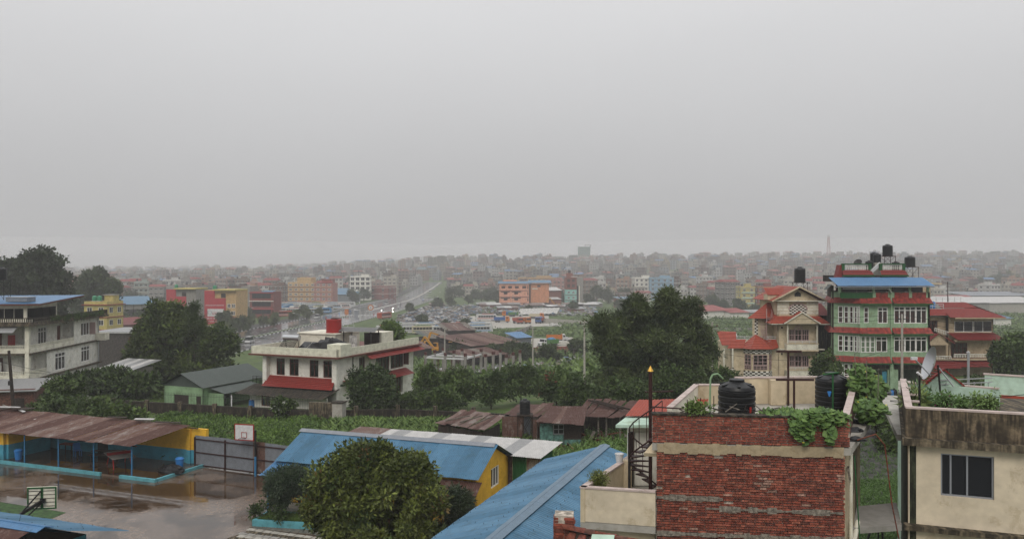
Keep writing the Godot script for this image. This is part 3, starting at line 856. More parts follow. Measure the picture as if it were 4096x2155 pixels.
func vine(label: String, pts: Array, n: int, size: float) -> void:   # pts: [centre, radii, share]
	var t := thing("gourd_vine", label, "vine", Vector3.ZERO, 0.0)
	var xs := []; var cs := []
	var st := B.new()
	for p in pts:
		var prev: Vector3 = p[0] - V(0, p[1].y, 0)
		for i in 5:
			var q: Vector3 = p[0] + dir3() * p[1] * 0.8
			st.tube(prev, q, 0.012, 0.01, 4); prev = q
		for i in int(n * p[2]):
			var o: Vector3 = p[0] + dir3() * p[1] * pow(R.randf(), 0.45)
			var q := Basis.from_euler(V(R.randf_range(-0.2, 1.1), R.randf_range(-1.2, 1.2), R.randf_range(-.5, .5)))
			var fl := R.randf() < 0.03
			xs.append(Transform3D(q.scaled(Vector3.ONE * size * (0.35 if fl else R.randf_range(0.55, 1.25))), o))
			cs.append(Color(0.5, 0.45, 0.05) if fl else Color(0.045, 0.09, 0.025).lerp(Color(0.11, 0.18, 0.045), R.randf()))
	fin(t, "stems", st, M.shed_green)
	multi(t, "leaves", L.gourd, xs, cs)

func bricks(parent: Node, w: float, y0: float, y1: float, z: float, skew: float, singles: int, y_skip := []) -> int:   # laid on the plane z = const, from x 0 to w
	var meshes := []
	for s in [V(0.226, 0.046, 0.06), V(0.216, 0.046, 0.06), V(0.108, 0.046, 0.06), V(0.158, 0.046, 0.06)]: meshes.append(brick_piece(s))
	var mats := [M.brick_a, M.brick_b, M.brick_c, M.brick_d, M.brick_a, M.brick_b]
	var rest := B.new(); rest.tint = true
	var lin := ["9d5341", "8f4b3c", "ab6551", "80493d", "a35a48", "b58d7c"].map(func(h): return hexed(h).srgb_to_linear())
	var lime := FastNoiseLite.new(); lime.seed = 4; lime.frequency = 0.7
	var y := y1 - 0.034; var row := 0
	while y > y0:
		var x := -R.randf() * 0.1 if row % 2 else -0.115 + R.randf() * 0.05
		while x < w - 0.05:
			var k := 2 if R.randf() < 0.16 else (3 if R.randf() < 0.06 else R.randi() % 2)
			var l: float = [0.228, 0.218, 0.108, 0.160][k]
			if x < 0: l += x; x = 0.0
			l = minf(l, w - x)
			if l > 0.04 and R.randf() > 0.004:
				var p := V(x + l / 2, y + R.randf_range(-.004, .004), z - 0.03 + R.randf_range(-.006, .007))
				var q := Basis.from_euler(V(R.randf_range(-.03, .03), R.randf_range(-.012, .012), R.randf_range(-.012, .012)))
				if singles > 0:
					singles -= 1
					put(parent, "brick", meshes[k], M.brick_c if lime.get_noise_2d(x, y * 1.5) > 0.3 else mats[R.randi() % 6], Transform3D(q.scaled_local(V(l / [0.228, 0.218, 0.108, 0.160][k], 1, 1)), p))
				else:
					rest.col = lin[(R.randi() % 5) if R.randf() > 0.02 + 0.5 * smoothstep(0.3, 0.65, lime.get_noise_2d(x, y * 1.5)) else 5] * R.randf_range(0.82, 1.12)
					rest.box(p, V(l, 0.046, 0.06), q)
			x += l + R.randf_range(0.008, 0.015)
		y -= 0.0675; row += 1
	if rest.v.size() > 0:
		var m := fin(parent, "bricks", rest, M.brick_mass); m.set_meta("kind", "stuff")
	return singles

func right_front() -> void:
	L.gourd = big_leaf()
	mat("band_grey", hexed("8f867a"), 0.9, "patch", 0.8)
	var bm := mat("brick_mass", Color(1, 1, 1), 0.85, "patch", 0.8); bm.vertex_color_use_as_albedo = true
	var A := V(3.89, 0, -22); var Bp := V(8.9, 0, -21.36); var C := V(12.2, 0, -28.6); var D := V(6.4, 0, -28.4)
	var h := thing("brick_house", "house with bare red brick end wall and roof terrace", "house", Vector3.ZERO)
	var b := B.new()
	b.wall(A + V(0.06, 0, -0.08), Bp + V(-0.12, 0, -0.08), 0, 8.32, 0.2)
	fin(h, "end_wall", b, M.mortar)
	var cr := [Bp + V(-0.1, 0, -0.06), C, D, A + V(0.06, 0, -0.08)]
	for i in 3:
		b = B.new(); b.wall(cr[i], cr[i + 1], 0, 8.1, 0.2, [[2.2, 3.4, 4.2, 5.8], [4.6, 5.8, 4.2, 5.8]] if i == 0 else [])
		fin(h, "side_wall", b, M.cream)
	b = B.new(); b.prism([V(A.x - 0.08, 8.30, A.z), V(Bp.x + 0.05, 8.30, Bp.z), V(C.x + 0.9, 8.30, C.z), V(D.x, 8.30, D.z)], V(0, 0.2, 0)); fin(h, "roof_slab", b, M.concrete)
	# bricks of the end wall
	var turn := -0.1271
	var w := fin(h, "parapet_brickwork", B.new(), M.mortar); w.position = A + V(-0.08, 0, 0.02); w.rotation.y = turn
	b = B.new(); b.box(V(2.57, 8.69, -0.14), V(5.14, 0.74, 0.2)); w.mesh = b.mesh()
	var left := bricks(w, 5.13, 8.33, 9.06, 0.0, 0, 265)
	var w2 := fin(h, "wall_brickwork", B.new(), M.mortar); w2.position = A + V(0.04, 0, 0.0); w2.rotation.y = turn
	b = B.new(); b.box(V(2.46, 6.7, -0.12), V(4.86, 2.7, 0.14)); w2.mesh = b.mesh()
	bricks(w2, 4.9, 5.3, 8.06, 0.0, 0, 35)
	# rough concrete bands with crumbling edges
	for a in [[0.02, 4.86, 8.04, 8.30, 0.05], [0.0, 1.75, 6.78, 6.88, 0.03], [1.3, 4.85, 6.52, 6.62, 0.03], [0.0, 4.9, 5.80, 5.92, 0.03]]:
		b = B.new()
		var x: float = a[0]
		while x < a[1]:
			var l := minf(R.randf_range(0.12, 0.3), a[1] - x)
			b.box(V(x + l / 2, (a[2] + a[3]) / 2, -0.03 + R.randf_range(0, .012)), V(l + 0.004, a[3] - a[2] + R.randf_range(-.06, .07), 0.07 + a[4]), Basis(Vector3.BACK, R.randf_range(-.05, .05)))
			x += l
		var o := fin(h, "concrete_band", b, M.band_tan if a[4] > 0.04 else M.band_grey); o.transform = w2.transform
	bar(h, "coping", M.dark_concrete, V(A.x - 0.08, 9.08, A.z - 0.1), V(Bp.x + 0.05, 9.08, Bp.z - 0.1), 0.3, 0.05)
	parapet(h, "parapet", Bp + V(0.05, 0, -0.2), C, 8.31, 9.05, 0.14, M.brick_old, M.coping)
	parapet(h, "parapet", C, D + V(1.4, 0, 0), 8.31, 9.2, 0.14, M.cream, M.coping)
	parapet(h, "parapet", D + V(1.4, 0, 0), D, 8.31, 8.95, 0.14, M.cream, M.coping)
	parapet(h, "parapet", D, D.lerp(A, 0.75), 8.31, 8.95, 0.14, M.cream_pale, M.coping)
	parapet(h, "parapet", D.lerp(A, 0.75), A + V(0.1, 0, -0.25), 8.31, 8.75, 0.14, M.cream_pale, M.coping)
	bx(h, "pier", M.cream, V(9.2, 8.75, -28.1), V(0.5, 0.86, 0.3), V(0, -0.05, 0))
	# canopy ledge, pipes and meter box on the side
	b = B.new(); b.prism([Bp + V(0.6, 5.8, -1.2), Bp + V(2.1, 5.8, -1.5), Bp + V(3.0, 5.8, -3.7), Bp + V(1.6, 5.8, -3.3)], V(0, 0.16, 0)); fin(h, "canopy", b, M.grey_plaster)
	rod(h, "drain_pipe", M.cream_pale, Bp + V(0.25, 5.2, -0.5), Bp + V(0.25, 8.05, -0.5), 0.05)
	rod(h, "drain_pipe", M.cream_pale, Bp + V(0.2, 5.4, -0.35), Bp + V(0.9, 5.86, -1.6), 0.07)
	rod(h, "hose", M.dark_green, Bp + V(0.3, 8.0, -0.4), Bp + V(0.42, 5.5, -0.3), 0.018)
	bx(h, "meter_box", M.wood_grey, Bp + V(0.22, 7.5, -0.55), V(0.05, 0.3, 0.4), V(0, -0.43, 0.2))
	b = B.new(); b.pipe([Bp + V(0.5, 8.36, -0.7), Bp + V(1.05, 8.5, -0.8), Bp + V(1.3, 8.2, -0.8), Bp + V(1.45, 6.6, -0.7), Bp + V(1.9, 5.0, -1.0)], 0.018, 5); fin(h, "loose_hose", b, M.clay)
	# on the roof
	tank("black ribbed water tank with red sticker behind the brick parapet", V(6.66, 8.31, -24.0), 0.54, 1.45, "roof tanks")
	var st := bx(self, "sticker", M.red_paint, V(6.93, 8.92, -23.53), V(0.07, 0.17, 0.012), V(0, 0.45, 0)); tag(st, "red and white oval sticker on the black tank", "sticker")
	tank("black ribbed water tank with green tap pipe by the climbing vine", V(10.5, 8.31, -26.6), 0.52, 1.32, "roof tanks")
	var gp := thing("tap_pipe", "green standpipe with blue valve in front of the tank", "pipe", V(10.3, 8.31, -26.0))
	rod(gp, "pipe", M.dark_green, Vector3.ZERO, V(0, 1.32, 0), 0.03); rod(gp, "valve", M.bin_blue, V(-0.12, 0.62, 0.02), V(-0.12, 0.78, 0.02), 0.02, 0.07); rod(gp, "top_pipe", M.dark_green, V(-0.3, 1.32, 0), V(0.3, 1.34, -0.3), 0.03)
	gp = thing("tap_pipe", "curved green inlet pipe beside the stickered tank", "pipe", V(5.85, 8.31, -24.0))
	b = B.new(); b.pipe([V(0, 0, 0), V(0.03, 1.45, 0), V(0.1, 1.58, 0), V(0.25, 1.6, 0), V(0.42, 1.45, -0.1)], 0.028, 6); fin(gp, "pipe", b, M.shed_green)
	for a in [[V(9.02, 8.31, -25.9), 1.17, 0.62, "rusty T-shaped clothesline post on the roof between the two tanks"], [V(9.55, 8.31, -28.0), 1.86, 0.45, "taller rusty T-shaped post at the back parapet"]]:
		var tp := thing("clothesline_post", a[3], "post", a[0], -0.05, "clothesline posts")
		bar(tp, "post", M.iron, Vector3.ZERO, V(0, a[1], 0), 0.06); bar(tp, "cross_bar", M.iron, V(-a[2] + 0.05, a[1], 0), V(a[2], a[1], 0), 0.07)
	vine("broad-leaved gourd vine spilling over the brick parapet", [[V(8.15, 9.06, -21.45), V(0.85, 0.28, 0.25), 1.0], [V(7.7, 8.78, -21.35), V(0.35, 0.35, 0.1), 0.3], [V(7.3, 9.1, -21.9), V(0.7, 0.15, 0.3), 0.35], [V(8.35, 8.65, -21.2), V(0.12, 0.25, 0.08), 0.1]], 430, 0.72)
	vine("tall gourd vine climbing beside the second roof tank", [[V(11.3, 9.25, -26.1), V(0.5, 0.75, 0.5), 1.0], [V(10.85, 8.75, -24.5), V(0.5, 0.4, 0.5), 0.5], [V(12.2, 9.0, -27.2), V(0.4, 0.5, 0.5), 0.4]], 520, 0.72)
	for i in 3: tag(rod(self, "bamboo_stake", M.wood_grey, V(11.1 + i * 0.18, 8.3, -26.0 + i * 0.3), V(11.0 + i * 0.25, 10.3 - 0.2 * i, -26.0 + i * 0.3), 0.012), ["thin bamboo stake rising tallest from the climbing vine", "thin bamboo stake in the middle of the climbing vine", "shortest bamboo stake in the climbing vine"][i], "stake")
	for i in 12:
		var p := V(4.6 + i * 0.22 + R.randf_range(-.2, .2), 9.12 + (i % 3) * 0.03, -22.0 + R.randf_range(-.12, .06))
		var o := rod(self, "stick", M.wood_dark if i % 2 else M.wood_grey, p, p + V(R.randf_range(-.5, .7), R.randf_range(0.0, 0.22), R.randf_range(-.1, .1)), 0.018, 0.012, 5)
		tag(o, "dry stick lying on the brick parapet before the tank", "stick", "dry sticks on the parapet")
	pot_plant("parapet_weed", "small green weeds growing at the parapet's stair end", V(5.0, 9.1, -22.1), 40, 0.3, 0.22, Color(0.10, 0.15, 0.04), false)
	for i in 3: tag(rod(self, "rebar", M.iron, V(4.75 + i * 0.36, 9.05, -21.95), V(4.75 + i * 0.36, 9.48 + 0.05 * i, -21.95), 0.012), ["rusty rebar stub next to the stair rail", "rusty rebar stub between two others on the brick parapet", "rusty rebar stub closest to the stickered tank"][i], "rebar")
	# wet rags on the ledge
	for i in 3:
		b = B.new(); heap(b, 0.3, 0.1, 0.2, 30 + i, 9); var o := fin(self, "rag", b, M.tarp_black); o.position = Bp + V(0.55 + i * 0.5, 8.31, -0.9 - i * 1.3); tag(o, ["dark wet rag on the ledge near the brick corner", "dark wet rag halfway along the ledge", "dark wet rag at the vine end of the ledge"][i], "rag")

	# --- terrace house to the left of the brick wall
	var t := thing("terrace_house", "cream house with pink-edged terrace and iron spiral stair", "house", Vector3.ZERO)
	var a0 := V(1.9, 0, -22.5); var a1 := V(3.9, 0, -22.02); var a2 := V(3.75, 0, -26.2); var a3 := V(6.0, 0, -26.2)
	parapet(t, "parapet", a0, a1, 6.0, 6.93, 0.13, M.cream_light, M.coping)
	parapet(t, "parapet", a2, a0, 6.0, 6.93, 0.13, M.cream, M.coping)
	bx(t, "pier", M.cream, V(3.62, 6.5, -25.5), V(0.25, 1.0, 0.25), V(0, -0.46, 0))
	b = B.new(); b.prism([a0 + V(0, 6.02, 0), a1 + V(0, 6.02, 0), a3 + V(0, 6.02, 0), a2 + V(0, 6.02, 0)], V(0, 0.2, 0)); fin(t, "terrace_slab", b, M.concrete)
	b = B.new(); b.wall(a0 + V(0.25, 0, -0.3), a1 + V(0, 0, -0.3), 0, 5.82, 0.2, [[0.25, 0.85, 4.3, 5.62], [1.35, 1.85, 4.3, 5.55]])
	b.wall(a2, a0 + V(0.25, 0, -0.3), 0, 5.82, 0.2)
	fin(t, "wall", b, M.cream)
	for x in [[0.25, 0.6], [1.35, 0.5]]:
		var wi := fin(t, "window", window_frame(x[1], 1.25, 2, 1, 0.05), M.brown_frame); wi.position = a0 + V(0.25, 4.3, -0.4) + V(0.972, 0, 0.233) * x[0]; wi.rotation.y = -0.235
		bx(wi, "pane", M.glass_dark, V(x[1] / 2, 0.62, -0.03), V(x[1] - 0.04, 1.2, 0.01))
	# upper room behind the stair, its door, sheet roof and flat canopy
	b = B.new(); b.wall(V(3.75, 0, -26.2), V(6.0, 0, -26.2), 6.02, 8.05, 0.18, [[0.75, 0.78, 6.1, 6.12]]); b.wall(V(5.2, 0, -29.1), V(3.75, 0, -26.2), 3.0, 8.05, 0.18); fin(t, "upper_wall", b, M.cream_pale)
	bx(t, "door_frame", M.dark_iron, V(3.86, 6.9, -26.1), V(0.1, 1.76, 0.1)); bx(t, "door", M.white_wall, V(4.45, 6.9, -26.12), V(1.0, 1.7, 0.05))
	b = B.new(); b.prism([V(3.25, 8.13, -25.4), V(5.2, 8.13, -25.4), V(6.2, 8.13, -27.4), V(4.0, 8.13, -27.4)], V(0, 0.09, 0)); fin(t, "flat_canopy", b, M.mint)
	roof_sheets(t, "roof_sheet", V(3.7, 8.18, -26.6), V(2.4, 0.02, 0), V(0.7, 0.3, -1.5), 3, [M.tile_orange], 0.1, 0.022)
	# bucket, basin, potted shrub
	var bu := thing("bucket", "white plastic bucket on the terrace parapet", "bucket", V(3.36, 6.98, -25.35)); b = B.new(); b.lathe(Vector3.ZERO, [Vector2(0, 0), Vector2(0.1, 0), Vector2(0.13, 0.24), Vector2(0.145, 0.24), Vector2(0.145, 0.27), Vector2(0.12, 0.27), Vector2(0.0, 0.2)], 16); fin(bu, "tub", b, M.white_paint)
	var ba := thing("wash_basin", "wide steel basin on the terrace floor below the stair", "basin", V(3.62, 6.55, -22.75)); b = B.new(); b.lathe(Vector3.ZERO, [Vector2(0, 0.03), Vector2(0.2, 0.03), Vector2(0.27, 0.13), Vector2(0.31, 0.13), Vector2(0.26, 0.11), Vector2(0.2, 0.0), Vector2(0, 0.0)], 20); fin(ba, "bowl", b, M.steel)
	var stl := thing("stool", "low stool under the steel basin", "stool", V(3.62, 6.02, -22.75)); bx(stl, "seat", M.wood_dark, V(0, 0.5, 0), V(0.36, 0.04, 0.36))
	for x in [-0.14, 0.14]:
		for z in [-0.14, 0.14]: bx(stl, "leg", M.wood_dark, V(x, 0.24, z), V(0.04, 0.48, 0.04))
	pot_plant("potted_shrub", "bushy potted shrub in the terrace corner", V(2.45, 6.5, -23.1), 70, 0.22, 0.55, Color(0.13, 0.15, 0.04), true, "fine")
	var sd := thing("plant_stand", "brick plant stand under the terrace shrub", "stand", V(2.45, 6.02, -23.1)); bx(sd, "block", M.brick_a, V(0, 0.24, 0), V(0.4, 0.48, 0.4))
	# spiral stair
	var sp := thing("spiral_staircase", "dark iron spiral staircase up to the brick house roof", "staircase", V(4.06, 6.02, -23.75))
	rod(sp, "column", M.iron, Vector3.ZERO, V(0, 4.0, 0), 0.055)
	var n := 14; var rr := 0.62; var rail := []
	for i in n:
		var a := -0.3 - i * 0.37; var y := 0.2 + i * 0.17
		var d := V(cos(a), 0, sin(a)); var e := V(cos(a - 0.42), 0, sin(a - 0.42))
		b = B.new(); b.prism([V(0, y, 0) + d * 0.05, V(0, y, 0) + e * 0.06, V(0, y, 0) + e * rr, V(0, y, 0) + d * rr], V(0, 0.035, 0)); fin(sp, "tread", b, M.iron)
		rod(sp, "baluster", M.iron, d * rr + V(0, y, 0), d * rr + V(0, y + 0.82, 0), 0.012, -1, 5)
		rail.append(d * rr + V(0, y + 0.82, 0))
	b = B.new(); b.pipe(rail, 0.02, 6); fin(sp, "handrail", b, M.iron)
	b = B.new(); b.pipe(rail.map(func(p): return p - V(0, 0.86, 0)), 0.025, 5); fin(sp, "stringer", b, M.iron)
	bar(sp, "landing_rail", M.iron, V(0, 2.98, 0.1), V(0.95, 2.98, 0.5), 0.035); bar(sp, "landing_rail", M.iron, V(-0.1, 3.33, -0.4), V(0.75, 3.36, -0.4), 0.035)
	b = B.new(); b.lathe(V(0, 4.0, 0), [Vector2(0.09, 0.0), Vector2(0.0, 0.17)], 8); fin(sp, "finial", b, M.gold)
	bar(sp, "outer_post", M.dark_iron, V(-0.62, 0, 0.0), V(-0.62, 2.2, 0.0), 0.07)
	b = B.new(); b.prism([V(4.05, 7.98, -22.1), V(3.62, 7.98, -22.2), V(4.05, 8.36, -22.5)], V(0, 0.1, 0.05)); fin(t, "corner_ledge", b, M.cream)

	# --- clay tiled roof and brick stack just below the camera
	var cl := thing("tiled_roof_house", "old clay tile roof ridge below the terrace wall", "house", Vector3.ZERO)
	var r0 := V(1.25, 7.25, -17.9); var r1 := V(4.2, 6.95, -16.9)
	b = B.new(); b.quad(r0 + V(-0.4, -1.3, 1.7), r1 + V(-0.4, -1.3, 1.7), r1, r0); b.quad(r1 + V(0.4, -1.3, -1.7), r0 + V(0.4, -1.3, -1.7), r0, r1); fin(cl, "roof_bed", b, M.wood_dark)
	b = B.new(); b.wall(V(1.2, 0, -16.6), V(4.0, 0, -15.6), 0, 5.9, 0.2); b.wall(V(2.0, 0, -19.0), V(1.2, 0, -16.6), 0, 5.9, 0.2); fin(cl, "wall", b, M.brick_old)
	var u := (r1 - r0).normalized()
	var tilem := B.new()
	for i in 8:
		var a := PI * i / 8; var e := PI * (i + 1) / 8
		var p := V(cos(a) * 0.1, sin(a) * 0.08, 0); var q := V(cos(e) * 0.1, sin(e) * 0.08, 0)
		tilem.quad(p + V(0, 0, 0.14), q + V(0, 0, 0.14), q * 0.85 - V(0, 0, 0.14), p * 0.85 - V(0, 0, 0.14))
		tilem.quad(q * 0.88 + V(0, 0, 0.14), q + V(0, 0, 0.14), p + V(0, 0, 0.14), p * 0.88 + V(0, 0, 0.14))
	var tm := tilem.mesh()
	for i in 13: put(cl, "ridge_tile", tm, [M.clay, M.brick_d, M.brick_old][i % 3], Transform3D(Basis(Vector3.UP.cross(u).normalized(), Vector3.UP, u), r0 + u * (i * 0.235) + V(0, 0.02 + R.randf() * 0.02, 0)))
	for j in 4:
		for i in 13: put(cl, "roof_tile", tm, [M.clay, M.brick_d, M.brick_old][(i + j) % 3], Transform3D(Basis(u, V(0.35, 0.79, 0.5).normalized(), u.cross(V(0.35, 0.79, 0.5).normalized())).scaled_local(V(1, 0.6, 1.1)), r0 + u * (i * 0.235 + 0.1) + V(-0.06, -0.1, 0.16) + V(-0.07, -0.21, 0.27) * j))
	for i in 2: tag(bx(self, "plastic_sheet", [M.mint, M.white_paint][i], r0 + u * (0.8 + i * 0.55) + V(-0.06, 0.02, 0.22), V(0.5, 0.02, 0.26), V(0.6, -0.3, 0.1)), ["torn green plastic sheet on the clay tiles", "torn white plastic sheet on the clay tiles"][i], "sheet")
	var sk := thing("brick_stack", "short broken brick stack beside the clay tiles", "chimney", V(1.18, 6.4, -18.3), -0.1)
	bx(sk, "core", M.mortar, V(0, 0.55, 0), V(0.42, 1.1, 0.42))
	var bp := brick_piece(V(0.23, 0.056, 0.11))
	for j in 15:
		var y := 0.1 + j * 0.067
		for i in 2:
			if j > 12 and i == 0: continue
			put(sk, "brick", bp, [M.brick_a, M.brick_d, M.brick_b][(i + j) % 3], Transform3D(Basis(Vector3.UP, R.randf_range(-.05, .05)), V(-0.12 + i * 0.24 + (j % 2) * 0.02, y, 0.18)))
			put(sk, "brick", bp, [M.brick_b, M.brick_a, M.brick_d][(i + j) % 3], Transform3D(Basis(Vector3.UP, PI / 2 + R.randf_range(-.05, .05)), V(-0.18, y, -0.1 + i * 0.2)))

	# --- cream house at the right edge
	var cx := V(11.18, 0, -23.0)
	var g := thing("cream_house", "cream house with mouldy parapet and sliding window at the picture's right edge", "house", cx, -0.366)
	b = B.new()
	b.wall(V(0.08, 0, -0.1), V(6, 0, -0.1), 0, 8.05, 0.22, [[0.82, 2.13, 6.65, 7.84]]); b.wall(V(6, 0, -9), V(0.62, 0, -9), 0, 8.05, 0.22); b.wall(V(6, 0, -0.1), V(6, 0, -9), 0, 8.05, 0.22)
	fin(g, "wall", b, M.cream_light)
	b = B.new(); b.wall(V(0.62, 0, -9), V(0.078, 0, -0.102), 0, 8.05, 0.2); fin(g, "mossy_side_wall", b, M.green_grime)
	b = B.new(); b.prism([V(-0.1, 8.25, 0.2), V(6.1, 8.25, 0.2), V(6.1, 8.25, -9), V(0.5, 8.25, -9)], V(0, 0.2, 0)); fin(g, "ledge", b, M.old_concrete)
	bx(g, "ledge", M.old_concrete, V(3.0, 5.72, 0.0), V(6.1, 0.14, 0.3))
	b = B.new(); b.wall(V(0, 0, 0), V(6, 0, 0), 8.25, 9.06, 0.16); b.wall(V(0.4, 0, -6.5), V(0, 0, 0), 8.25, 9.06, 0.16); fin(g, "parapet", b, M.cream_mould)
	bar(g, "coping", M.coping, V(0, 9.085, -0.08), V(6, 9.085, -0.08), 0.2, 0.05); bar(g, "coping", M.coping, V(0.48, 9.087, -6.5), V(0.09, 9.087, -0.18), 0.2, 0.05)
	for i in 3: bx(g, "coping_step", M.coping, V(0.42 + i * 0.1, 8.95, -2.2 - i * 1.5), V(0.3, 0.05, 0.18))
	var win := thing_part(g, "window", V(0.9, 6.65, -0.2))
	fin(win, "frame", window_frame(1.31, 1.19, 1, 1, 0.045), M.grey_frame)
	for a in [[0.045, 0.24], [0.27, 0.66], [0.67, 1.27]]:
		var pn := bx(win, "pane", M.glass_dark, V((a[0] + a[1]) / 2, 0.6, -0.035 - 0.02 * (a[0] > 0.5 as int)), V(a[1] - a[0], 1.1, 0.012))
	for x in [0.255, 0.665]: bx(win, "mullion", M.grey_frame, V(x, 0.595, 0.0), V(0.045, 1.1, 0.05))
	# roof garden
	pot_plant("potted_flower", "potted plant with pink flowers behind the mouldy parapet", V(12.865, 8.818, -24.2) - V(0, 0.25, 0), 90, 0.3, 0.45, Color(0.09, 0.16, 0.05), true, "broad", Color(0.6, 0.08, 0.3))
	pot_plant("potted_bush", "leafy potted bush right behind the mouldy parapet coping", V(13.796, 8.853, -23.6) - V(0, 0.3, 0), 110, 0.35, 0.5, Color(0.11, 0.17, 0.05), true)
	pot_plant("potted_bush", "dense green potted bush next to the pink flowers", V(13.633, 8.749, -24.6) - V(0, 0.3, 0), 80, 0.28, 0.45, Color(0.10, 0.17, 0.05), true)
	pot_plant("potted_aloe", "spiky potted plant at the mint parapet", V(13.692, 8.467, -27) - V(0, 0.35, 0), 25, 0.2, 0.4, Color(0.12, 0.2, 0.09), true, "reed")
	pot_plant("potted_aloe", "small spiky plant in the roof corner by the black mast", V(13.114, 8.655, -26.5) - V(0, 0.35, 0), 25, 0.18, 0.4, Color(0.15, 0.2, 0.06), true, "reed")
	rod(self, "black_mast", M.black, V(12.68, 8.707, -25.2) - V(0, 0.3, 0), V(12.68, 9.757, -25.2), 0.035)
	tag(get_node("black_mast"), "black mast with a white antenna tip on the cream roof", "mast")
	rod(get_node("black_mast"), "antenna_tip", M.white_paint, V(12.606, 9.807, -25.2), V(12.767, 9.659, -25.2), 0.04)
	# mint parapet of the terrace behind with pointed crest
	var mp := thing("mint_parapet", "mint green terrace wall with pointed crest and pink coping", "wall", Vector3.ZERO)
	var m0: Vector3 = V(14.294, 0, -29.5); var m1: Vector3 = V(16.875, 0, -28)
	b = B.new(); b.wall(m0, m1, 7.6, 8.85, 0.15); b.prism([V(m0.x + 0.6, 8.85, m0.z + 0.35), V(m0.x + 1.7, 8.85, m0.z + 0.78), V(m0.x + 1.15, 9.4, m0.z + 0.55)], V(-0.05, 0, 0.12)); fin(mp, "wall", b, M.mint)
	bar(mp, "coping", M.coping, V(m0.x, 8.88, m0.z - 0.06), V(m0.x + 0.6, 8.88, m0.z + 0.25), 0.2, 0.05); bar(mp, "coping", M.coping, V(m0.x + 1.7, 8.88, m0.z + 0.7), V(m1.x, 8.88, m1.z - 0.06), 0.2, 0.05)
	for k in [0, 1]: bar(mp, "crest_coping", M.band_red, V(m0.x + 0.55 + k * 1.2, 8.88, m0.z + 0.3 + k * 0.45), V(m0.x + 1.15, 9.44, m0.z + 0.53), 0.25, 0.05)
	for i in 6: bar(mp, "crest_tile", M.band_red, V(m0.x + 0.5 + i * 0.11, 8.9 + i * 0.09, m0.z + 0.1), V(m0.x + 0.58 + i * 0.11, 8.92 + i * 0.09, m0.z + 0.5), 0.1, 0.03)
	var mq := thing("far_mint_parapet", "higher mint wall with orange painted panel behind the roof garden", "wall", Vector3.ZERO)
	var q0: Vector3 = V(19.258, 0, -33); var q1: Vector3 = V(21.502, 0, -31.5)
	b = B.new(); b.wall(q0, q1, 7.5, 8.72, 0.15); fin(mq, "wall", b, M.mint); bar(mq, "coping", M.coping, V(q0.x, 8.745, q0.z - 0.07), V(q1.x, 8.745, q1.z - 0.07), 0.2, 0.05)
	var pa := B.new(); pa.wall(q0.lerp(q1, 0.15) + V(0, 0, 0.012), q1 + V(0, 0, 0.012), 7.5, 7.95, 0.01); fin(mq, "painted_panel", pa, M.tile_orange)
	bx(mq, "painted_band", M.yellow, q0.lerp(q1, 0.6) + V(0, 7.7, 0.1), V(2.2, 0.16, 0.03), V(0, -0.47, 0))
	for y in [9.15, 9.0]: bar(mp, "terrace_rail", M.steel, V(m1.x - 1.6, y - 0.1, m1.z - 0.9), V(m1.x + 0.2, y, m1.z - 0.8), 0.03)
	for i in 7: bar(mp, "rail_post", M.steel, V(m1.x - 1.4 + i * 0.25, 8.6, m1.z - 0.88), V(m1.x - 1.4 + i * 0.25, 9.0, m1.z - 0.86), 0.02)
	# floor slab of that terrace
	b = B.new(); b.box(V(17.5, 7.5, -29.5), V(7.0, 0.2, 9.0), Basis(Vector3.UP, -0.366)); fin(mp, "terrace_floor", b, M.concrete)
	b = B.new(); b.box(V(18.0, 3.7, -30.2), V(6.0, 7.4, 7.0), Basis(Vector3.UP, -0.366)); fin(mp, "lower_storeys", b, M.mint)
	rod(self, "white_pole", M.steel, V(16.904, 8.257, -30), V(16.904, 9.934, -30), 0.045); tag(get_node("white_pole"), "plain pale pole with pointed cap behind the mint wall", "pole")
	rod(get_node("white_pole"), "cap", M.white_paint, V(16.904, 9.919, -30), V(16.904, 10.007, -30), 0.08, 0.0)
	# satellite dish
	var di := thing("satellite_dish", "large grey satellite dish on the mint wall", "satellite dish", V(14.924, 9.18, -28.6), 0.0)
	b = B.new()
	var prof := []
	for i in 7: prof.append(Vector2(0.03 + 0.58 * i / 6.0, 0.16 * pow(i / 6.0, 2.0)))
	b.lathe(Vector3.ZERO, prof, 24)
	var dd := fin(di, "dish", b, M.steel); dd.position = V(-0.05, 0.48, 0); dd.basis = Basis(V(0.3, 0.95, 0.0), V(-0.95, 0.3, -0.2), V(-0.2, 0.05, 0.95)).orthonormalized()
	rod(di, "mast", M.dark_iron, V(0.2, -0.5, 0), V(0.12, 0.45, 0), 0.035)
	rod(di, "feed_arm", M.steel, V(-0.2, 0.1, 0.1), V(-0.78, 0.68, 0.15), 0.025); bx(di, "feed_horn", M.white_paint, V(-0.8, 0.7, 0.15), V(0.2, 0.1, 0.1))
	rod(di, "brace", M.steel, V(0.15, 0.35, 0), V(0.62, -0.3, 0.1), 0.025)
	# --- the lane between the houses
	structure("lane", polygon([V(13, 0.008, -30), V(19, 0.008, -30), V(34, 0.008, -66), V(22, 0.008, -70)]), M.gravel)
	var xs := []; var cs := []
	for i in 5000:
		var f := R.randf(); var d := lerpf(34.0, 62.0, f)
		var x := d * R.randf_range(0.425, 0.505)
		if d > 50.0 and R.randf() < 0.8: continue
		xs.append(Transform3D(Basis(Vector3.UP, R.randf() * TAU).scaled(Vector3.ONE * R.randf_range(0.4, 0.9)), V(x, 0, -d))); cs.append(Color(0.07, 0.13, 0.03) * R.randf_range(0.7, 1.3))
	field("lane_grass", "bright green grass along the lane between the houses", L.tuft, xs, cs)
	var hp := B.new(); hp.tint = true
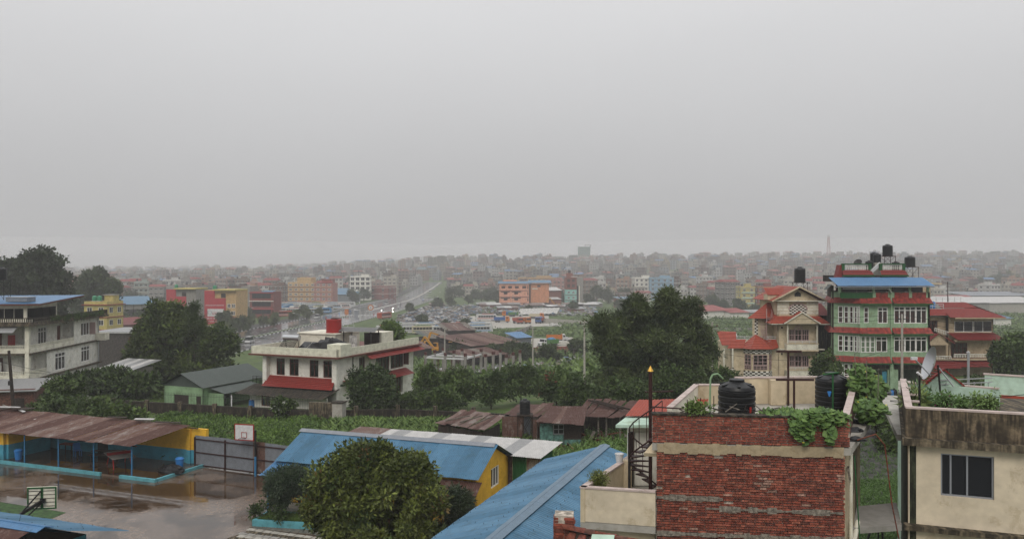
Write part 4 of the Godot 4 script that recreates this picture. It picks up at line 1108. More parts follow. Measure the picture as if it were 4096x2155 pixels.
	var lin := [hexed("9d5341").srgb_to_linear(), hexed("8f4b3c").srgb_to_linear(), hexed("80493d").srgb_to_linear()]
	for i in 700:
		var a := R.randf() * TAU; var r := sqrt(R.randf())
		hp.col = lin[i % 3] * R.randf_range(0.7, 1.2)
		hp.box(V(cos(a) * r * 1.5, (1.0 - r) * 0.95 * R.randf_range(0.6, 1.0) + 0.04, sin(a) * r * 1.1), V(0.23, 0.06, 0.11) * R.randf_range(0.4, 1.0), spin())
	var hpo := fin(self, "brick_rubble", hp, M.brick_mass); hpo.position = V(31.443, 0, -67.913); tag(hpo, "heap of broken red bricks beside the lane", "rubble", "", "stuff")
	var tr := thing("iron_tripod", "dark iron tripod frame standing in the lane grass", "frame", V(16.2, 0, -36.0))
	for p in [V(-0.7, 0, 0), V(0.3, 0, 0.3), V(0.3, 0, -0.5)]: bar(tr, "leg", M.dark_iron, p, V(0.1, 2.6, 0), 0.07)
	bar(tr, "cross_bar", M.dark_iron, V(-0.2, 1.6, 0.1), V(0.2, 1.6, 0), 0.06)
	b = B.new()
	var sht := thing("metal_sheet_stack", "stack of grey corrugated sheets lying before the green house", "metal sheets", V(37.267, 0, -82.233), -0.2)
	for i in 6:
		b = B.new(); b.corr(V(-1.2, 0.5 + i * 0.1, 0.3 - i * 0.25), V(2.4, 0, 0), V(0, 0.18, -1.0), 0.15, 0.03); fin(sht, "sheet", b, M.zinc)
	bx(sht, "trestle", M.wood_dark, V(0, 0.22, -0.5), V(2.2, 0.44, 1.2))
	tree("ground_shrub", "dark leafy shrub below the brick house canopy", "shrub", V(11.9, 3.3, -23.6), {"lobes": [[V(0, 0.6, 0), V(0.6, 0.8, 0.6), 18]], "bough": 0.3, "n": 8, "leaf": L.broad, "c0": Color(0.03, 0.06, 0.02), "c1": Color(0.07, 0.12, 0.03), "trunk": 0.05})

func thing_part(parent: Node, called: String, at: Vector3) -> Node3D:
	var o := Node3D.new(); o.name = kid(parent, called); parent.add_child(o); o.position = at
	return o

# ---------- houses across the lane ----------
func tiled(b: B, p0: Vector3, p1: Vector3, p2: Vector3, p3: Vector3, course := 0.3, lift := 0.045) -> void:   # eave left, eave right, top right, top left
	var nrm := (p1 - p0).cross(p2 - p0).normalized()
	if nrm.y < 0: nrm = -nrm
	var rows := maxi(2, roundi(((p3 + p2) * 0.5 - (p0 + p1) * 0.5).length() / course))
	for j in rows:
		var s := float(j) / rows; var e := float(j + 1) / rows
		var a := p0.lerp(p3, s); var c := p1.lerp(p2, s); var d := p1.lerp(p2, e); var f := p0.lerp(p3, e)
		b.quad(a + nrm * lift, c + nrm * lift, d, f)
		b.quad(a - nrm * 0.01, c - nrm * 0.01, c + nrm * lift, a + nrm * lift)

func balusters(parent: Node, a: Vector3, c: Vector3, h: float, m: Material, step := 0.2) -> void:
	var b := B.new()
	var n := maxi(2, int((c - a).length() / step))
	for i in n + 1:
		var p := a.lerp(c, float(i) / n)
		b.tube(p, p + V(0, h * 0.35, 0), 0.03, 0.065, 5, false); b.tube(p + V(0, h * 0.35, 0), p + V(0, h, 0), 0.065, 0.03, 5, false)
	fin(parent, "balusters", b, m)
	bar(parent, "top_rail", m, a + V(0, h, 0), c + V(0, h, 0), 0.12, 0.08)

func rails(parent: Node, a: Vector3, c: Vector3, hs: Array, m: Material, posts: int, t := 0.04) -> void:
	for h in hs: bar(parent, "rail", m, a + V(0, h, 0), c + V(0, h, 0), t)
	for i in posts:
		var p := a.lerp(c, float(i) / maxf(1, posts - 1))
		bar(parent, "rail_post", m, p, p + V(0, hs[0], 0), t)

# a window in a wall: frame with panes behind it, and a curtain inside if asked
func win(parent: Node, at: Vector3, turn: float, w: float, h: float, cols: int, rows: int, fm: Material, t := 0.07, transom := 0.0, curtain: Material = null, share := 0.6) -> Node3D:
	var o := thing_part(parent, "window", at); o.rotation.y = turn
	fin(o, "frame", window_frame(w, h, cols, rows, t, transom), fm)
	for i in cols: bx(o, "pane", M.glass, V(w * (i + 0.5) / cols, h / 2, -0.02), V(w / cols - t * 0.5, h - t, 0.008))
	if curtain:
		for i in cols:
			if R.randf() > share: continue
			var b := B.new(); b.corr(V(w * i / cols + 0.03, 0.05, -0.14), V(w / cols - 0.06, 0, 0), V(0, (h - transom) * R.randf_range(0.85, 0.98) - 0.05, 0), 0.12, 0.04); fin(o, "curtain", b, curtain)
	return o

func tank_stand(parent: Node, at: Vector3, w: float, h: float, m: Material) -> void:
	var b := B.new()
	for x in [-0.5, 0.5]:
		for z in [-0.5, 0.5]: b.span(at + V(x * w, 0, z * w), at + V(x * w, h, z * w), 0.05, 0.05)
	for k in [-0.5, 0.5]:
		b.span(at + V(-w / 2, h, k * w), at + V(w / 2, h, k * w), 0.06, 0.06); b.span(at + V(k * w, h, -w / 2), at + V(k * w, h, w / 2), 0.06, 0.06)
		b.span(at + V(-w / 2, 0.1, k * w), at + V(w / 2, h, k * w), 0.03, 0.03); b.span(at + V(w / 2, 0.1, k * w), at + V(-w / 2, h, k * w), 0.03, 0.03)
	b.box(at + V(0, h + 0.03, 0), V(w + 0.1, 0.03, w + 0.1))
	fin(parent, "tank_stand", b, m)

func checker(parent: Node, called: String, o: Vector3, u: Vector3, w: float, h: float, nx: int, ny: int) -> void:   # alternating proud white and dark blocks
	var a := B.new(); var c := B.new()
	var q := Basis(u, Vector3.UP, u.cross(Vector3.UP))
	for i in nx:
		for j in ny:
			((a if (i + j) % 2 else c) as B).box(o + u * (w * (i + 0.5) / nx) + V(0, h * (j + 0.5) / ny, 0), V(w / nx, h / ny, 0.08 if (i + j) % 2 else 0.05), q)
	fin(parent, called, a, M.white_wall); fin(parent, called, c, M.wood_dark)

func houses_right() -> void:
	# --- cream villa with orange tile roofs
	var v := thing("cream_villa", "cream villa with orange tile roofs and bay window", "house", V(29.47, 0, -90), -0.03)
	var b := B.new()
	var W := 4.52
	b.wall(V(0, 0, 0), V(W, 0, 0), 0.0, 9.6, 0.2, [[1.15, 3.5, 5.1, 6.35], [1.15, 3.5, 2.2, 3.45], [1.35, 3.2, 8.0, 9.1]])
	b.wall(V(0, 0, -7), V(0, 0, 0), 0.0, 9.6, 0.2, [[3.0, 4.2, 8.0, 9.2]]); b.wall(V(W, 0, 0), V(W, 0, -7), 0.0, 9.6, 0.2); b.wall(V(W, 0, -7), V(0, 0, -7), 0.0, 9.6, 0.2)
	b.prism([V(-0.1, 9.6, 0.0), V(W + 0.1, 9.6, 0.0), V(W / 2, 10.85, 0.0)], V(0, 0, 0.2))
	fin(v, "wall", b, M.cream)
	for y in [8.2, 8.55, 8.9, 9.25]:
		for a in [[0.0, 1.3], [3.25, W]]: bx(v, "groove_board", M.cream_pale, V((a[0] + a[1]) / 2, y, 0.015), V(a[1] - a[0], 0.30, 0.03))
	b = B.new()
	for k in [0, 1]:
		var e := V(-0.75 if k == 0 else W + 0.85, 9.5, 0.7); var t := V(W / 2, 11.1, 0.7)
		if k == 0: tiled(b, e + V(0, 0, -8.2), e, t, t + V(0, 0, -8.2))
		else: tiled(b, e, e + V(0, 0, -8.2), t + V(0, 0, -8.2), t)
	fin(v, "top_roof", b, M.tile_orange)
	for k in [[-0.75, W / 2], [W + 0.85, W / 2]]: bar(v, "barge_board", M.cream, V(k[0], 9.48, 0.72), V(k[1], 11.08, 0.72), 0.06, 0.14)
	bx(v, "gable_cornice", M.cream_pale, V(W / 2, 9.52, 0.25), V(W + 1.3, 0.1, 0.5))
	b = B.new(); b.prism([V(1.9, 10.0, 0.03), V(2.6, 10.0, 0.03), V(2.6, 10.35, 0.03), V(2.25, 10.6, 0.03), V(1.9, 10.35, 0.03)], V(0, 0, 0.02)); fin(v, "attic_vent", b, M.black)
	b = B.new(); tiled(b, V(-0.9, 10.15, -0.6), V(1.0, 10.15, -0.6), V(1.4, 10.95, -2.4), V(-0.9, 10.95, -2.4)); fin(v, "dormer_roof", b, M.tile_orange)
	bx(v, "dormer_wall", M.cream, V(0.0, 9.9, -1.5), V(1.7, 0.6, 1.6))
	checker(v, "lattice", V(1.35, 8.0, 0.03), Vector3.RIGHT, 1.85, 1.1, 8, 7)
	b = B.new()
	for i in 10: b.span(V(2.27 - cos(PI * i / 10) * 1.0, 8.55 + sin(PI * i / 10) * 0.7, 0.06), V(2.27 - cos(PI * (i + 1) / 10) * 1.0, 8.55 + sin(PI * (i + 1) / 10) * 0.7, 0.06), 0.12, 0.12)
	fin(v, "arch_trim", b, M.mauve_frame)
	# middle roof with its small gable
	b = B.new(); tiled(b, V(-1.0, 7.05, 1.0), V(W + 1.0, 7.05, 1.0), V(W + 0.05, 7.85, 0.02), V(-0.3, 7.85, 0.02))
	tiled(b, V(-1.0, 7.05, -3.0), V(-1.0, 7.05, 1.0), V(-0.02, 7.95, 0.0), V(-0.02, 7.95, -3.0))
	tiled(b, V(0.35, 7.1, 1.35), V(0.35, 7.1, 1.36), V(2.3, 8.35, 1.3), V(2.3, 8.35, 0.1)); tiled(b, V(0.35, 7.1, 1.4), V(2.3, 8.35, 1.4), V(2.3, 8.35, 0.1), V(0.35, 7.1, 0.8)); tiled(b, V(2.3, 8.35, 1.4), V(4.3, 7.1, 1.4), V(4.3, 7.1, 0.8), V(2.3, 8.35, 0.1))
	fin(v, "middle_roof", b, M.tile_orange)
	b = B.new(); b.prism([V(0.45, 7.05, 1.3), V(4.2, 7.05, 1.3), V(2.3, 8.22, 1.3)], V(0, 0, 0.1)); fin(v, "porch_gable", b, M.cream)
	for k in [0.35, 4.3]: bar(v, "barge_board", M.cream_pale, V(k, 7.08, 1.42), V(2.3, 8.32, 1.42), 0.06, 0.12)
	bx(v, "soffit", M.cream_pale, V(W / 2, 6.99, 0.5), V(W + 1.9, 0.08, 1.0))
	for x in [0.9, 4.1]: rod(v, "column", M.cream_pale, V(x, 4.85, 0.85), V(x, 6.95, 0.85), 0.09)
	for y in [5.1, 2.2]:
		for a in [[1.15, 0.75, 3], [1.95, 0.75, 2], [2.75, 0.75, 3]]: win(v, V(a[0], y, -0.08), 0, a[1], 1.25, a[2], 2, M.mauve_frame, 0.07)
		b = B.new(); for i in 8: b.span(V(2.33 - cos(PI * i / 8) * 0.42, y + 1.25 + sin(PI * i / 8) * 0.4, 0.04), V(2.33 - cos(PI * (i + 1) / 8) * 0.42, y + 1.25 + sin(PI * (i + 1) / 8) * 0.4, 0.04), 0.1, 0.1)
		for i in 3: b.span(V(2.33, y + 1.25, 0.04), V(2.33 + cos(PI * (i + 1) / 4) * 0.4, y + 1.25 + sin(PI * (i + 1) / 4) * 0.38, 0.04), 0.05, 0.05)
		fin(v, "fanlight", b, M.mauve_frame)
		bx(v, "balcony_slab", M.cream, V(2.45, y - 1.0, 0.55), V(3.5, 0.14, 1.1)); bx(v, "balcony_front", M.cream_pale, V(2.45, y - 0.62, 1.0), V(3.4, 0.66, 0.12)); bx(v, "balcony_coping", M.cream, V(2.45, y - 0.26, 1.0), V(3.56, 0.07, 0.2))
		for k in [0.82, 4.08]: bx(v, "balcony_side", M.cream_pale, V(k, y - 0.62, 0.5), V(0.12, 0.66, 0.9))
		rails(v, V(0.9, y - 0.22, 1.0), V(4.0, y - 0.22, 1.0), [0.3, 0.16], M.white_paint, 5)
		for x in [0.5, 4.3]: bx(v, "wall_lamp", M.wood_dark, V(x, y + 1.45, 0.06), V(0.16, 0.2, 0.1))
	bx(v, "ledge", M.cream_pale, V(W / 2, 4.16, 0.1), V(W + 1.2, 0.12, 0.5))
	# low wing with the bay
	b = B.new()
	b.wall(V(-0.7, 0, 0.3), V(0, 0, 0.3), 0, 4.3, 0.2); fin(v, "wing_wall", b, M.cream)
	b = B.new(); b.wall(V(-5.2, 0, 0.3), V(-3.75, 0, 0.3), 0, 4.3, 0.2); b.wall(V(-5.2, 0, -6), V(-5.2, 0, 0.3), 0, 4.3, 0.2); b.wall(V(0, 0, -6), V(-5.2, 0, -6), 0, 4.3, 0.2)
	fin(v, "wing_wall", b, M.cream)
	var bay := [V(-3.75, 0, 0.3), V(-3.1, 0, 1.25), V(-1.3, 0, 1.25), V(-0.7, 0, 0.3)]
	for i in 3:
		var p: Vector3 = bay[i]; var q: Vector3 = bay[i + 1]; var l := (q - p).length(); var u := (q - p) / l
		b = B.new(); b.wall(p, q, 0, 4.3, 0.15, [[0.12, l - 0.12, 2.0, 3.65]]); fin(v, "bay_wall", b, M.cream)
		win(v, p + u * 0.12 + V(0, 2.5, 0), atan2(-u.z, u.x), l - 0.24, 1.15, 3 if i == 1 else 2, 3, M.mauve_frame, 0.07)
		win(v, p + u * 0.12 + V(0, 2.0, 0), atan2(-u.z, u.x), l - 0.24, 0.45, 4 if i == 1 else 3, 2, M.mauve_frame, 0.06)
		checker(v, "checker_band", p + V(0, 1.0, 0) + u.cross(Vector3.UP) * 0.03, u, l, 0.85, 6 if i == 1 else 4, 5)
		checker(v, "checker_band", p + V(0, 3.75, 0) + u.cross(Vector3.UP) * 0.03, u, l, 0.4, 6 if i == 1 else 4, 3)
	b = B.new()
	var apx := V(-2.2, 5.75, -0.6)
	var ev := [V(-4.3, 4.3, 0.2), V(-3.4, 4.3, 1.75), V(-1.0, 4.3, 1.75), V(-0.05, 4.3, 0.5)]
	for i in 3: tiled(b, ev[i], ev[i + 1], apx, apx)
	tiled(b, V(-5.7, 4.3, 0.8), V(-4.0, 4.3, 0.8), V(-3.3, 5.2, -0.4), V(-4.9, 5.2, -0.4)); tiled(b, V(-6.2, 4.6, 0.4), V(-4.6, 4.6, 0.4), V(-4.0, 5.9, -2.2), V(-6.2, 6.0, -2.2)); tiled(b, V(-0.8, 4.4, 0.8), V(0.0, 4.4, 0.5), V(0.0, 5.2, -0.4), V(-1.6, 5.2, -0.4))
	fin(v, "wing_roof", b, M.tile_orange)
	bx(v, "wing_terrace", M.cream, V(-2.6, 4.5, -3.4), V(5.2, 0.25, 5.6))
	rails(v, V(-4.3, 4.75, -0.5), V(0, 4.75, -0.5), [0.75, 0.5, 0.25], M.white_paint, 6, 0.06); rails(v, V(-4.3, 4.75, -0.5), V(-3.2, 4.75, -5.6), [0.75, 0.5], M.white_paint, 4, 0.06)
	# side balcony
	bx(v, "side_balcony", M.cream, V(-5.6, 1.3, 0.4), V(1.3, 0.5, 1.6)); for x in [-6.1, -5.15]: rod(v, "column", M.cream_pale, V(x, 1.5, 1.0), V(x, 4.3, 1.0), 0.1)
	rails(v, V(-6.15, 1.55, 1.1), V(-5.0, 1.55, 1.1), [0.5, 0.32, 0.15], M.white_paint, 2)
	bx(v, "side_balcony_base", M.cream, V(-5.5, 0.6, 0.2), V(0.6, 1.2, 0.6))
	# stair turret
	bx(v, "turret_wall", M.cream, V(-0.9, 6.2, -2.6), V(1.7, 3.2, 2.2))
	checker(v, "checker_column", V(-2.1, 4.7, -1.4), Vector3.RIGHT, 0.35, 2.9, 2, 15)
	b = B.new(); var ta := V(-0.4, 9.25, -2.4); tiled(b, V(-3.0, 7.5, -1.0), V(-0.9, 7.5, -0.6), ta, ta); tiled(b, V(-0.9, 7.5, -0.6), V(0, 7.7, -1.0), V(0, 9.2, -2.4), ta); fin(v, "turret_roof", b, M.tile_orange)
	var ss := B.new()
	for i in 16:
		var a := 1.0 + i * 0.4
		ss.box(V(-1.0 + cos(a) * 0.3, 4.8 + i * 0.19, -0.6 + sin(a) * 0.3), V(0.6, 0.04, 0.2), Basis(Vector3.UP, -a)); ss.span(V(-1.0 + cos(a) * 0.6, 4.8 + i * 0.19, -0.6 + sin(a) * 0.6), V(-1.0 + cos(a) * 0.6, 5.7 + i * 0.19, -0.6 + sin(a) * 0.6), 0.025, 0.025)
	ss.tube(V(-1, 4.7, -0.6), V(-1, 8.6, -0.6), 0.05, 0.05, 6); fin(v, "outside_spiral_stair", ss, M.mauve_frame)
	tank_stand(v, V(3.3, 9.5, -2.5), 1.3, 2.0, M.iron)
	tank("black tank on a rusty frame above the cream villa", v.transform * V(3.3, 11.55, -2.5), 0.62, 1.75, "roof tanks")
	# dark old house between
	var dk := thing("dark_old_house", "narrow dark weathered house squeezed between villa and green building", "house", V(34.9, 0, -94), 0.0)
	b = B.new(); b.box(V(0.5, 3.9, -3), V(2.6, 7.8, 6)); fin(dk, "wall", b, M.dark_concrete)
	b = B.new(); tiled(b, V(-0.9, 7.7, 0.6), V(1.9, 7.7, 0.6), V(1.9, 9.0, -2.5), V(-0.3, 9.0, -2.5)); fin(dk, "roof", b, M.tile_dark)
	for y in [2.2, 5.2]: bx(dk, "window", M.black, V(0.4, y, 0.02), V(0.8, 1.0, 0.06))
	# --- green building
	var g := thing("green_building", "green four-storey building with blue sheet roof and white windows", "building", V(34.438, 0, -85), 0.0)
	var S := 9.42
	var wins := [[5.66, 9.1, 7.35, 9.1], [3.95, 5.0, 7.35, 9.05], [2.5, 3.0, 7.4, 9.05], [3.75, 4.95, 4.35, 5.95], [5.66, 9.1, 4.35, 5.95], [6.1, 8.9, 0.3, 2.7], [3.4, 5.0, 0.3, 2.5]]
	b = B.new()
	b.wall(V(2.1, 0, 0), V(S, 0, 0), 0, 10.6, 0.2, wins.map(func(a): return [a[0] - 2.1, a[1] - 2.1, a[2], a[3]]))
	b.wall(V(S, 0, 0), V(S, 0, -8), 0, 10.6, 0.2); b.wall(V(S, 0, -8), V(1.75, 0, -8), 0, 10.6, 0.2)
	fin(g, "wall", b, M.green_wall)
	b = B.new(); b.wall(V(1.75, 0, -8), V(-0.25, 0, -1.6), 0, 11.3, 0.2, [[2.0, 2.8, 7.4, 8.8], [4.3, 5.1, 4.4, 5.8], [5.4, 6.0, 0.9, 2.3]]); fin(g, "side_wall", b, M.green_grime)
	# rounded corner with bay windows
	var cur := []
	for i in 7: cur.append(V(-0.25 + 2.35 * sin(PI / 2 * i / 6), 0, -1.6 * cos(PI / 2 * i / 6)))
	for i in 6:
		var p: Vector3 = cur[i]; var q: Vector3 = cur[i + 1]; var l := (q - p).length(); var u := (q - p) / l
		b = B.new(); b.wall(p, q, 0, 10.6, 0.15, [[0.05, l - 0.05, 7.3, 9.1], [0.05, l - 0.05, 4.3, 6.0], [0.05, l - 0.05, 1.3, 3.0]] if i > 0 else []); fin(g, "corner_wall", b, M.green_wall)
		if i > 0:
			for y in [[7.3, 1.8], [4.3, 1.7], [1.3, 1.7]]: win(g, p + u * 0.05 + V(0, y[0], 0), atan2(-u.z, u.x), l - 0.1, y[1], 1, 3, M.white_frame, 0.075, 0.0, M.curtain, 0.75)
	for i in 3: win(g, V(2.15 + i * 0.5, 4.3, 0.02), 0, 0.48, 1.7, 1, 3, M.white_frame, 0.075, 0.0, M.curtain_pale, 0.7)
	win(g, V(2.5, 7.4, -0.05), 0, 0.5, 1.65, 1, 3, M.white_frame, 0.07, 0.0, M.curtain, 1.0)
	win(g, V(3.95, 7.35, -0.05), 0, 1.05, 1.7, 2, 1, M.white_frame, 0.08, 0.4, M.curtain, 1.0)
	win(g, V(3.75, 4.35, -0.05), 0, 1.2, 1.6, 2, 1, M.white_frame, 0.08, 0.4, M.curtain_pale, 0.5)
	for i in 3:
		win(g, V(5.66 + i * 1.15, 7.35, -0.05), 0, 1.14, 1.75, 2, 1, M.white_frame, 0.08, 0.38, M.curtain, 0.8)
		win(g, V(5.66 + i * 1.15, 4.35, -0.05), 0, 1.14, 1.6, 2, 1, M.white_frame, 0.08, 0.36, M.curtain, 0.25)
	# red bands with green underside
	for y in [9.45, 6.3, 3.25]:
		b = B.new()
		var rim := []
		for i in 7: rim.append([cur[i] + V(0, y + 0.58, 0), cur[i] + (cur[i] - V(2.1, 0, -1.6 - 1.4)).normalized() * 0.0 + V(-cos(PI / 2 * i / 6) * 0.35, y, 0.55 * sin(PI / 2 * i / 6) + 0.05)])
		rim.append([V(5.2, y + 0.62, 0.0), V(5.2, y, 0.6)])
		for i in rim.size() - 1: b.quad(rim[i][1], rim[i + 1][1], rim[i + 1][0], rim[i][0]); b.quad(rim[i + 1][1], rim[i][1], rim[i][0] - V(0, 0.6, 0), rim[i + 1][0] - V(0, 0.6, 0))
		b.quad(V(5.4, y, 0.6), V(S + 0.1, y, 0.6), V(S, y + 0.58, 0.0), V(5.4, y + 0.58, 0.0))
		b.quad(V(1.35, y, -8.0), V(-0.6, y, -1.6), V(-0.25, y + 0.55, -1.6), V(1.7, y + 0.55, -8.0))
		fin(g, "red_skirt", b, M.band_red)
		bx(g, "band_edge", M.dark_green, V((5.4 + S) / 2 + 0.05, y - 0.07, 0.3), V(S - 5.3, 0.14, 0.6)); bx(g, "band_edge", M.dark_green, V(3.6, y - 0.07, 0.3), V(3.2, 0.14, 0.6))
	rod(g, "drain_pipe", M.green_wall, V(5.28, 0, 0.2), V(5.28, 10.7, 0.2), 0.07)
	bx(g, "pillar", M.green_wall, V(5.3, 1.6, 0.15), V(0.35, 3.2, 0.3))
	# top floor: open dark gallery with panels
	for a in [[0.0, 3.4, M.dark_green], [3.75, 5.0, M.band_red], [5.7, 7.2, M.band_red], [7.55, 9.0, M.band_red]]: bx(g, "gallery_panel", a[2], V((a[0] + a[1]) / 2, 10.28, 0.03), V(a[1] - a[0], 0.6, 0.06))
	for x in [0.0, 3.55, 5.3, 7.35, 9.25]: bx(g, "gallery_post", M.green_wall, V(x, 10.9, -0.1), V(0.22, 0.7, 0.2))
	bx(g, "gallery_back", M.dark_concrete, V(4.9, 11.0, -2.5), V(8.6, 1.0, 0.2))
	for x in [1.2, 2.4, 4.3, 6.3, 8.2]: bx(g, "gallery_pane", M.glass_dark, V(x, 10.92, -0.15), V(1.1, 0.62, 0.03))
	bx(g, "slab", M.concrete, V(5.5, 10.55, -4.0), V(7.4, 0.14, 7.6))
	roof_sheets(g, "roof_sheet", V(-0.5, 11.28, 0.75), V(10.1, 0.0, 0), V(0.0, 0.85, -2.6), 11, [M.roof_blue_new], 0.2, 0.03)
	bar(g, "gutter", M.sheet_grey, V(-0.9, 11.2, 0.8), V(9.5, 11.2, 0.8), 0.12, 0.1)
	b = B.new(); b.pipe([V(0.1, 11.0, 0.5), V(4.9, 11.0, 0.5), V(5.25, 10.6, 0.3)], 0.05, 6); fin(g, "gutter_pipe", b, M.white_paint)
	b = B.new(); tiled(b, V(0.2, 10.8, -5.0), V(-0.9, 10.8, -1.4), V(-0.3, 11.4, -1.3), V(0.8, 11.4, -5.0)); fin(g, "side_roof", b, M.roof_dark)
	# roof terrace
	bx(g, "terrace_block", M.dark_concrete, V(4.9, 12.0, -5.6), V(7.2, 0.7, 5.0))
	for a in [[1.5, 4.6], [5.6, 8.3]]:
		b = B.new(); tiled(b, V(a[0] - 0.1, 12.4, -2.6), V(a[1] + 0.1, 12.4, -2.6), V(a[1], 12.95, -3.1), V(a[0], 12.95, -3.1)); fin(g, "terrace_skirt", b, M.tile_dark)
		bx(g, "terrace_band", M.dark_green, V((a[0] + a[1]) / 2, 12.32, -2.65), V(a[1] - a[0] + 0.3, 0.16, 0.3))
		balusters(g, V(a[0] + 0.3, 12.95, -3.2), V(a[1] - 0.3, 12.95, -3.2), 0.55, M.white_wall)
		for x in [a[0] + 0.1, a[1] - 0.1]: bx(g, "terrace_pier", M.dark_green, V(x, 13.25, -3.2), V(0.3, 0.75, 0.3))
		bx(g, "terrace_beam", M.dark_green, V((a[0] + a[1]) / 2, 13.6, -3.2), V(a[1] - a[0], 0.1, 0.32))
	b = B.new(); b.prism([V(0.9, 12.1, -3.0), V(1.7, 12.1, -3.0), V(1.6, 13.5, -3.2), V(1.3, 13.5, -3.2)], V(0, 0, 1.0)); fin(g, "corner_roof", b, M.tile_dark)
	for i in 3: bar(g, "stair_stringer", M.white_paint, V(4.5, 12.5 + i * 0.18, -2.9), V(5.7, 13.4 + i * 0.18, -3.4), 0.09)
	tank_stand(g, V(7.3, 13.3, -5.0), 1.2, 1.15, M.iron)
	tank("highest black tank standing on the green building's iron frame", g.transform * V(7.3, 14.5, -5.0), 0.54, 1.3, "tanks on the green building")
	for a in [[5.95, 13.75, -4.6, "black tank second from the left on the green building"], [5.0, 12.95, -4.4, "lowest black tank by the dish on the green building"], [6.2, 13.9, -5.9, "black tank half hidden behind the highest one on the green roof"], [8.4, 12.85, -5.4, "grey-black tank at the balustrade end of the green roof"]]:
		tank(a[3], g.transform * V(a[0], a[1], a[2]), 0.42, 1.05, "tanks on the green building"); bx(g, "tank_plinth", M.concrete, V(a[0], (a[1] + 12.35) / 2, a[2]), V(0.9, maxf(0.05, a[1] - 12.35), 0.9))
	var di := thing("small_dish", "small dark satellite dish on the green building's terrace", "satellite dish", g.transform * V(3.6, 13.7, -4.0)); b = B.new(); b.lathe(Vector3.ZERO, [Vector2(0.02, 0), Vector2(0.25, 0.03), Vector2(0.45, 0.12)], 16); var dd := fin(di, "dish", b, M.dark_iron); dd.rotation = V(0.5, 0.4, 0.8); rod(di, "mast", M.dark_iron, V(0.05, -0.8, 0), V(0, 0.05, 0), 0.04)
	# shops at the ground
	for a in [[2.1, 5.1], [5.5, 9.2]]:
		for j in 4: bx(g, "shutter_slat", M.dark_concrete, V((a[0] + a[1]) / 2, 2.62 + j * 0.13, 0.05 + 0.01 * (j % 2)), V(a[1] - a[0], 0.125, 0.06))
	bx(g, "shop_counter", M.wood_dark, V(4.2, 0.7, -0.4), V(1.5, 0.8, 0.5)); bx(g, "wooden_door", M.wood_grey, V(8.6, 1.4, 0.02), V(0.9, 2.2, 0.06)); bx(g, "shop_shelf", M.white_wall, V(7.0, 0.8, -0.6), V(1.6, 0.9, 0.4)); bx(g, "shop_door", M.wall_blue, V(4.8, 1.3, -0.3), V(0.5, 2.0, 0.05))
	for i in 7:
		var p := g.transform * V(3.2 + i * 0.62, 0.0, 1.3 + (i % 3) * 0.3)
		var o := thing("shop_crate", ["white jerrycan outside the green shop", "dark crate by the green shop door", "blue drum outside the green shop", "dark sack outside the green shop", "pale sack beside the green shop pillar", "black drum by the green shop", "blue crate nearest the dish wall"][i], "goods", p, i * 0.4)
		b = B.new(); b.lathe(Vector3.ZERO, [Vector2(0, 0), Vector2(0.28, 0), Vector2(0.31, 0.4), Vector2(0.24, 0.62), Vector2(0.0, 0.68)], 8); fin(o, "body", b, [M.white_paint, M.wood_dark, M.bin_blue, M.tarp_black, M.tarp_white, M.black, M.bin_blue][i])
		bx(o, "cap", M.dark_iron, V(0, 0.7, 0), V(0.16, 0.08, 0.16))
	# --- beige house
	var e := thing("beige_house", "beige house with stepped red roofs beside the green building", "house", V(51.593, -1.2, -100), 0.0)
	var z := 1.2
	b = B.new()
	b.wall(V(2.7, 0, -0.6), V(8.2, 0, -0.6), 0, 7.2 + z, 0.2, [[0.65, 5.4, 5.25 + z, 6.6 + z], [0.2, 2.3, 2.0 + z, 3.9 + z]]); b.wall(V(0, 0, -1.4), V(2.7, 0, -1.4), 0, 7.3 + z, 0.2, [[0.5, 1.7, 4.9 + z, 6.6 + z], [0.1, 0.9, 1.2 + z, 3.6 + z]]); b.wall(V(8.2, 0, -0.6), V(8.2, 0, -8), 0, 7.2 + z, 0.2); b.wall(V(0, 0, -8), V(0, 0, -1.4), 0, 7.2 + z, 0.2); b.wall(V(8.2, 0, -8), V(0, 0, -8), 0, 7.2 + z, 0.2)
	fin(e, "wall", b, M.beige); bx(e, "ceiling", M.concrete, V(4.1, 7.15 + z, -4.4), V(7.8, 0.15, 7.0))
	for i in 2: win(e, V(3.4 + i * 2.38, 5.25 + z, -0.66), 0, 2.3, 1.35, 2, 1, M.white_frame, 0.06)
	win(e, V(2.95, 2.0 + z, -0.66), 0, 2.0, 1.9, 4, 3, M.brown_frame, 0.07); win(e, V(0.5, 4.9 + z, -1.46), 0, 1.2, 1.7, 3, 3, M.brown_frame, 0.07)
	bx(e, "door", M.black, V(0.5, 2.4 + z, -1.5), V(0.8, 2.3, 0.06))
	b = B.new(); tiled(b, V(2.2, 7.1 + z, 0.6), V(9.1, 7.1 + z, 0.6), V(7.3, 8.1 + z, -2.2), V(2.6, 8.1 + z, -2.2)); tiled(b, V(2.6, 8.15 + z, -2.3), V(7.2, 8.15 + z, -2.3), V(6.6, 8.8 + z, -4.0), V(2.7, 8.8 + z, -4.0)); tiled(b, V(9.1, 7.1 + z, 0.6), V(9.1, 7.1 + z, -8), V(6.6, 8.8 + z, -5.0), V(6.6, 8.8 + z, -4.0)); fin(e, "top_roof", b, M.tile_red)
	b = B.new(); tiled(b, V(-0.3, 7.3 + z, -0.4), V(3.2, 7.3 + z, -0.4), V(2.6, 8.05 + z, -1.6), V(-0.3, 8.05 + z, -1.6)); fin(e, "side_roof", b, M.tile_red)
	b = B.new(); tiled(b, V(3.0, 4.35 + z, 0.9), V(9.0, 4.35 + z, 0.9), V(8.2, 5.15 + z, -0.58), V(2.4, 5.15 + z, -0.58)); fin(e, "middle_roof", b, M.tile_dark)
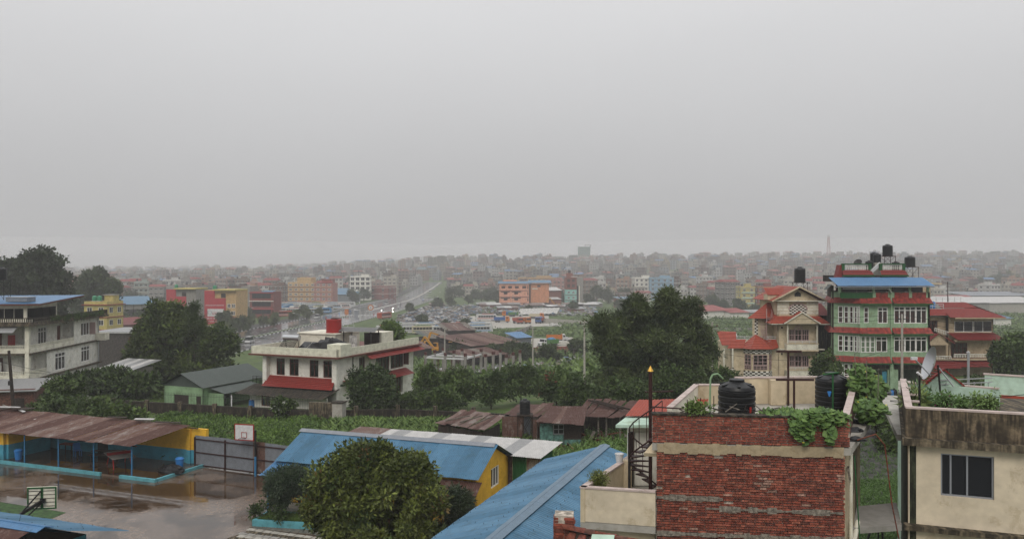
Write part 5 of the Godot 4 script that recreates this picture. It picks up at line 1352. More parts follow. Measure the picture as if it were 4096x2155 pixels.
	b = B.new(); tiled(b, V(-0.2, 0.95 + z, 1.4), V(3.2, 0.95 + z, 1.4), V(2.6, 1.9 + z, 0.1), V(-0.2, 1.9 + z, 0.1)); tiled(b, V(2.8, 1.1 + z, 1.2), V(9.0, 1.1 + z, 1.2), V(8.2, 2.1 + z, -0.3), V(2.4, 2.1 + z, -0.3)); fin(e, "lower_roof", b, M.tile_dark)
	for y in [7.02, 4.26, 0.98]: bx(e, "fascia", M.beige, V(5.9, y + z, 0.5), V(6.2, 0.14, 0.3))
	balusters(e, V(2.9, 2.15 + z, 0.2), V(8.1, 2.15 + z, 0.2), 0.42, M.white_wall); balusters(e, V(0.0, 1.95 + z, 0.6), V(2.3, 1.95 + z, 0.6), 0.42, M.white_wall)
	bx(e, "balcony_slab", M.beige, V(4.1, 1.95 + z, -0.2), V(8.2, 0.2, 1.4))
	# gabled porch on the first floor
	b = B.new(); b.prism([V(-0.6, 3.7 + z, 0.3), V(2.3, 3.7 + z, 0.3), V(0.85, 5.0 + z, 0.3)], V(0, 0, 0.15)); fin(e, "porch_gable", b, M.beige)
	b = B.new(); tiled(b, V(2.8, 3.85 + z, 0.6), V(3.4, 4.2 + z, -0.9), V(0.95, 5.15 + z, -0.9), V(0.85, 5.1 + z, 0.6)); tiled(b, V(-0.9, 3.85 + z, -0.9), V(-0.9, 3.85 + z, 0.6), V(0.85, 5.1 + z, 0.6), V(0.85, 5.1 + z, -0.9)); fin(e, "porch_roof", b, M.tile_dark)
	balusters(e, V(1.0, 5.3 + z, -0.7), V(2.7, 4.75 + z, -0.7), 0.45, M.white_wall)
	rod(e, "column", M.beige, V(2.0, 2.0 + z, 0.2), V(2.0, 3.8 + z, 0.2), 0.14)
	# roof terrace rails, stair head and tank tower
	rails(e, V(-0.2, 8.1 + z, -1.7), V(2.6, 8.1 + z, -1.7), [0.55, 0.3], M.white_paint, 5, 0.05); rails(e, V(2.6, 8.8 + z, -5.0), V(6.6, 8.8 + z, -5.0), [0.6, 0.35], M.white_paint, 6, 0.05)
	bx(e, "stair_head", M.beige, V(0.6, 9.6 + z, -5.0), V(2.6, 3.0, 3.0)); bx(e, "stair_head_slab", M.cream, V(1.1, 11.18 + z, -5.0), V(4.2, 0.16, 3.6)); bx(e, "stair_door", M.brown_frame, V(0.1, 9.3 + z, -3.48), V(0.8, 2.0, 0.05))
	rails(e, V(-0.3, 11.26 + z, -3.3), V(3.1, 11.26 + z, -3.3), [0.45, 0.25], M.white_paint, 5, 0.05)
	tank_stand(e, V(0.0, 11.3 + z, -5.0), 1.5, 2.0, M.iron)
	tank("black tank on a tall rusty tower beside the green building", e.transform * V(0.0, 13.35 + z, -5.0), 0.66, 1.4, "roof tanks")
	var bd := thing("blue_drum", "blue drum standing on the beige house terrace", "drum", e.transform * V(1.6, 8.1 + z, -2.4)); b = B.new(); b.lathe(Vector3.ZERO, [Vector2(0.3, 0), Vector2(0.32, 0.4), Vector2(0.3, 0.8), Vector2(0, 0.85)], 12); fin(bd, "body", b, M.bin_blue); bx(bd, "cap", M.black, V(0.1, 0.85, 0), V(0.1, 0.06, 0.1))
	tag(bar(self, "iron_post", M.iron, e.transform * V(4.8, 8.8 + z, -4.8), e.transform * V(4.8, 11.4 + z, -4.8), 0.08), "rusty iron post with short arm on the red roof terrace", "post")
	# --- poles and wires
	var po := utility_pole("grey concrete utility pole in front of the green building", V(38.529, 0, -80), 8.6)
	utility_pole("slim utility pole at the villa's garden edge", V(21.763, -0.3, -88), 7.6)
	var lines := [[V(21.763, 7.716, -88), V(38.529, 8.588, -80), 0.9], [V(21.763, 7.198, -88), V(38.529, 8.196, -80), 1.1], [V(38.529, 8.588, -80), V(46.409, 7.767, -70), 1.0], [V(38.529, 8.196, -80), V(46.409, 7.081, -70), 1.0], [V(21.763, 4.049, -88), V(34.691, 3.591, -84), 1.2], [V(34.691, 3.591, -84), V(38.529, 5.608, -80), 0.5], [V(38.529, 5.608, -80), V(39.779, 5.132, -60), 1.2], [V(14.007, 8.154, -30), V(17.238, 9.081, -26), 0.3], [V(14.007, 8.125, -30), V(14.724, 8.613, -27), 0.15]]
	for i in lines.size():
		var l: Array = lines[i]
		var pts := []
		for k in 11:
			var f := k / 10.0
			pts.append((l[0] as Vector3).lerp(l[1], f) - V(0, l[2] * 4.0 * f * (1 - f) * 0.35, 0))
		var w := B.new(); w.pipe(pts, 0.016 if i < 7 else 0.012, 4)
		tag(fin(self, "overhead_wire", w, M.wire), ["upper black wire from the villa pole to the green building pole", "lower black wire from the villa pole to the green building pole", "upper black wire crossing the beige house", "lower black wire crossing the beige house", "slack wire in front of the villa bay window", "slack wire in front of the green building's lower floor", "low wire passing behind the satellite dish", "dark cable above the roof garden plants", "short cable over the mouldy parapet corner"][i], "wire", "overhead wires")

func utility_pole(label: String, at: Vector3, h: float) -> Node3D:
	var t := thing("utility_pole", label, "pole", at, R.randf_range(-.3, .3), "utility poles")
	rod(t, "shaft", M.concrete, V(0, -0.5, 0), V(0, h, 0), 0.15, 0.1, 8)
	bar(t, "cross_arm", M.dark_iron, V(-0.6, h - 0.5, 0), V(0.6, h - 0.5, 0), 0.08)
	for x in [-0.5, 0.0, 0.5]: rod(t, "insulator", M.brown_frame, V(x, h - 0.48, 0), V(x, h - 0.28, 0), 0.05)
	return t

# ---------- houses at the left and in the middle ----------
func houses_left() -> void:
	var b: B
	# --- white house with red tile awnings
	var h := thing("white_tiled_house", "white two-storey house with red tile awnings and a red roof tank", "house", V(-17.3, -1.1, -80.3), -0.40)
	var z := 1.1
	var up := [[-7.5, -6.45], [-5.86, -4.72], [-3.37, -2.29], [-1.71, -0.61]]
	b = B.new()
	b.wall(V(-8.7, 0, 0), V(0, 0, 0), 0, 4.25 + z, 0.22, up.map(func(a): return [a[0] + 8.7, a[1] + 8.7, 2.2 + z, 3.9 + z]) + [[1.5, 2.6, 0.5, 1.6], [2.9, 4.0, 0.5, 1.6]])
	b.wall(V(0, 0, 0), V(0, 0, -15), 0, 4.25 + z, 0.22, [[7.0, 9.7, 2.0 + z, 3.95 + z], [10.0, 12.7, 2.0 + z, 3.95 + z], [3.8, 4.9, 2.2 + z, 3.9 + z], [7.4, 9.2, 0.2, 2.0], [10.2, 12.6, 0.2, 2.2]])
	b.wall(V(0, 0, -15), V(-8.7, 0, -15), 0, 4.25 + z, 0.22); b.wall(V(-8.7, 0, -15), V(-8.7, 0, 0), 0, 4.25 + z, 0.22)
	fin(h, "wall", b, M.white_wall)
	for a in up: win(h, V(a[0], 2.2 + z, -0.1), 0, a[1] - a[0], 1.7, 2, 1, M.brown_frame, 0.07, 0.45)
	for s in [7.0, 10.0]:
		win(h, V(-0.1, 2.0 + z, -s), PI / 2, 2.7, 1.95, 4, 1, M.brown_frame, 0.07, 0.5); win(h, V(-0.1, 0.2, -s - 0.4), PI / 2, 1.8, 1.8, 3, 1, M.brown_frame, 0.07)
	win(h, V(-0.1, 2.2 + z, -3.8), PI / 2, 1.1, 1.7, 2, 1, M.brown_frame, 0.07)
	for a in [[1.5, 2.6], [2.9, 4.0]]: win(h, V(a[0] - 8.7, 0.5, -0.1), 0, 1.1, 1.1, 2, 1, M.brown_frame, 0.06)
	bx(h, "open_casement", M.brown_frame, V(0.35, 3.0 + z, -12.75), V(0.66, 1.5, 0.05))
	bx(h, "roof_slab", M.brown_frame, V(-4.6, 4.32 + z, -7.1), V(11.0, 0.14, 16.6))
	for a in [[V(-10.0, 0, 0.9), V(0.6, 0, 0.9)], [V(0.6, 0, 0.9), V(0.6, 0, -4.3)], [V(0.6, 0, -4.3), V(0.6, 0, -15.2)], [V(-10.0, 0, -15.2), V(-10.0, 0, 0.9)]]:
		b = B.new(); b.wall(a[0], a[1], 4.39 + z, 5.15 + z, 0.15); fin(h, "parapet", b, M.cream_stained)
	bx(h, "pier", M.cream_stained, V(0.0, 5.0 + z, -0.3), V(1.6, 1.2, 1.8)); bx(h, "corner_pier", M.white_wall, V(-8.55, 2.1 + z, 0.3), V(0.5, 4.2, 0.55)); bx(h, "corner_pier", M.white_wall, V(-0.12, 2.0 + z, 0.2), V(0.55, 4.4, 0.4))
	# tile awnings, each row of tiles a step
	b = B.new(); tiled(b, V(-8.5, 1.15 + z, 1.1), V(0.1, 1.15 + z, 1.1), V(-0.2, 2.15 + z, 0.02), V(-8.3, 2.15 + z, 0.02), 0.22); fin(h, "front_awning", b, M.tile_red)
	b = B.new(); tiled(b, V(1.3, 3.75 + z, -4.0), V(1.3, 3.75 + z, -15.4), V(0.25, 4.4 + z, -15.2), V(0.25, 4.4 + z, -4.2), 0.22); fin(h, "side_awning", b, M.tile_red)
	b = B.new(); tiled(b, V(1.0, 1.2 + z, -0.6), V(1.0, 1.2 + z, -13.5), V(0.02, 1.85 + z, -13.2), V(0.02, 1.85 + z, -0.8), 0.22); fin(h, "lower_side_awning", b, M.tile_red)
	b = B.new(); b.corr(V(-10.2, 0.75 + z - 0.2, 3.2), V(10.6, 0, 0), V(0, 0.62, -3.1), 0.4, 0.03); fin(h, "lean_to_roof", b, M.dark_concrete)
	b = B.new(); b.wall(V(-9.3, 0, 1.9), V(0.1, 0, 1.9), 0, 1.6, 0.15, [[1.5, 2.6, 0.4, 1.4], [2.8, 3.9, 0.4, 1.4], [4.4, 5.1, 0.0, 1.5]]); fin(h, "ground_wall", b, M.white_wall)
	for x in [-7.8, -6.5]: win(h, V(x, 0.4, 1.85), 0, 1.1, 1.0, 2, 1, M.brown_frame, 0.06)
	bx(h, "door", M.wood_dark, V(-4.55, 0.75, 1.82), V(0.7, 1.5, 0.05))
	rails(h, V(-10.2, 1.3 + z, 0.4), V(-8.8, 1.3 + z, 0.4), [0.7, 0.5, 0.3], M.dark_iron, 4)
	bar(h, "drain_pipe", M.dark_iron, V(0.06, z, -2.6), V(0.06, 4.3 + z, -2.6), 0.06)
	# roof: stair head, solar heater, tarpaulin dome, red tank, open shed
	b = B.new(); b.wall(V(-8.2, 0, -4.6), V(-3.4, 0, -4.6), 4.4 + z, 6.1 + z, 0.2); b.wall(V(-3.4, 0, -4.6), V(-3.4, 0, -9), 4.4 + z, 6.1 + z, 0.2); b.wall(V(-8.2, 0, -9), V(-8.2, 0, -4.6), 4.4 + z, 6.1 + z, 0.2); b.box(V(-5.8, 6.15 + z, -6.8), V(5.1, 0.12, 4.7)); fin(h, "stair_head", b, M.cream_pale)
	bx(h, "side_block", M.cream_pale, V(-0.6, 5.3 + z, -9.0), V(1.6, 1.8, 2.4))
	rails(h, V(-8.0, 6.2 + z, -8.8), V(-4.0, 6.2 + z, -8.8), [0.7, 0.4], M.steel, 6, 0.05)
	var rt := thing("red_water_tank", "rust red steel water tank on the white tiled house", "water tank", h.transform * V(-4.4, 6.22 + z, -5.6))
	b = B.new(); b.lathe(Vector3.ZERO, [Vector2(0, 0), Vector2(0.84, 0), Vector2(0.84, 0.1), Vector2(0.81, 0.13), Vector2(0.81, 1.3), Vector2(0.84, 1.33), Vector2(0.84, 1.42), Vector2(0.4, 1.46), Vector2(0, 1.47)], 26); fin(rt, "shell", b, M.red_paint); bx(rt, "lid", M.dark_iron, V(0.1, 1.52, 0), V(0.7, 0.1, 0.7))
	b = B.new(); heap(b, 2.0, 1.5, 1.7, 8, 16); var td := fin(self, "tarpaulin_cover", b, M.tarp_black); td.position = h.transform * V(-2.6, 4.4 + z, -2.6); tag(td, "black tarpaulin dome covering gear on the white house roof", "tarpaulin")
	var so := thing("solar_heater", "solar water heater with steel drum on the white house roof", "solar heater", h.transform * V(-7.3, 4.4 + z, -2.2), -0.4)
	rod(so, "drum", M.steel, V(-1.0, 1.45, 0), V(1.0, 1.45, 0), 0.27, -1, 16)
	for i in 12: rod(so, "glass_tube", M.glass_dark, V(-0.9 + i * 0.16, 1.3, 0.1), V(-0.9 + i * 0.16, 0.15, 1.2), 0.03, -1, 6)
	for x in [-0.8, 0.8]: bar(so, "leg", M.dark_iron, V(x, 0, -0.2), V(x, 1.3, 0), 0.05); bar(so, "leg", M.dark_iron, V(x, 0, 1.25), V(x, 1.3, 0), 0.05)
	for i in 3:
		var sp := thing("solar_collector", ["dark solar panel by the steel heater drum", "middle dark solar panel on the white roof", "dark solar panel next to the tarpaulin dome"][i], "solar panel", h.transform * V(-5.6 + i * 1.05, 4.4 + z, -2.0), -0.4, "solar panels on the white house"); bx(sp, "panel", M.glass_dark, V(0, 0.6, 0), V(0.95, 0.05, 1.7), V(0.5, 0, 0))
		for x in [-0.4, 0.4]: bar(sp, "leg", M.dark_iron, V(x, 0, -0.7), V(x, 0.95, -0.65), 0.04)
		bx(sp, "footing", M.dark_iron, V(0, 0.1, 0.72), V(0.9, 0.2, 0.06))
	var os := thing("roof_shed", "open roof shed with curved zinc sheet beside the red tank", "shed", h.transform * V(-1.6, 4.4 + z, -6.6), -0.3)
	for x in [-1.6, 1.6]:
		for y in [-0.9, 0.9]: bar(os, "post", M.dark_iron, V(x, 0, y), V(x, 2.0, y), 0.08)
	b = B.new(); for i in 6: b.quad(V(-2.2, 2.0 + sin(PI * i / 6) * 0.4, 1.1 - 2.2 * i / 6), V(2.2, 2.0 + sin(PI * i / 6) * 0.4, 1.1 - 2.2 * i / 6), V(2.2, 2.0 + sin(PI * (i + 1) / 6) * 0.4, 1.1 - 2.2 * (i + 1) / 6), V(-2.2, 2.0 + sin(PI * (i + 1) / 6) * 0.4, 1.1 - 2.2 * (i + 1) / 6)); fin(os, "curved_roof", b, M.zinc)
	bx(os, "back_wall", M.wood_dark, V(0.8, 0.9, -0.9), V(1.8, 1.7, 0.06)); b = B.new(); b.corr(V(-0.9, 0.2, 0.95), V(0.9, 0, 0), V(0, 1.4, 0), 0.2, 0.05); fin(os, "hanging_cloth", b, M.tarp_white)
	# --- green shed
	var g := thing("green_shed", "small green shed with dark gabled sheet roof", "shed", V(-33.708, -1.1, -83.1), -0.40)
	b = B.new()
	b.wall(V(-2.6, 0, 0), V(2.6, 0, 0), 0, 2.2, 0.2, [[1.3, 3.3, 0, 1.25], [4.3, 4.9, 0, 1.2]]); b.wall(V(2.6, 0, 0), V(2.6, 0, -9), 0, 2.2, 0.2, [[3, 4, 0.6, 1.6]]); b.wall(V(2.6, 0, -9), V(-2.6, 0, -9), 0, 2.2, 0.2); b.wall(V(-2.6, 0, -9), V(-2.6, 0, 0), 0, 2.2, 0.2)
	b.prism([V(-2.6, 2.2, 0), V(2.6, 2.2, 0), V(0, 3.35, 0)], V(0, 0, 0.2)); fin(g, "wall", b, M.shed_green)
	bx(g, "double_door", M.wood_dark, V(-0.3, 0.62, -0.1), V(2.0, 1.25, 0.06)); bx(g, "door", M.wood_dark, V(2.0, 0.6, -0.1), V(0.6, 1.2, 0.06))
	b = B.new(); b.prism([V(-2.9, 2.1, 0.02), V(2.9, 2.1, 0.02), V(0, 3.38, 0.02)], V(0, 0, 0.015)); fin(g, "gable_board", b, M.roof_dark)
	roof_sheets(g, "roof_sheet", V(3.0, 2.15, 0.45), V(0, 0, -10.0), V(-3.0, 1.33, 0), 10, [M.roof_dark], 0.2, 0.02); roof_sheets(g, "roof_sheet", V(-3.0, 2.15, 0.45), V(0, 0, -10.0), V(3.0, 1.33, 0), 10, [M.roof_dark], 0.2, 0.02)
	roof_sheets(g, "porch_sheet", V(4.9, 1.55, -0.6), V(0, 0, -6.0), V(-2.2, 0.5, 0), 6, [M.roof_dark], 0.2, 0.02)
	for a in [-0.8, -6.4]: bar(g, "porch_post", M.dark_iron, V(4.7, 0, a), V(4.7, 1.55, a), 0.09)
	b = B.new(); b.wall(V(2.6, 0, -0.7), V(4.6, 0, -0.7), 0, 1.5, 0.15); fin(g, "porch_wall", b, M.shed_green)
	for i in 2:
		var dr := thing("blue_barrel", ["blue barrel by the green shed wall", "blue barrel nearest the white house steps"][i], "barrel", V(-26.349, -1.1, -82) + V(i * 0.9, 0, -i * 0.4), 0.0, "blue barrels"); b = B.new(); b.lathe(Vector3.ZERO, [Vector2(0, 0), Vector2(0.28, 0), Vector2(0.3, 0.45), Vector2(0.28, 0.9), Vector2(0, 0.92)], 12); fin(dr, "body", b, M.bin_blue); bx(dr, "cap", M.black, V(0.1, 0.93, 0), V(0.1, 0.05, 0.1))
	# --- white flats with balconies
	var f := thing("white_balcony_house", "white flats with balconies, black glass penthouse and blue roof", "house", V(-51.3, -1.2, -86), 0.088)
	z = 1.2
	b = B.new()
	b.wall(V(0, 0, -3.8), V(0, 0, -17.5), 0, 4.1 + z, 0.2, [[2.1, 4.6, 1.5 + z, 3.5 + z], [8.8, 11.2, 1.7 + z, 3.6 + z], [8, 9.4, 0.1, 1.4]])
	b.wall(V(0, 0, -10.5), V(0, 0, -17.5), 4.1 + z, 7.0 + z, 0.2, [[2.0, 4.4, 4.9 + z, 6.5 + z]])
	b.wall(V(0, 0, -17.5), V(-12, 0, -17.5), 0, 7.0 + z, 0.2)
	b.wall(V(-14, 0, -1.5), V(-1.3, 0, -1.5), 0, 7.0 + z, 0.2, [[9.5, 10.5, 4.2 + z, 6.4 + z], [9.5, 10.6, 1.4 + z, 3.5 + z], [5, 6.2, 4.8 + z, 6.3 + z]])
	b.wall(V(-1.3, 0, -1.5), V(-1.3, 0, -10.5), 4.1 + z, 7.0 + z, 0.2, [[3.2, 5.2, 4.5 + z, 6.5 + z], [7.7, 8.6, 4.2 + z, 6.4 + z]])
	b.wall(V(-1.3, 0, -10.5), V(0, 0, -10.5), 4.1 + z, 7.0 + z, 0.2); b.wall(V(-1.3, 0, -1.5), V(-1.3, 0, -3.8), 0, 4.1 + z, 0.2); b.wall(V(-1.3, 0, -3.8), V(0, 0, -3.8), 0, 4.1 + z, 0.2)
	fin(f, "wall", b, M.white_wall)
	win(f, V(-0.08, 1.5 + z, -5.9), PI / 2, 2.5, 2.0, 3, 1, M.white_frame, 0.1, 0.5); win(f, V(-0.08, 1.7 + z, -12.6), PI / 2, 2.4, 1.9, 3, 1, M.white_frame, 0.1, 0.5, M.curtain_pale, 0.6); win(f, V(-0.08, 4.9 + z, -12.5), PI / 2, 2.4, 1.6, 3, 1, M.white_frame, 0.1, 0.0, M.curtain_pale, 0.5)
	win(f, V(-1.36, 4.5 + z, -4.7), PI / 2, 2.0, 2.0, 3, 1, M.white_frame, 0.1, 0.5); win(f, V(-9, 4.8 + z, -1.56), 0, 1.2, 1.5, 2, 1, M.white_frame, 0.08)
	bx(f, "shutter", M.mauve_frame, V(0.35, 5.7 + z, -14.95), V(0.7, 1.5, 0.06))
	for a in [V(-4.0, 5.3 + z, -1.6), V(-3.95, 2.45 + z, -1.6)]: bx(f, "door", M.brown_frame, a, V(1.0, 2.1, 0.06))
	bx(f, "door", M.brown_frame, V(-1.4, 5.3 + z, -9.65), V(0.06, 2.1, 0.9))
	for y in [1.3, 4.1]: bx(f, "floor_slab", M.old_concrete, V(-7, y - 0.1 + z, -9), V(14.5, 0.2, 18.2))
	bx(f, "roof_slab", M.old_concrete, V(-6.8, 7.1 + z, -8.9), V(15.4, 0.2, 19.4))
	# balcony fronts
	for a in [[4.1, -10.4], [1.3, -3.7]]:
		for k in [[V(-14, 0, 0.1), V(-4.2, 0, 0.1)], [V(-4.1, 0, 0.1), V(0.1, 0, 0.1)], [V(0.1, 0, 0.1), V(0.1, 0, a[1] * 0.5)], [V(0.1, 0, a[1] * 0.5 - 0.1), V(0.1, 0, a[1])]]:
			b = B.new(); b.wall(k[0], k[1], a[0] + z, a[0] + 0.5 + z, 0.12); fin(f, "balcony_front", b, M.cream_pale)
			var o: Vector3 = (k[1] - k[0]).normalized().cross(Vector3.UP) * -0.06 + V(0, a[0] + 0.5 + z, 0)
			balusters(f, k[0] + o, k[1] + o, 0.32, M.cream_pale, 0.17)
	for x in [-14.0, -9.0, -4.1, -0.15]:
		for y in [1.3, 4.1]: bx(f, "pillar", M.cream_pale, V(x, y + 1.45 + z, -0.05), V(0.4, 2.7, 0.4))
	bx(f, "floor_box", M.cream_pale, V(0.6, 4.5 + z, -17.2), V(1.2, 0.9, 1.4)); rod(f, "drain_pipe", M.steel, V(0.15, 0, -17.2), V(0.15, 7.0 + z, -17.2), 0.07)
	# mouldy roof parapet
	for k in [[V(-14.3, 0, 0.6), V(0.8, 0, 0.6)], [V(0.8, 0, 0.6), V(0.8, 0, -18.4)]]:
		b = B.new(); b.wall(k[0], k[1], 7.2 + z, 7.45 + z, 0.15); fin(f, "parapet", b, M.old_concrete); balusters(f, k[0] + V(-0.06, 7.45 + z, -0.06), k[1] + V(-0.06, 7.45 + z, 0.06), 0.4, M.dark_concrete, 0.22)
	b = B.new(); tiled(b, V(-14, 6.3 + z, 1.4), V(-4.0, 6.3 + z, 1.4), V(-3.4, 7.1 + z, 0.3), V(-14, 7.1 + z, 0.3)); fin(f, "front_awning", b, M.tile_orange)
	bx(f, "awning_sheet", M.zinc, V(-2.4, 6.7 + z, 0.9), V(3.0, 0.04, 1.3), V(0.5, 0, 0))
	# penthouse
	b = B.new(); b.box(V(-6.7, 8.18 + z, -5.5), V(11.0, 2.05, 7.0)); fin(f, "penthouse_wall", b, M.cream_pale)
	for i in 4: bx(f, "penthouse_glass", M.smoked, V(-1.18, 8.15 + z, -2.95 - i * 1.62), V(0.08, 1.2, 1.55))
	for i in 3: bx(f, "penthouse_glass", M.smoked, V(-2.0 - i * 1.0, 8.2 + z, -1.98), V(0.92, 1.1, 0.08))
	roof_sheets(f, "penthouse_roof_sheet", V(-12.5, 9.25 + z, -1.2), V(13.0, 0.05, 0), V(0.0, 0.6, -11.0), 10, [M.roof_blue_new], 0.3, 0.02)
	bar(f, "fascia", M.brown_frame, V(-12.5, 9.16 + z, -1.25), V(0.5, 9.2 + z, -1.25), 0.06, 0.14); bar(f, "fascia", M.brown_frame, V(0.5, 9.2 + z, -1.25), V(0.5, 9.8 + z, -12.2), 0.06, 0.14)
	bx(f, "side_room", M.cream_pale, V(-9.0, 7.9 + z, -0.9), V(8.0, 1.9, 2.0)); bx(f, "side_room_slab", M.dark_concrete, V(-9.0, 8.9 + z, -0.9), V(8.6, 0.12, 2.6))
	var cr := thing("roof_crate", "long grey metal crate lying on the blue penthouse roof", "crate", f.transform * V(-2.6, 9.45 + z, -3.6), -0.15); bx(cr, "box", M.sheet_grey, V(0, 0.24, 0), V(2.6, 0.46, 1.3)); bx(cr, "lid", M.zinc, V(0, 0.5, 0), V(2.7, 0.05, 1.4))
	tank_stand(f, V(-6.2, 9.5 + z, -6.5), 1.4, 2.3, M.dark_iron); tank("black tank on an iron stand above the white flats", f.transform * V(-6.2, 11.85 + z, -6.5), 0.62, 1.45, "roof tanks")
	tank_stand(f, V(-8.0, 9.5 + z, -6.5), 1.4, 2.2, M.dark_iron); tank("black tank cut by the picture's left edge", f.transform * V(-8.0, 11.75 + z, -6.5), 0.62, 1.45, "roof tanks")
	for i in 6:
		var t := tree("parapet_plant", ["trailing plant on the roof parapet near the balcony corner", "trailing roof plant second from the balcony corner", "trailing roof plant third from the balcony corner", "trailing roof plant fourth from the balcony corner", "trailing roof plant fifth from the balcony corner", "trailing plant at the far end of the roof parapet"][i], "plant", f.transform * V(0.8, 7.5 + z, -4.0 - i * 2.4), {"lobes": [[V(0.1, -0.05, 0), V(0.25, 0.3, 0.9), 6]], "bough": 0.2, "n": 6, "leaf": L.broad, "c0": Color(0.04, 0.08, 0.02), "c1": Color(0.11, 0.17, 0.04), "trunk": 0.0, "size": 0.8, "group": "trailing plants on the white flats"})
	# laundry, plant pots and chairs on the balconies
	for i in 5:
		b = B.new(); b.corr(V(0, 0, 0), V(0.8, 0, 0), V(0, 1.1, 0), 0.2, 0.05); var o := fin(self, "hanging_laundry", b, [M.red_paint, M.tarp_white, M.curtain, M.bin_blue, M.tarp_white][i]); o.position = f.transform * V(-2.6 - i * 1.4, (2.0 if i % 2 else 4.9) + z, -0.9); tag(o, ["red cloth hanging on the lower balcony", "white sheet hanging on the balcony", "brown cloth hanging on the balcony", "blue cloth hanging on the balcony", "pale cloth hanging deepest on the balcony"][i], "laundry")
	# --- grey brick warehouse wall and low zinc shed
	var wa := thing("grey_warehouse", "dark grey brick warehouse wall behind the white flats", "building", V(-62.405, -5, -122), -0.05)
	b = B.new(); b.box(V(5.5, 4.2, -5), V(13.5, 8.4, 10)); fin(wa, "wall", b, M.grey_brick); bar(wa, "roof_edge", M.zinc_pale, V(-1.2, 8.45, 0.1), V(12.4, 8.45, 0.1), 0.3, 0.1); bx(wa, "roof", M.zinc, V(5.5, 8.55, -5), V(13.8, 0.1, 10.3)); bx(wa, "repair_patch", M.brick_old, V(5.2, 4.0, 0.02), V(0.9, 7.5, 0.06))
	var zs := thing("zinc_shed", "low shed with pale zinc roof between the flats and the big tree", "shed", V(-51.054, -2.2, -100), -0.35)
	b = B.new(); b.box(V(2.4, 1.5, -2), V(4.6, 3.0, 4)); fin(zs, "wall", b, M.grey_plaster); roof_sheets(zs, "roof_sheet", V(-0.2, 2.9, 0.6), V(5.6, 0, 0), V(0.3, 0.9, -5.0), 6, [M.zinc_pale, M.zinc], 0.2, 0.03)
	# --- brick sheds below the flats
	var bs := thing("brick_shed", "low brick shed with grey roof at the picture's left edge", "shed", V(-46.413, -0.6, -74), 0.25)
	b = B.new(); b.box(V(0, 1.3, -2), V(5.0, 2.6, 4)); fin(bs, "wall", b, M.brick_old); bx(bs, "roof", M.zinc, V(0, 2.75, -2), V(5.6, 0.08, 4.8), V(0.12, 0, 0)); bx(bs, "door", M.wood_dark, V(1.2, 0.9, 0.02), V(0.9, 1.8, 0.06))
	var gd := thing("garden_gate", "rusty red sheet gate beside the brick shed", "gate", V(-45.172, -0.8, -76), 0.1); b = B.new(); b.corr(V(-1.3, 0, 0), V(2.6, 0, 0), V(0, 2.0, 0), 0.15, 0.03); fin(gd, "sheet", b, M.red_rust); for x in [-1.35, 1.35]: bx(gd, "post", M.concrete, V(x, 1.1, 0), V(0.2, 2.2, 0.2))
	var lp := thing("wooden_pole", "dark leaning wooden pole before the white flats", "pole", V(-44.856, -0.6, -73)); rod(lp, "shaft", M.wood_dark, Vector3.ZERO, V(-0.5, 6.3, 0), 0.17, 0.12); bx(lp, "junction_box", M.dark_iron, V(-0.28, 3.4, 0.15), V(0.3, 0.4, 0.2))
	# --- far yellow house
	house_block("yellow_house", "tall yellow house with red cornice and two green tanks", V(-110.609, -9.5, -215), -0.15, 6.6, 7.0, 4, 3.3, M.yellow_pale, {"cornice": M.tile_red, "win": 2, "tanks": 2, "tank_mat": M.tank_green, "single": true})

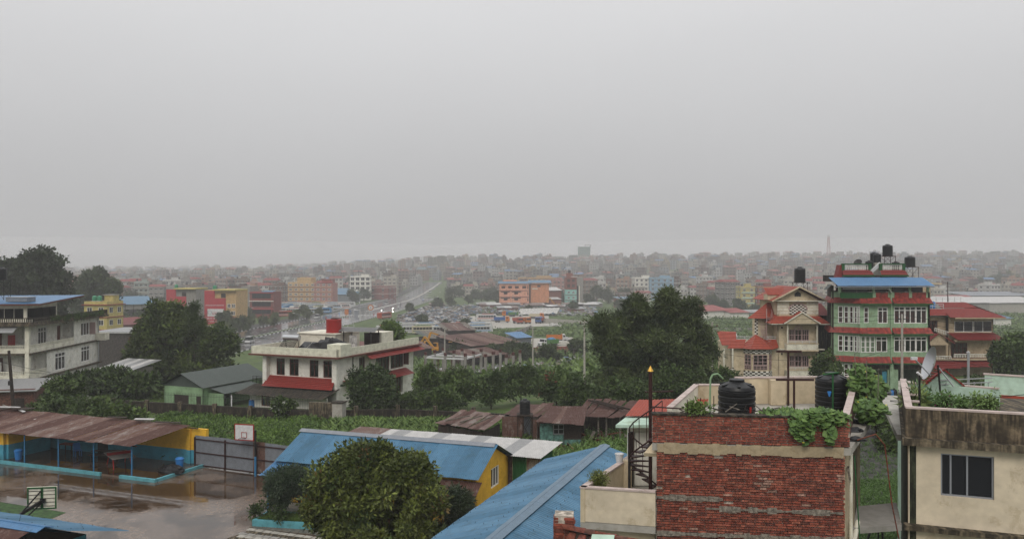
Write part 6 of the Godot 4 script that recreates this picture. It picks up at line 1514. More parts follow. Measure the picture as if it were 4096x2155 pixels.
# a plain town house: storeys with windows on the front and one side, slab edges, parapet, roof gear
func house_block(called: String, label: String, at: Vector3, turn: float, w: float, d: float, floors: int, fh: float, m: Material, o := {}) -> Node3D:
	var t := thing(called, label, o.get("category", "house"), at, turn, o.get("group", ""))
	var H := floors * fh
	var b := B.new()
	b.box(V(0, H / 2, -d / 2), V(w, H, d)); fin(t, "wall", b, m)
	var fm: Material = o.get("frame", M.white_frame)
	var cols: int = o.get("win", 3)
	var ww: float = o.get("ww", minf(1.5, w / cols * 0.6)); var wh: float = o.get("wh", fh * 0.45)
	var mesh := window_frame(ww, wh, 2, 1, 0.09).mesh()
	var holes := []
	for f in floors:
		if o.get("skip_ground", false) and f == 0: continue
		for i in cols: holes.append(Transform3D(Basis.IDENTITY, V(-w / 2 + w * (i + 0.5) / cols - ww / 2, f * fh + fh * 0.32, 0.03)))
		if not o.get("blank_side", false):
			for s in [-1.0, 1.0]:
				for i in o.get("side", 2): holes.append(Transform3D(Basis(Vector3.UP, PI / 2 * s), V(s * (w / 2 + 0.03), f * fh + fh * 0.32, -d * (i + 0.5) / o.get("side", 2) + ww / 2 * s)))
	if o.get("single", false):
		for x in holes:
			var wi := put(t, "window", mesh, fm, x)
			put(wi, "pane", pane_mesh(ww, wh), M.glass_dark)
	else:
		var a := B.new(); var p := B.new()
		for x in holes:
			var x0: Transform3D = x
			p.box(x0 * V(ww / 2, wh / 2, 0), V(ww, wh, 0.06), x0.basis)
			a.box(x0 * V(ww / 2, -0.06, 0.04), V(ww + 0.3, 0.12, 0.16), x0.basis); a.box(x0 * V(ww / 2, wh + 0.07, 0.04), V(ww + 0.3, 0.14, 0.24), x0.basis); a.box(x0 * V(ww / 2, wh / 2, 0.035), V(0.1, wh, 0.03), x0.basis)
		var g := fin(t, "windows", p, M.glass_dark); g.set_meta("kind", "stuff")
		g = fin(t, "window_trim", a, fm); g.set_meta("kind", "stuff")
	var sl := B.new()
	for f in range(1, floors + 1): sl.box(V(0, f * fh - 0.1, -d / 2), V(w + (0.5 if f < floors else 0.9), 0.22, d + (0.5 if f < floors else 0.9)))
	fin(t, "slab_edges", sl, o.get("cornice", M.concrete))
	if o.has("balcony"):
		for f in range(1, floors):
			bx(t, "balcony", o.balcony, V(0, f * fh + 0.35, 0.55), V(w * 0.9, 0.7, 0.1)); bx(t, "balcony_floor", M.concrete, V(0, f * fh, 0.3), V(w * 0.92, 0.12, 0.62))
	if o.has("roof"):
		b = B.new(); tiled(b, V(-w / 2 - 0.5, H, 0.5), V(w / 2 + 0.5, H, 0.5), V(w / 2 - 0.3, H + 1.5, -d / 2), V(-w / 2 + 0.3, H + 1.5, -d / 2), 0.5); tiled(b, V(w / 2 + 0.5, H, -d - 0.5), V(-w / 2 - 0.5, H, -d - 0.5), V(-w / 2 + 0.3, H + 1.5, -d / 2), V(w / 2 - 0.3, H + 1.5, -d / 2), 0.5); tiled(b, V(-w / 2 - 0.5, H, -d - 0.5), V(-w / 2 - 0.5, H, 0.5), V(-w / 2 + 0.3, H + 1.5, -d / 2), V(-w / 2 + 0.3, H + 1.5, -d / 2), 0.5); tiled(b, V(w / 2 + 0.5, H, 0.5), V(w / 2 + 0.5, H, -d - 0.5), V(w / 2 - 0.3, H + 1.5, -d / 2), V(w / 2 - 0.3, H + 1.5, -d / 2), 0.5); fin(t, "roof", b, o.roof)
	else:
		b = B.new()
		for s in [-1.0, 1.0]: b.box(V(s * (w / 2 - 0.08), H + 0.4, -d / 2), V(0.16, 0.8, d)); b.box(V(0, H + 0.4, -d / 2 + s * (d / 2 - 0.08)), V(w - 0.33, 0.797, 0.16))
		fin(t, "parapet", b, m)
		if o.get("stair", true): bx(t, "stair_head", o.get("stair_mat", m), V(w * 0.2, H + 1.2, -d * 0.7), V(w * 0.4, 2.4, d * 0.35)); bx(t, "stair_roof", o.get("stair_roof", M.concrete), V(w * 0.2, H + 2.47, -d * 0.7), V(w * 0.4 + 0.6, 0.14, d * 0.35 + 0.6))
	for i in o.get("tanks", 0):
		b = B.new(); b.lathe(V(-w * 0.3 + i * 1.5, H + (0.9 if not o.has("roof") else 1.4), -d * 0.35), [Vector2(0.0, 0.0), Vector2(0.6, 0), Vector2(0.6, 1.1), Vector2(0.25, 1.35), Vector2(0, 1.4)], 10); fin(t, "tank", b, o.get("tank_mat", M.tank_black))
		bx(t, "tank_base", M.concrete, V(-w * 0.3 + i * 1.5, H + 0.45, -d * 0.35), V(1.3, 0.9, 1.3))
	return t

var panes := {}
func pane_mesh(w: float, h: float) -> Mesh:
	var k := "%.2f %.2f" % [w, h]
	if not panes.has(k):
		var b := B.new(); b.box(V(w / 2, h / 2, -0.02), V(w - 0.04, h - 0.04, 0.05)); panes[k] = b.mesh()
	return panes[k]

# ---------- garden, compound wall and rusty shacks ----------
func sheet_quad(parent: Node, called: String, fl: Vector3, fr: Vector3, br: Vector3, bl: Vector3, n: int, mats: Array, rough := 0.08) -> void:
	for i in n:
		var s := float(i) / n; var e := float(i + 1) / n
		var a := fl.lerp(fr, s); var c := fl.lerp(fr, e); var d := bl.lerp(br, s)
		var b := B.new()
		b.corr(a + V(0, R.randf_range(0, rough), R.randf_range(-rough, rough) * 2), (c - a) * 1.06, (d - a) * R.randf_range(1.0, 1.08), 0.12, 0.03, R.randf_range(0.0, rough * 1.4))
		fin(parent, called, b, mats[R.randi() % mats.size()])

func plank_wall(parent: Node, a: Vector3, c: Vector3, h: float, mats: Array) -> void:
	var n := maxi(2, int((c - a).length() / 0.45))
	for i in n: bx(parent, "plank", mats[R.randi() % mats.size()], a.lerp(c, (i + 0.5) / n) + V(0, h / 2, 0), V((c - a).length() / n * 0.97, h * R.randf_range(0.94, 1.0), 0.04), V(0, atan2(-(c - a).z, (c - a).x), 0))

func shacks_and_garden() -> void:
	var b: B
	# compound wall
	var cw := thing("compound_wall", "dark mouldy compound wall with piers along the garden", "wall", Vector3.ZERO)
	var pts := [V(-44.64, -0.5, -78), V(-33.535, -0.4, -74.4), V(-23.018, -0.4, -71.2), V(-17.022, -0.3, -69.8), V(-9.936, -0.2, -70.5), V(0.083, -0.1, -68), V(8.95, 0, -67)]
	for i in pts.size() - 1:
		b = B.new(); b.wall(pts[i], pts[i + 1], -0.8, 0.85, 0.22); fin(cw, "wall_panel", b, M.dark_concrete)
		var n := int((pts[i + 1] - pts[i]).length() / 3.0)
		for k in n: bx(cw, "pier", M.old_concrete, (pts[i] as Vector3).lerp(pts[i + 1], float(k) / n) + V(0, 0.35, 0.05), V(0.35, 2.2, 0.35))
	var gp := thing("gate_pier", "tall weathered concrete gate block on the compound wall", "pier", V(-15.836, -0.4, -69.4), -0.2)
	bx(gp, "block", M.old_concrete, V(-0.5, 1.0, 0), V(2.2, 2.0, 0.4)); bx(gp, "side", M.concrete, V(1.05, 1.02, -0.1), V(0.9, 2.04, 0.9)); bx(gp, "cap", M.dark_concrete, V(1.05, 2.08, -0.1), V(1.05, 0.1, 1.05))
	# iron railing on the wall
	var rl := thing("iron_railing", "thin dark iron railing on the compound wall before the green shed", "railing", Vector3.ZERO)
	b = B.new()
	for s in [[V(-31.745, 0.85, -73.8), V(-17.389, 0.85, -69.9)], [V(-13.162, 0.85, -70.2), V(-3.636, 0.85, -69)]]:
		var n := int((s[1] - s[0]).length() / 0.16)
		for i in n: var p: Vector3 = (s[0] as Vector3).lerp(s[1], float(i) / n); b.box(p + V(0, 0.5, -0.1), V(0.015, 1.0, 0.015))
		b.span(s[0] + V(0, 0.75, -0.1), s[1] + V(0, 0.75, -0.1), 0.02, 0.02)
	fin(rl, "bars", b, M.dark_iron).set_meta("kind", "stuff")
	# crops
	var crop := FastNoiseLite.new(); crop.seed = 12; crop.frequency = 0.22
	var xs := []; var cs := []
	for i in 15000:
		var d := R.randf_range(54.5, 73.0)
		var x := R.randf_range(-31.0, 1.5)
		if d < 54.0 + (x + 21.0) * -0.42 and x < -9.0: continue
		xs.append(Transform3D(spin().scaled(Vector3.ONE * R.randf_range(0.5, 1.5)), V(x, (0.1 + 0.35 * crop.get_noise_2d(x, d)) + R.randf_range(0.0, 0.25) - 0.4 * smoothstep(66, 73, d), -d)))
		if crop.get_noise_2d(x * 0.6 + 50.0, d * 0.6) > 0.34: xs.pop_back(); continue
		cs.append(Color(0.035, 0.07, 0.014).lerp(Color(0.115, 0.19, 0.035), clampf(pow(R.randf(), 1.3) + 0.5 * crop.get_noise_2d(x * 0.5, d * 0.5), 0, 1)))
	field("garden_crops", "low leafy green crops in the walled garden", L.broad, xs, cs)
	xs = []; cs = []
	for i in 2600:
		var d := R.randf_range(56.0, 67.0); var x := R.randf_range(-14.5, -3.0)
		xs.append(Transform3D(Basis(Vector3.UP, R.randf() * TAU).scaled(Vector3.ONE * R.randf_range(0.7, 1.35)), V(x, -0.1, -d))); cs.append(Color(0.045, 0.09, 0.018).lerp(Color(0.12, 0.18, 0.04), R.randf()))
	for i in 900: xs.append(Transform3D(Basis(Vector3.UP, R.randf() * TAU).scaled(Vector3.ONE * R.randf_range(0.6, 1.0)), V(R.randf_range(-3, 10), -0.1, -R.randf_range(54.0, 66)))); cs.append(Color(0.06, 0.12, 0.025).lerp(Color(0.12, 0.19, 0.04), R.randf()))
	field("maize_rows", "upright maize stalks behind the blue hall", L.reed, xs, cs)
	xs = []; cs = []
	for i in 12000:
		var d := R.randf_range(44.0, 66.0); var x := R.randf_range(1.5, 15.0)
		xs.append(Transform3D(Basis(Vector3.UP, R.randf() * TAU).scaled(Vector3.ONE * R.randf_range(0.5, 1.1)), V(x, -0.03, -d))); cs.append(Color(0.07, 0.13, 0.025).lerp(Color(0.14, 0.20, 0.045), R.randf()))
	for i in 5000:
		var d := R.randf_range(75.0, 96.0); var x := R.randf_range(-46.0, -31.0)
		xs.append(Transform3D(Basis(Vector3.UP, R.randf() * TAU).scaled(Vector3.ONE * R.randf_range(0.6, 1.3)), V(x, gh(x, d) - 0.03, -d))); cs.append(Color(0.06, 0.11, 0.022).lerp(Color(0.12, 0.18, 0.04), R.randf()))
	field("meadow_grass", "rough green grass around the rusty shacks and the shed", L.tuft, xs, cs)
	# shacks
	var rust := [M.rust_b, M.rust_a, M.rust_b, M.rust_b]
	var dark := [M.wood_dark, M.wood_dark, M.dark_concrete]
	var s := thing("rusty_shack", "low shack with striped rusty sagging roof nearest the maize", "shack", Vector3.ZERO)
	sheet_quad(s, "roof_sheet", V(-5.828, 1.538, -60.5), V(-1.998, 1.614, -57), V(-0.641, 1.928, -60.8), V(-4.063, 1.91, -64), 9, [M.rust_a, M.rust_c, M.rust_b], 0.12)
	plank_wall(s, V(-5.474, 0, -60.2), V(-2.068, 0, -57.4), 1.5, dark); plank_wall(s, V(-2.068, 0, -57.4), V(-0.934, 0, -60.5), 1.5, dark); plank_wall(s, V(-4.28, 0, -63.5), V(-5.474, 0, -60.2), 1.5, dark)
	for i in 3: bar(s, "roof_pole", M.wood_grey, V(-4.844, 1.88, -59) + V(i * 1.1, 0.12, i * 0.6), V(-3.109, 1.938, -59) + V(i * 0.9, 0.25, -1.0), 0.08)
	s = thing("rusty_shack", "middle shack with rusty roof, green door and window", "shack", Vector3.ZERO)
	sheet_quad(s, "roof_sheet", V(1.678, 1.917, -58.5), V(5.075, 1.841, -58), V(5.607, 2.53, -62), V(2.933, 2.439, -62), 6, rust)
	for a in [[1352, 1378], [1378, 1405], [1405, 1436], [1436, 1462]]: pass
	bx(s, "door", M.mint_dark, V(2.51, 0.9, -59.2), V(0.95, 1.7, 0.06)); bx(s, "wall_panel", M.mint_dark, V(3.386, 0.45, -59.3), V(0.8, 0.9, 0.06)); bx(s, "wall_panel", M.wood_dark, V(4.433, 0.8, -59.3), V(1.3, 1.7, 0.06)); bx(s, "wall_panel", M.mint_dark, V(4.418, 0.35, -59.1), V(1.2, 0.5, 0.05))
	var wi := fin(s, "window", window_frame(0.8, 0.75, 2, 2, 0.06), M.grey_frame); wi.position = V(3.009, 0.95, -59.3); bx(wi, "pane", M.glass_dark, V(0.4, 0.37, -0.03), V(0.76, 0.7, 0.02))
	plank_wall(s, V(1.9, 0, -62), V(1.875, 0, -59.3), 1.8, dark); plank_wall(s, V(5.547, 0, -62), V(2.82, 0, -62.2), 2.2, dark)
	s = thing("rusty_shack", "long shack with rusty roof behind the black tank stand", "shack", Vector3.ZERO)
	sheet_quad(s, "roof_sheet", V(-0.714, 1.831, -62), V(1.875, 1.795, -61.2), V(3.33, 2.183, -65), V(0.404, 1.919, -66), 6, rust); plank_wall(s, V(-0.534, 0, -62.2), V(1.884, 0, -61.5), 1.8, [M.rust_c, M.wood_grey, M.sheet_grey]); plank_wall(s, V(0.401, 0, -65.5), V(-0.534, 0, -62.2), 1.8, dark)
	s = thing("rusty_shack", "open-fronted shack with rusty roof next to the spiral stair", "shack", Vector3.ZERO)
	sheet_quad(s, "roof_sheet", V(4.523, 1.982, -60.5), V(8.015, 2.015, -60), V(10.513, 2.456, -64.5), V(6.07, 2.565, -65), 7, rust, 0.1); plank_wall(s, V(9.804, 0, -64), V(5.743, 0, -64.2), 2.2, dark)
	for x in [1456, 1505, 1525, 1560]: bar(s, "post", M.wood_grey, V((x - 1287.5) * 60.8 / 2040.0, 0, -60.8), V((x - 1287.5) * 60.8 / 2040.0, 2.0, -60.8), 0.12)
	for i in 3: bar(s, "roof_plank", M.wood_dark, V(6.039, 2.569, -64) + V(i * 0.3, 0.12, i * 0.2), V(7.978, 2.226, -62) + V(i * 0.5, 0.15, i * 0.2), 0.12)
	for i in 40:
		var p := V(R.randf_range(4.0, 8.8), R.randf_range(0.1, 0.7), -R.randf_range(59.6, 61.6))
		if i < 14: p = V(R.randf_range(2.6, 5.0), R.randf_range(0.08, 0.4), -R.randf_range(57.6, 58.6))
		tag(bx(self, "scrap_piece", [M.clay, M.wood_dark, M.wood_grey, M.brick_old, M.white_paint][i % 5 if i % 11 == 0 else i % 4], p, V(R.randf_range(0.3, 1.4), 0.05, R.randf_range(0.1, 0.35)), V(R.randf_range(-.7, .7), R.randf() * 3.0, R.randf_range(-.7, .7))), "scrap board in the heap before the middle shack door" if i < 14 else "scrap board in the dark heap inside the open shack", "scrap", "scrap boards before the shack" if i < 14 else "scrap boards in the open shack")
	var tk := thing("tank_tower", "leaning sheet-clad stand under the black tank among the shacks", "stand", V(0.962, 0, -60.4))
	tank_stand(tk, V(0, 0, 0), 1.1, 2.2, M.wood_dark)
	for i in 3: b = B.new(); b.corr(V(-1.7 + i * 0.5, 0, 0.3), V(0.5, 0, 0), V(0, 2.1, 0), 0.12, 0.03); fin(tk, "cladding_sheet", b, M.rust_a)
	b = B.new(); b.corr(V(0.65, 0, 0.4), V(0.9, 0, 0), V(-0.15, 1.9, 0), 0.12, 0.03); fin(tk, "cladding_sheet", b, M.rust_c)
	tank("small black tank with white lid on the shack tower", V(0.962, 2.27, -60.4), 0.4, 1.1, "roof tanks")
	# narrow path boards and a pipe by the garden
	var lines := [[V(-47.429, 4.748, -74), V(-49.877, -0.456, -100)], [V(-47.429, 3.841, -74), V(-50.343, -0.127, -104)], [V(-26.979, 5.812, -85), V(-11.632, 1.162, -140)]]
	for i in 3:
		var pp := []
		for k in 9: pp.append((lines[i][0] as Vector3).lerp(lines[i][1], k / 8.0) - V(0, 1.4 * (k / 8.0) * (1.0 - k / 8.0), 0))
		b = B.new(); b.pipe(pp, 0.018, 4); tag(fin(self, "overhead_wire", b, M.wire), ["upper wire in front of the white flats", "lower wire in front of the white flats", "wire from the solar heater roof to the valley pole"][i], "wire", "overhead wires")
	tag(bar(self, "garden_stake", M.white_paint, V(-26.321, -0.5, -76), V(-26.321, 1.2, -76), 0.09), "white stake standing in the grass left of the green shed", "stake")
	var sc := thing("scrap_pile", "pile of metal frames beside the green shed", "scrap", V(-25.781, -0.7, -76.5))
	for i in 6: bar(sc, "frame_bar", [M.steel, M.wood_dark][i % 2], V(-2.2, 0.3 + 0.1 * i, 0.2 * i), V(2.2, 0.35 + 0.08 * i, 0.1 * i), 0.06)

# ---------- trees and shrubs near the houses ----------
func trees() -> void:
	var g0 := Color(0.028, 0.052, 0.014); var g1 := Color(0.075, 0.12, 0.03)
	tree("round_tree", "large round tree with reddish leaf tips in front of the blue roofs", "tree", V(-5.75, 0, -35), {"lobes": [[V(0, 2.8, 0), V(2.35, 2.25, 2.2), 110], [V(-0.5, 4.6, 0.2), V(1.1, 0.8, 1.2), 30], [V(1.2, 4.2, 0.4), V(0.9, 0.8, 1.0), 22], [V(-1.9, 3.9, 0.5), V(0.9, 0.8, 0.9), 20], [V(2.1, 3.2, 0.6), V(0.7, 0.9, 0.9), 20], [V(-2.2, 2.5, 0.6), V(0.7, 0.9, 0.9), 18], [V(0.3, 1.5, 0.8), V(2.5, 1.6, 2.1), 66]], "bough": 0.42, "n": 17, "leaf": L.broad, "size": 1.05, "c0": Color(0.03, 0.052, 0.012), "c1": Color(0.18, 0.215, 0.045), "tip": Color(0.17, 0.10, 0.04), "tip_share": 0.03, "trunk": 0.22, "limbs": 30, "inner": 0.75})
	tree("clipped_juniper", "clipped round juniper with bent trunk in the planter", "tree", V(-11.0, 0.2, -41.7), {"lobes": [[V(-0.45, 1.8, 0), V(1.1, 0.72, 0.95), 70], [V(-0.75, 1.45, 0.2), V(0.7, 0.5, 0.6), 24]], "bough": 0.32, "n": 17, "leaf": L.fine, "c0": Color(0.03, 0.055, 0.03), "c1": Color(0.08, 0.115, 0.06), "trunk": 0.09, "lean": V(0.35, -0.1, 0), "limbs": 8})
	tree("juniper_bush", "grey green juniper bush at the yellow gable", "shrub", V(-2.55, 0, -36.2), {"lobes": [[V(0, 2.1, 0), V(0.75, 1.1, 0.75), 60]], "bough": 0.3, "n": 15, "leaf": L.fine, "c0": Color(0.03, 0.05, 0.028), "c1": Color(0.07, 0.10, 0.05), "trunk": 0.08})
	for i in 3: tree("planter_plant", ["small leafy plant at the planter's porch post", "small leafy plant beside the porch rail", "low trailing plant over the planter kerb"][i], "plant", [V(-13, 0.2, -41.6), V(-12.463, 0.3, -42.2), V(-11.808, 0.2, -41)][i], {"lobes": [[V(0, 0.35, 0), V(0.3, 0.4, 0.3), 7]], "bough": 0.16, "n": 6, "leaf": L.broad, "size": 0.8, "c0": g0, "c1": g1, "trunk": 0.02})
	tree("house_tree", "leafy tree in front of the white tiled house", "tree", V(-12.787, -0.6, -74), {"lobes": [[V(-0.2, 2.6, 0), V(2.0, 2.0, 1.8), 60], [V(0.3, 1.2, 0.3), V(2.4, 1.3, 2.0), 45]], "bough": 0.6, "n": 15, "leaf": L.big, "size": 0.85, "c0": g0, "c1": Color(0.085, 0.13, 0.04), "trunk": 0.16})
	# the tall feathery tree at the right
	tree("feathery_tree", "tall dark feathery tree left of the cream villa", "tree", V(13.132, 0, -76), {"lobes": [[V(0.3, 4.6, 0), V(4.8, 3.4, 3.2), 100], [V(-3.8, 5.4, 0.3), V(1.7, 2.4, 1.8), 30], [V(0.9, 7.4, 0), V(1.6, 1.6, 1.4), 26], [V(1.5, 9.3, 0), V(0.9, 1.9, 0.9), 24], [V(-1.4, 8.8, 0), V(1.0, 1.8, 1.0), 22], [V(2.7, 8.6, 0), V(0.8, 1.4, 0.8), 14], [V(-4.9, 7.6, 0), V(1.1, 0.9, 1.0), 14], [V(-3.1, 7.6, 0.4), V(0.9, 1.1, 0.9), 12], [V(3.5, 8.4, 0), V(0.9, 2.0, 0.9), 22], [V(4.6, 7.0, 0), V(0.7, 1.4, 0.7), 12], [V(4.3, 4.0, 0), V(1.6, 3.0, 2.0), 40], [V(0, 2.0, 1.0), V(5.4, 2.1, 2.4), 80]], "bough": 0.6, "n": 19, "leaf": L.feather, "size": 0.9, "flatten": 0.55, "c0": Color(0.018, 0.034, 0.012), "c1": Color(0.12, 0.16, 0.05), "trunk": 0.32, "limbs": 50, "inner": 0.3})
	# the mass left of the green shed
	tree("broad_tree", "broad dark tree mass behind the green shed", "tree", V(-44.074, -2.5, -108), {"lobes": [[V(-1.2, 6.6, 0), V(4.0, 3.4, 3.4), 95], [V(4.9, 4.6, 0.5), V(2.6, 3.0, 2.6), 60], [V(-5.2, 3.8, 0), V(2.2, 2.9, 2.4), 46], [V(-1.6, 10.0, 0), V(2.4, 0.9, 1.7), 20], [V(-3.8, 8.2, 0), V(1.6, 0.9, 1.4), 12], [V(0, 2.0, 1.0), V(6.4, 2.4, 3.0), 80]], "bough": 0.75, "n": 15, "leaf": L.big, "size": 1.25, "c0": Color(0.03, 0.055, 0.015), "c1": Color(0.13, 0.18, 0.04), "trunk": 0.4, "limbs": 40, "inner": 0.35})
	tree("bamboo_clump", "slender bamboo clump rising above the broad tree", "bamboo", V(-41.595, -2.5, -106), {"lobes": [[V(0, 7.4, 0), V(1.1, 3.0, 1.2), 30], [V(0.0, 10.4, 0), V(0.2, 1.2, 0.2), 5]], "bough": 0.6, "n": 12, "leaf": L.feather, "size": 0.9, "c0": Color(0.04, 0.07, 0.02), "c1": Color(0.10, 0.14, 0.04), "trunk": 0.12})
	# far left giants
	tree("tall_tree", "tall dark tree standing above the white flats", "tree", V(-104.442, -8, -175), {"lobes": [[V(2.0, 18.5, 0), V(5.6, 6.8, 4.5), 120], [V(-5.0, 17.0, 0), V(5.0, 6.0, 4.5), 90], [V(5.6, 14.0, 0), V(3.4, 4.4, 3.0), 50], [V(0, 10.0, 0), V(7.0, 5.0, 4.0), 80]], "bough": 1.15, "n": 14, "leaf": L.mass, "size": 0.75, "c0": Color(0.02, 0.036, 0.014), "c1": Color(0.055, 0.08, 0.03), "trunk": 0.5, "limbs": 40, "inner": 0.35})
	tree("pale_tree", "paler tree with two crowns behind the yellow house", "tree", V(-128.983, -9.5, -250), {"lobes": [[V(-0.4, 18.0, 0), V(4.4, 4.6, 4.0), 60], [V(4.6, 15.5, 0), V(3.0, 3.2, 3.0), 30], [V(-2.0, 12.0, 0), V(5.2, 4.0, 4.0), 50]], "bough": 1.3, "n": 13, "leaf": L.mass, "size": 0.85, "c0": Color(0.035, 0.06, 0.02), "c1": Color(0.085, 0.12, 0.04), "trunk": 0.5, "limbs": 24, "inner": 0.4})
	# shrubs: [px-free world position, radii, boughs, colour share, label]
	var sh := [
		[V(-38.893, -0.4, -71), V(1.9, 2.0, 1.5), 46, 0.4, "flowering shrub in front of the white flats' balcony"], [V(-37.772, -0.3, -66), V(2.2, 1.3, 1.4), 44, 0.2, "dark shrub over the garden gate"], [V(-34.051, -0.3, -66), V(2.0, 1.4, 1.4), 40, 0.3, "dark bush on the compound wall by the stake"],
		[V(-30.496, 0, -63), V(1.9, 1.2, 1.2), 40, 0.6, "yellowish bush behind the shelter roof"], [V(-33.051, 0, -62), V(1.6, 0.8, 1.0), 26, 0.4, "low bush right behind the shelter boards"], [V(-40.873, -1.2, -88), V(3.2, 1.4, 1.6), 40, 0.15, "dark hedge below the broad tree"], [V(-46.789, -1.4, -92), V(3.6, 1.3, 1.6), 44, 0.1, "dark hedge beside the zinc shed"],
		[V(-19.75, -0.1, -70.5), V(1.0, 0.9, 0.7), 20, 0.5, "small bush with white flowers on the compound wall"],
		[V(-5.392, -0.8, -80), V(1.8, 1.9, 1.6), 44, 0.55, "round green bush right of the white tiled house"], [V(-8.341, -0.9, -82), V(1.6, 2.1, 1.5), 36, 0.7, "bright shrub at the white tiled house corner"], [V(-6.352, -0.3, -73), V(1.8, 1.3, 1.2), 34, 0.6, "bright low shrub behind the maize"], [V(-2.007, -0.5, -78), V(2.2, 1.8, 1.5), 46, 0.25, "dark bush behind the striped shack"], [V(0.904, -0.8, -82), V(2.4, 2.0, 1.6), 50, 0.35, "bush behind the shack tower tank"], [V(4.301, -0.3, -78), V(2.4, 1.8, 1.6), 50, 0.4, "leafy bush with red blossoms behind the shacks"], [V(6.088, 0, -72), V(2.0, 1.6, 1.4), 40, 0.3, "dark bush at the foot of the feathery tree"], [V(-9.341, -0.4, -74), V(1.6, 1.0, 1.0), 26, 0.3, "dark bush beside the house tree"], [V(9.35, 0, -70), V(2.6, 1.7, 1.4), 46, 0.15, "dark thicket behind the open shack"], [V(14.559, 0, -72), V(3.0, 2.2, 1.4), 54, 0.12, "dark thicket below the feathery tree's outer limbs"],
		[V(22.338, 0, -84), V(1.6, 1.3, 1.2), 28, 0.6, "green shrub at the villa's side balcony"], [V(31.157, 0, -80), V(1.4, 2.3, 1.3), 44, 0.35, "pointed shrub between villa and green building"], [V(24.998, 0, -62), V(1.4, 1.4, 1.2), 26, 0.5, "shrub beyond the tank vine"], [V(34.419, 0, -62), V(2.4, 2.2, 1.4), 50, 0.35, "garden shrub behind the mint crest"], [V(40.083, 0, -68), V(3.0, 2.0, 1.6), 50, 0.25, "dark hedge below the beige house"], [V(36.458, 0, -70), V(1.6, 1.8, 1.2), 34, 0.45, "red-flowered shrub under the satellite dish"],
		[V(68.939, -1.5, -110), V(2.4, 3.0, 2.2), 50, 0.3, "tree cut by the picture's right edge"], [V(56.711, -0.5, -92), V(2.2, 2.6, 1.8), 46, 0.2, "dark bush at the right edge below the path"], [V(27.365, 0, -58), V(0.9, 0.5, 0.8), 14, 0.6, "low weeds behind the brick rubble"], [V(28.784, 0, -64), V(1.4, 1.0, 1.0), 24, 0.5, "green weeds between the lane and the green shop"],
		[V(36.728, 0, -74), V(0.8, 0.7, 0.8), 12, 0.5, "low weeds before the green shop pillar"]]
	tree("bright_tree", "bright green round tree behind the white house parapet", "tree", V(-16.882, -3.4, -112), {"lobes": [[V(0, 7.6, 0), V(1.6, 1.3, 1.5), 50], [V(0.3, 5.6, 0), V(1.6, 1.4, 1.4), 30]], "bough": 0.5, "n": 12, "leaf": L.big, "size": 0.9, "c0": Color(0.06, 0.11, 0.02), "c1": Color(0.18, 0.28, 0.05), "trunk": 0.14})
	for s in sh:
		var far: bool = (s[0] as Vector3).z < -85.0
		var r: Vector3 = s[1]
		var red: bool = s[4].contains("red") or s[4].contains("flower")
		var spec := {"lobes": [[V(0, r.y * 1.05, 0), r, s[2]]], "bough": r.x * 0.26, "n": 12, "leaf": L.big if not far else L.mass, "size": 0.75 if not far else 0.5, "c0": g0.lerp(Color(0.05, 0.09, 0.02), s[3]), "c1": g1.lerp(Color(0.14, 0.21, 0.045), s[3]), "trunk": 0.08}
		if red: spec.tip = Color(0.35, 0.06, 0.06) if s[4].contains("red") else Color(0.6, 0.6, 0.55); spec.tip_share = 0.03
		tree("shrub", s[4], "shrub", s[0], spec)

# ---------- valley: road, vehicles, yards ----------
const ROAD := [[215.0, -92.0], [300.0, -86.0], [406.0, -80.0], [598.0, -76.0], [845.0, -78.0], [1100.0, -79.0], [1400.0, -82.0]]
func road_x(d: float) -> float:
	for i in ROAD.size() - 1:
		if d <= ROAD[i + 1][0]: return lerpf(ROAD[i][1], ROAD[i + 1][1], clampf((d - ROAD[i][0]) / (ROAD[i + 1][0] - ROAD[i][0]), 0, 1))
	return ROAD[-1][1]
func road_p(d: float, off: float, up := 0.0) -> Vector3: return V(road_x(d) + off, gh(road_x(d), d) + up, -d)
func strip(a: float, c: float, up: float, d0: float, d1: float, step := 12.0) -> B:
	var b := B.new()
	var d := d0
	while d < d1 - 0.01:
		var e := minf(d + step, d1)
		b.quad(road_p(d, a, up), road_p(d, c, up), road_p(e, c, up), road_p(e, a, up))
		d = e
	return b

func wheel(parent: Node, at: Vector3, r: float, w: float) -> void:   # axle along z
	var t := rod(parent, "wheel", M.tyre, at - V(0, 0, w / 2), at + V(0, 0, w / 2), r, -1, 10)
	rod(t, "rim", M.sheet_grey, at - V(0, 0, w / 2 + 0.02), at + V(0, 0, w / 2 + 0.02), r * 0.5, -1, 8)

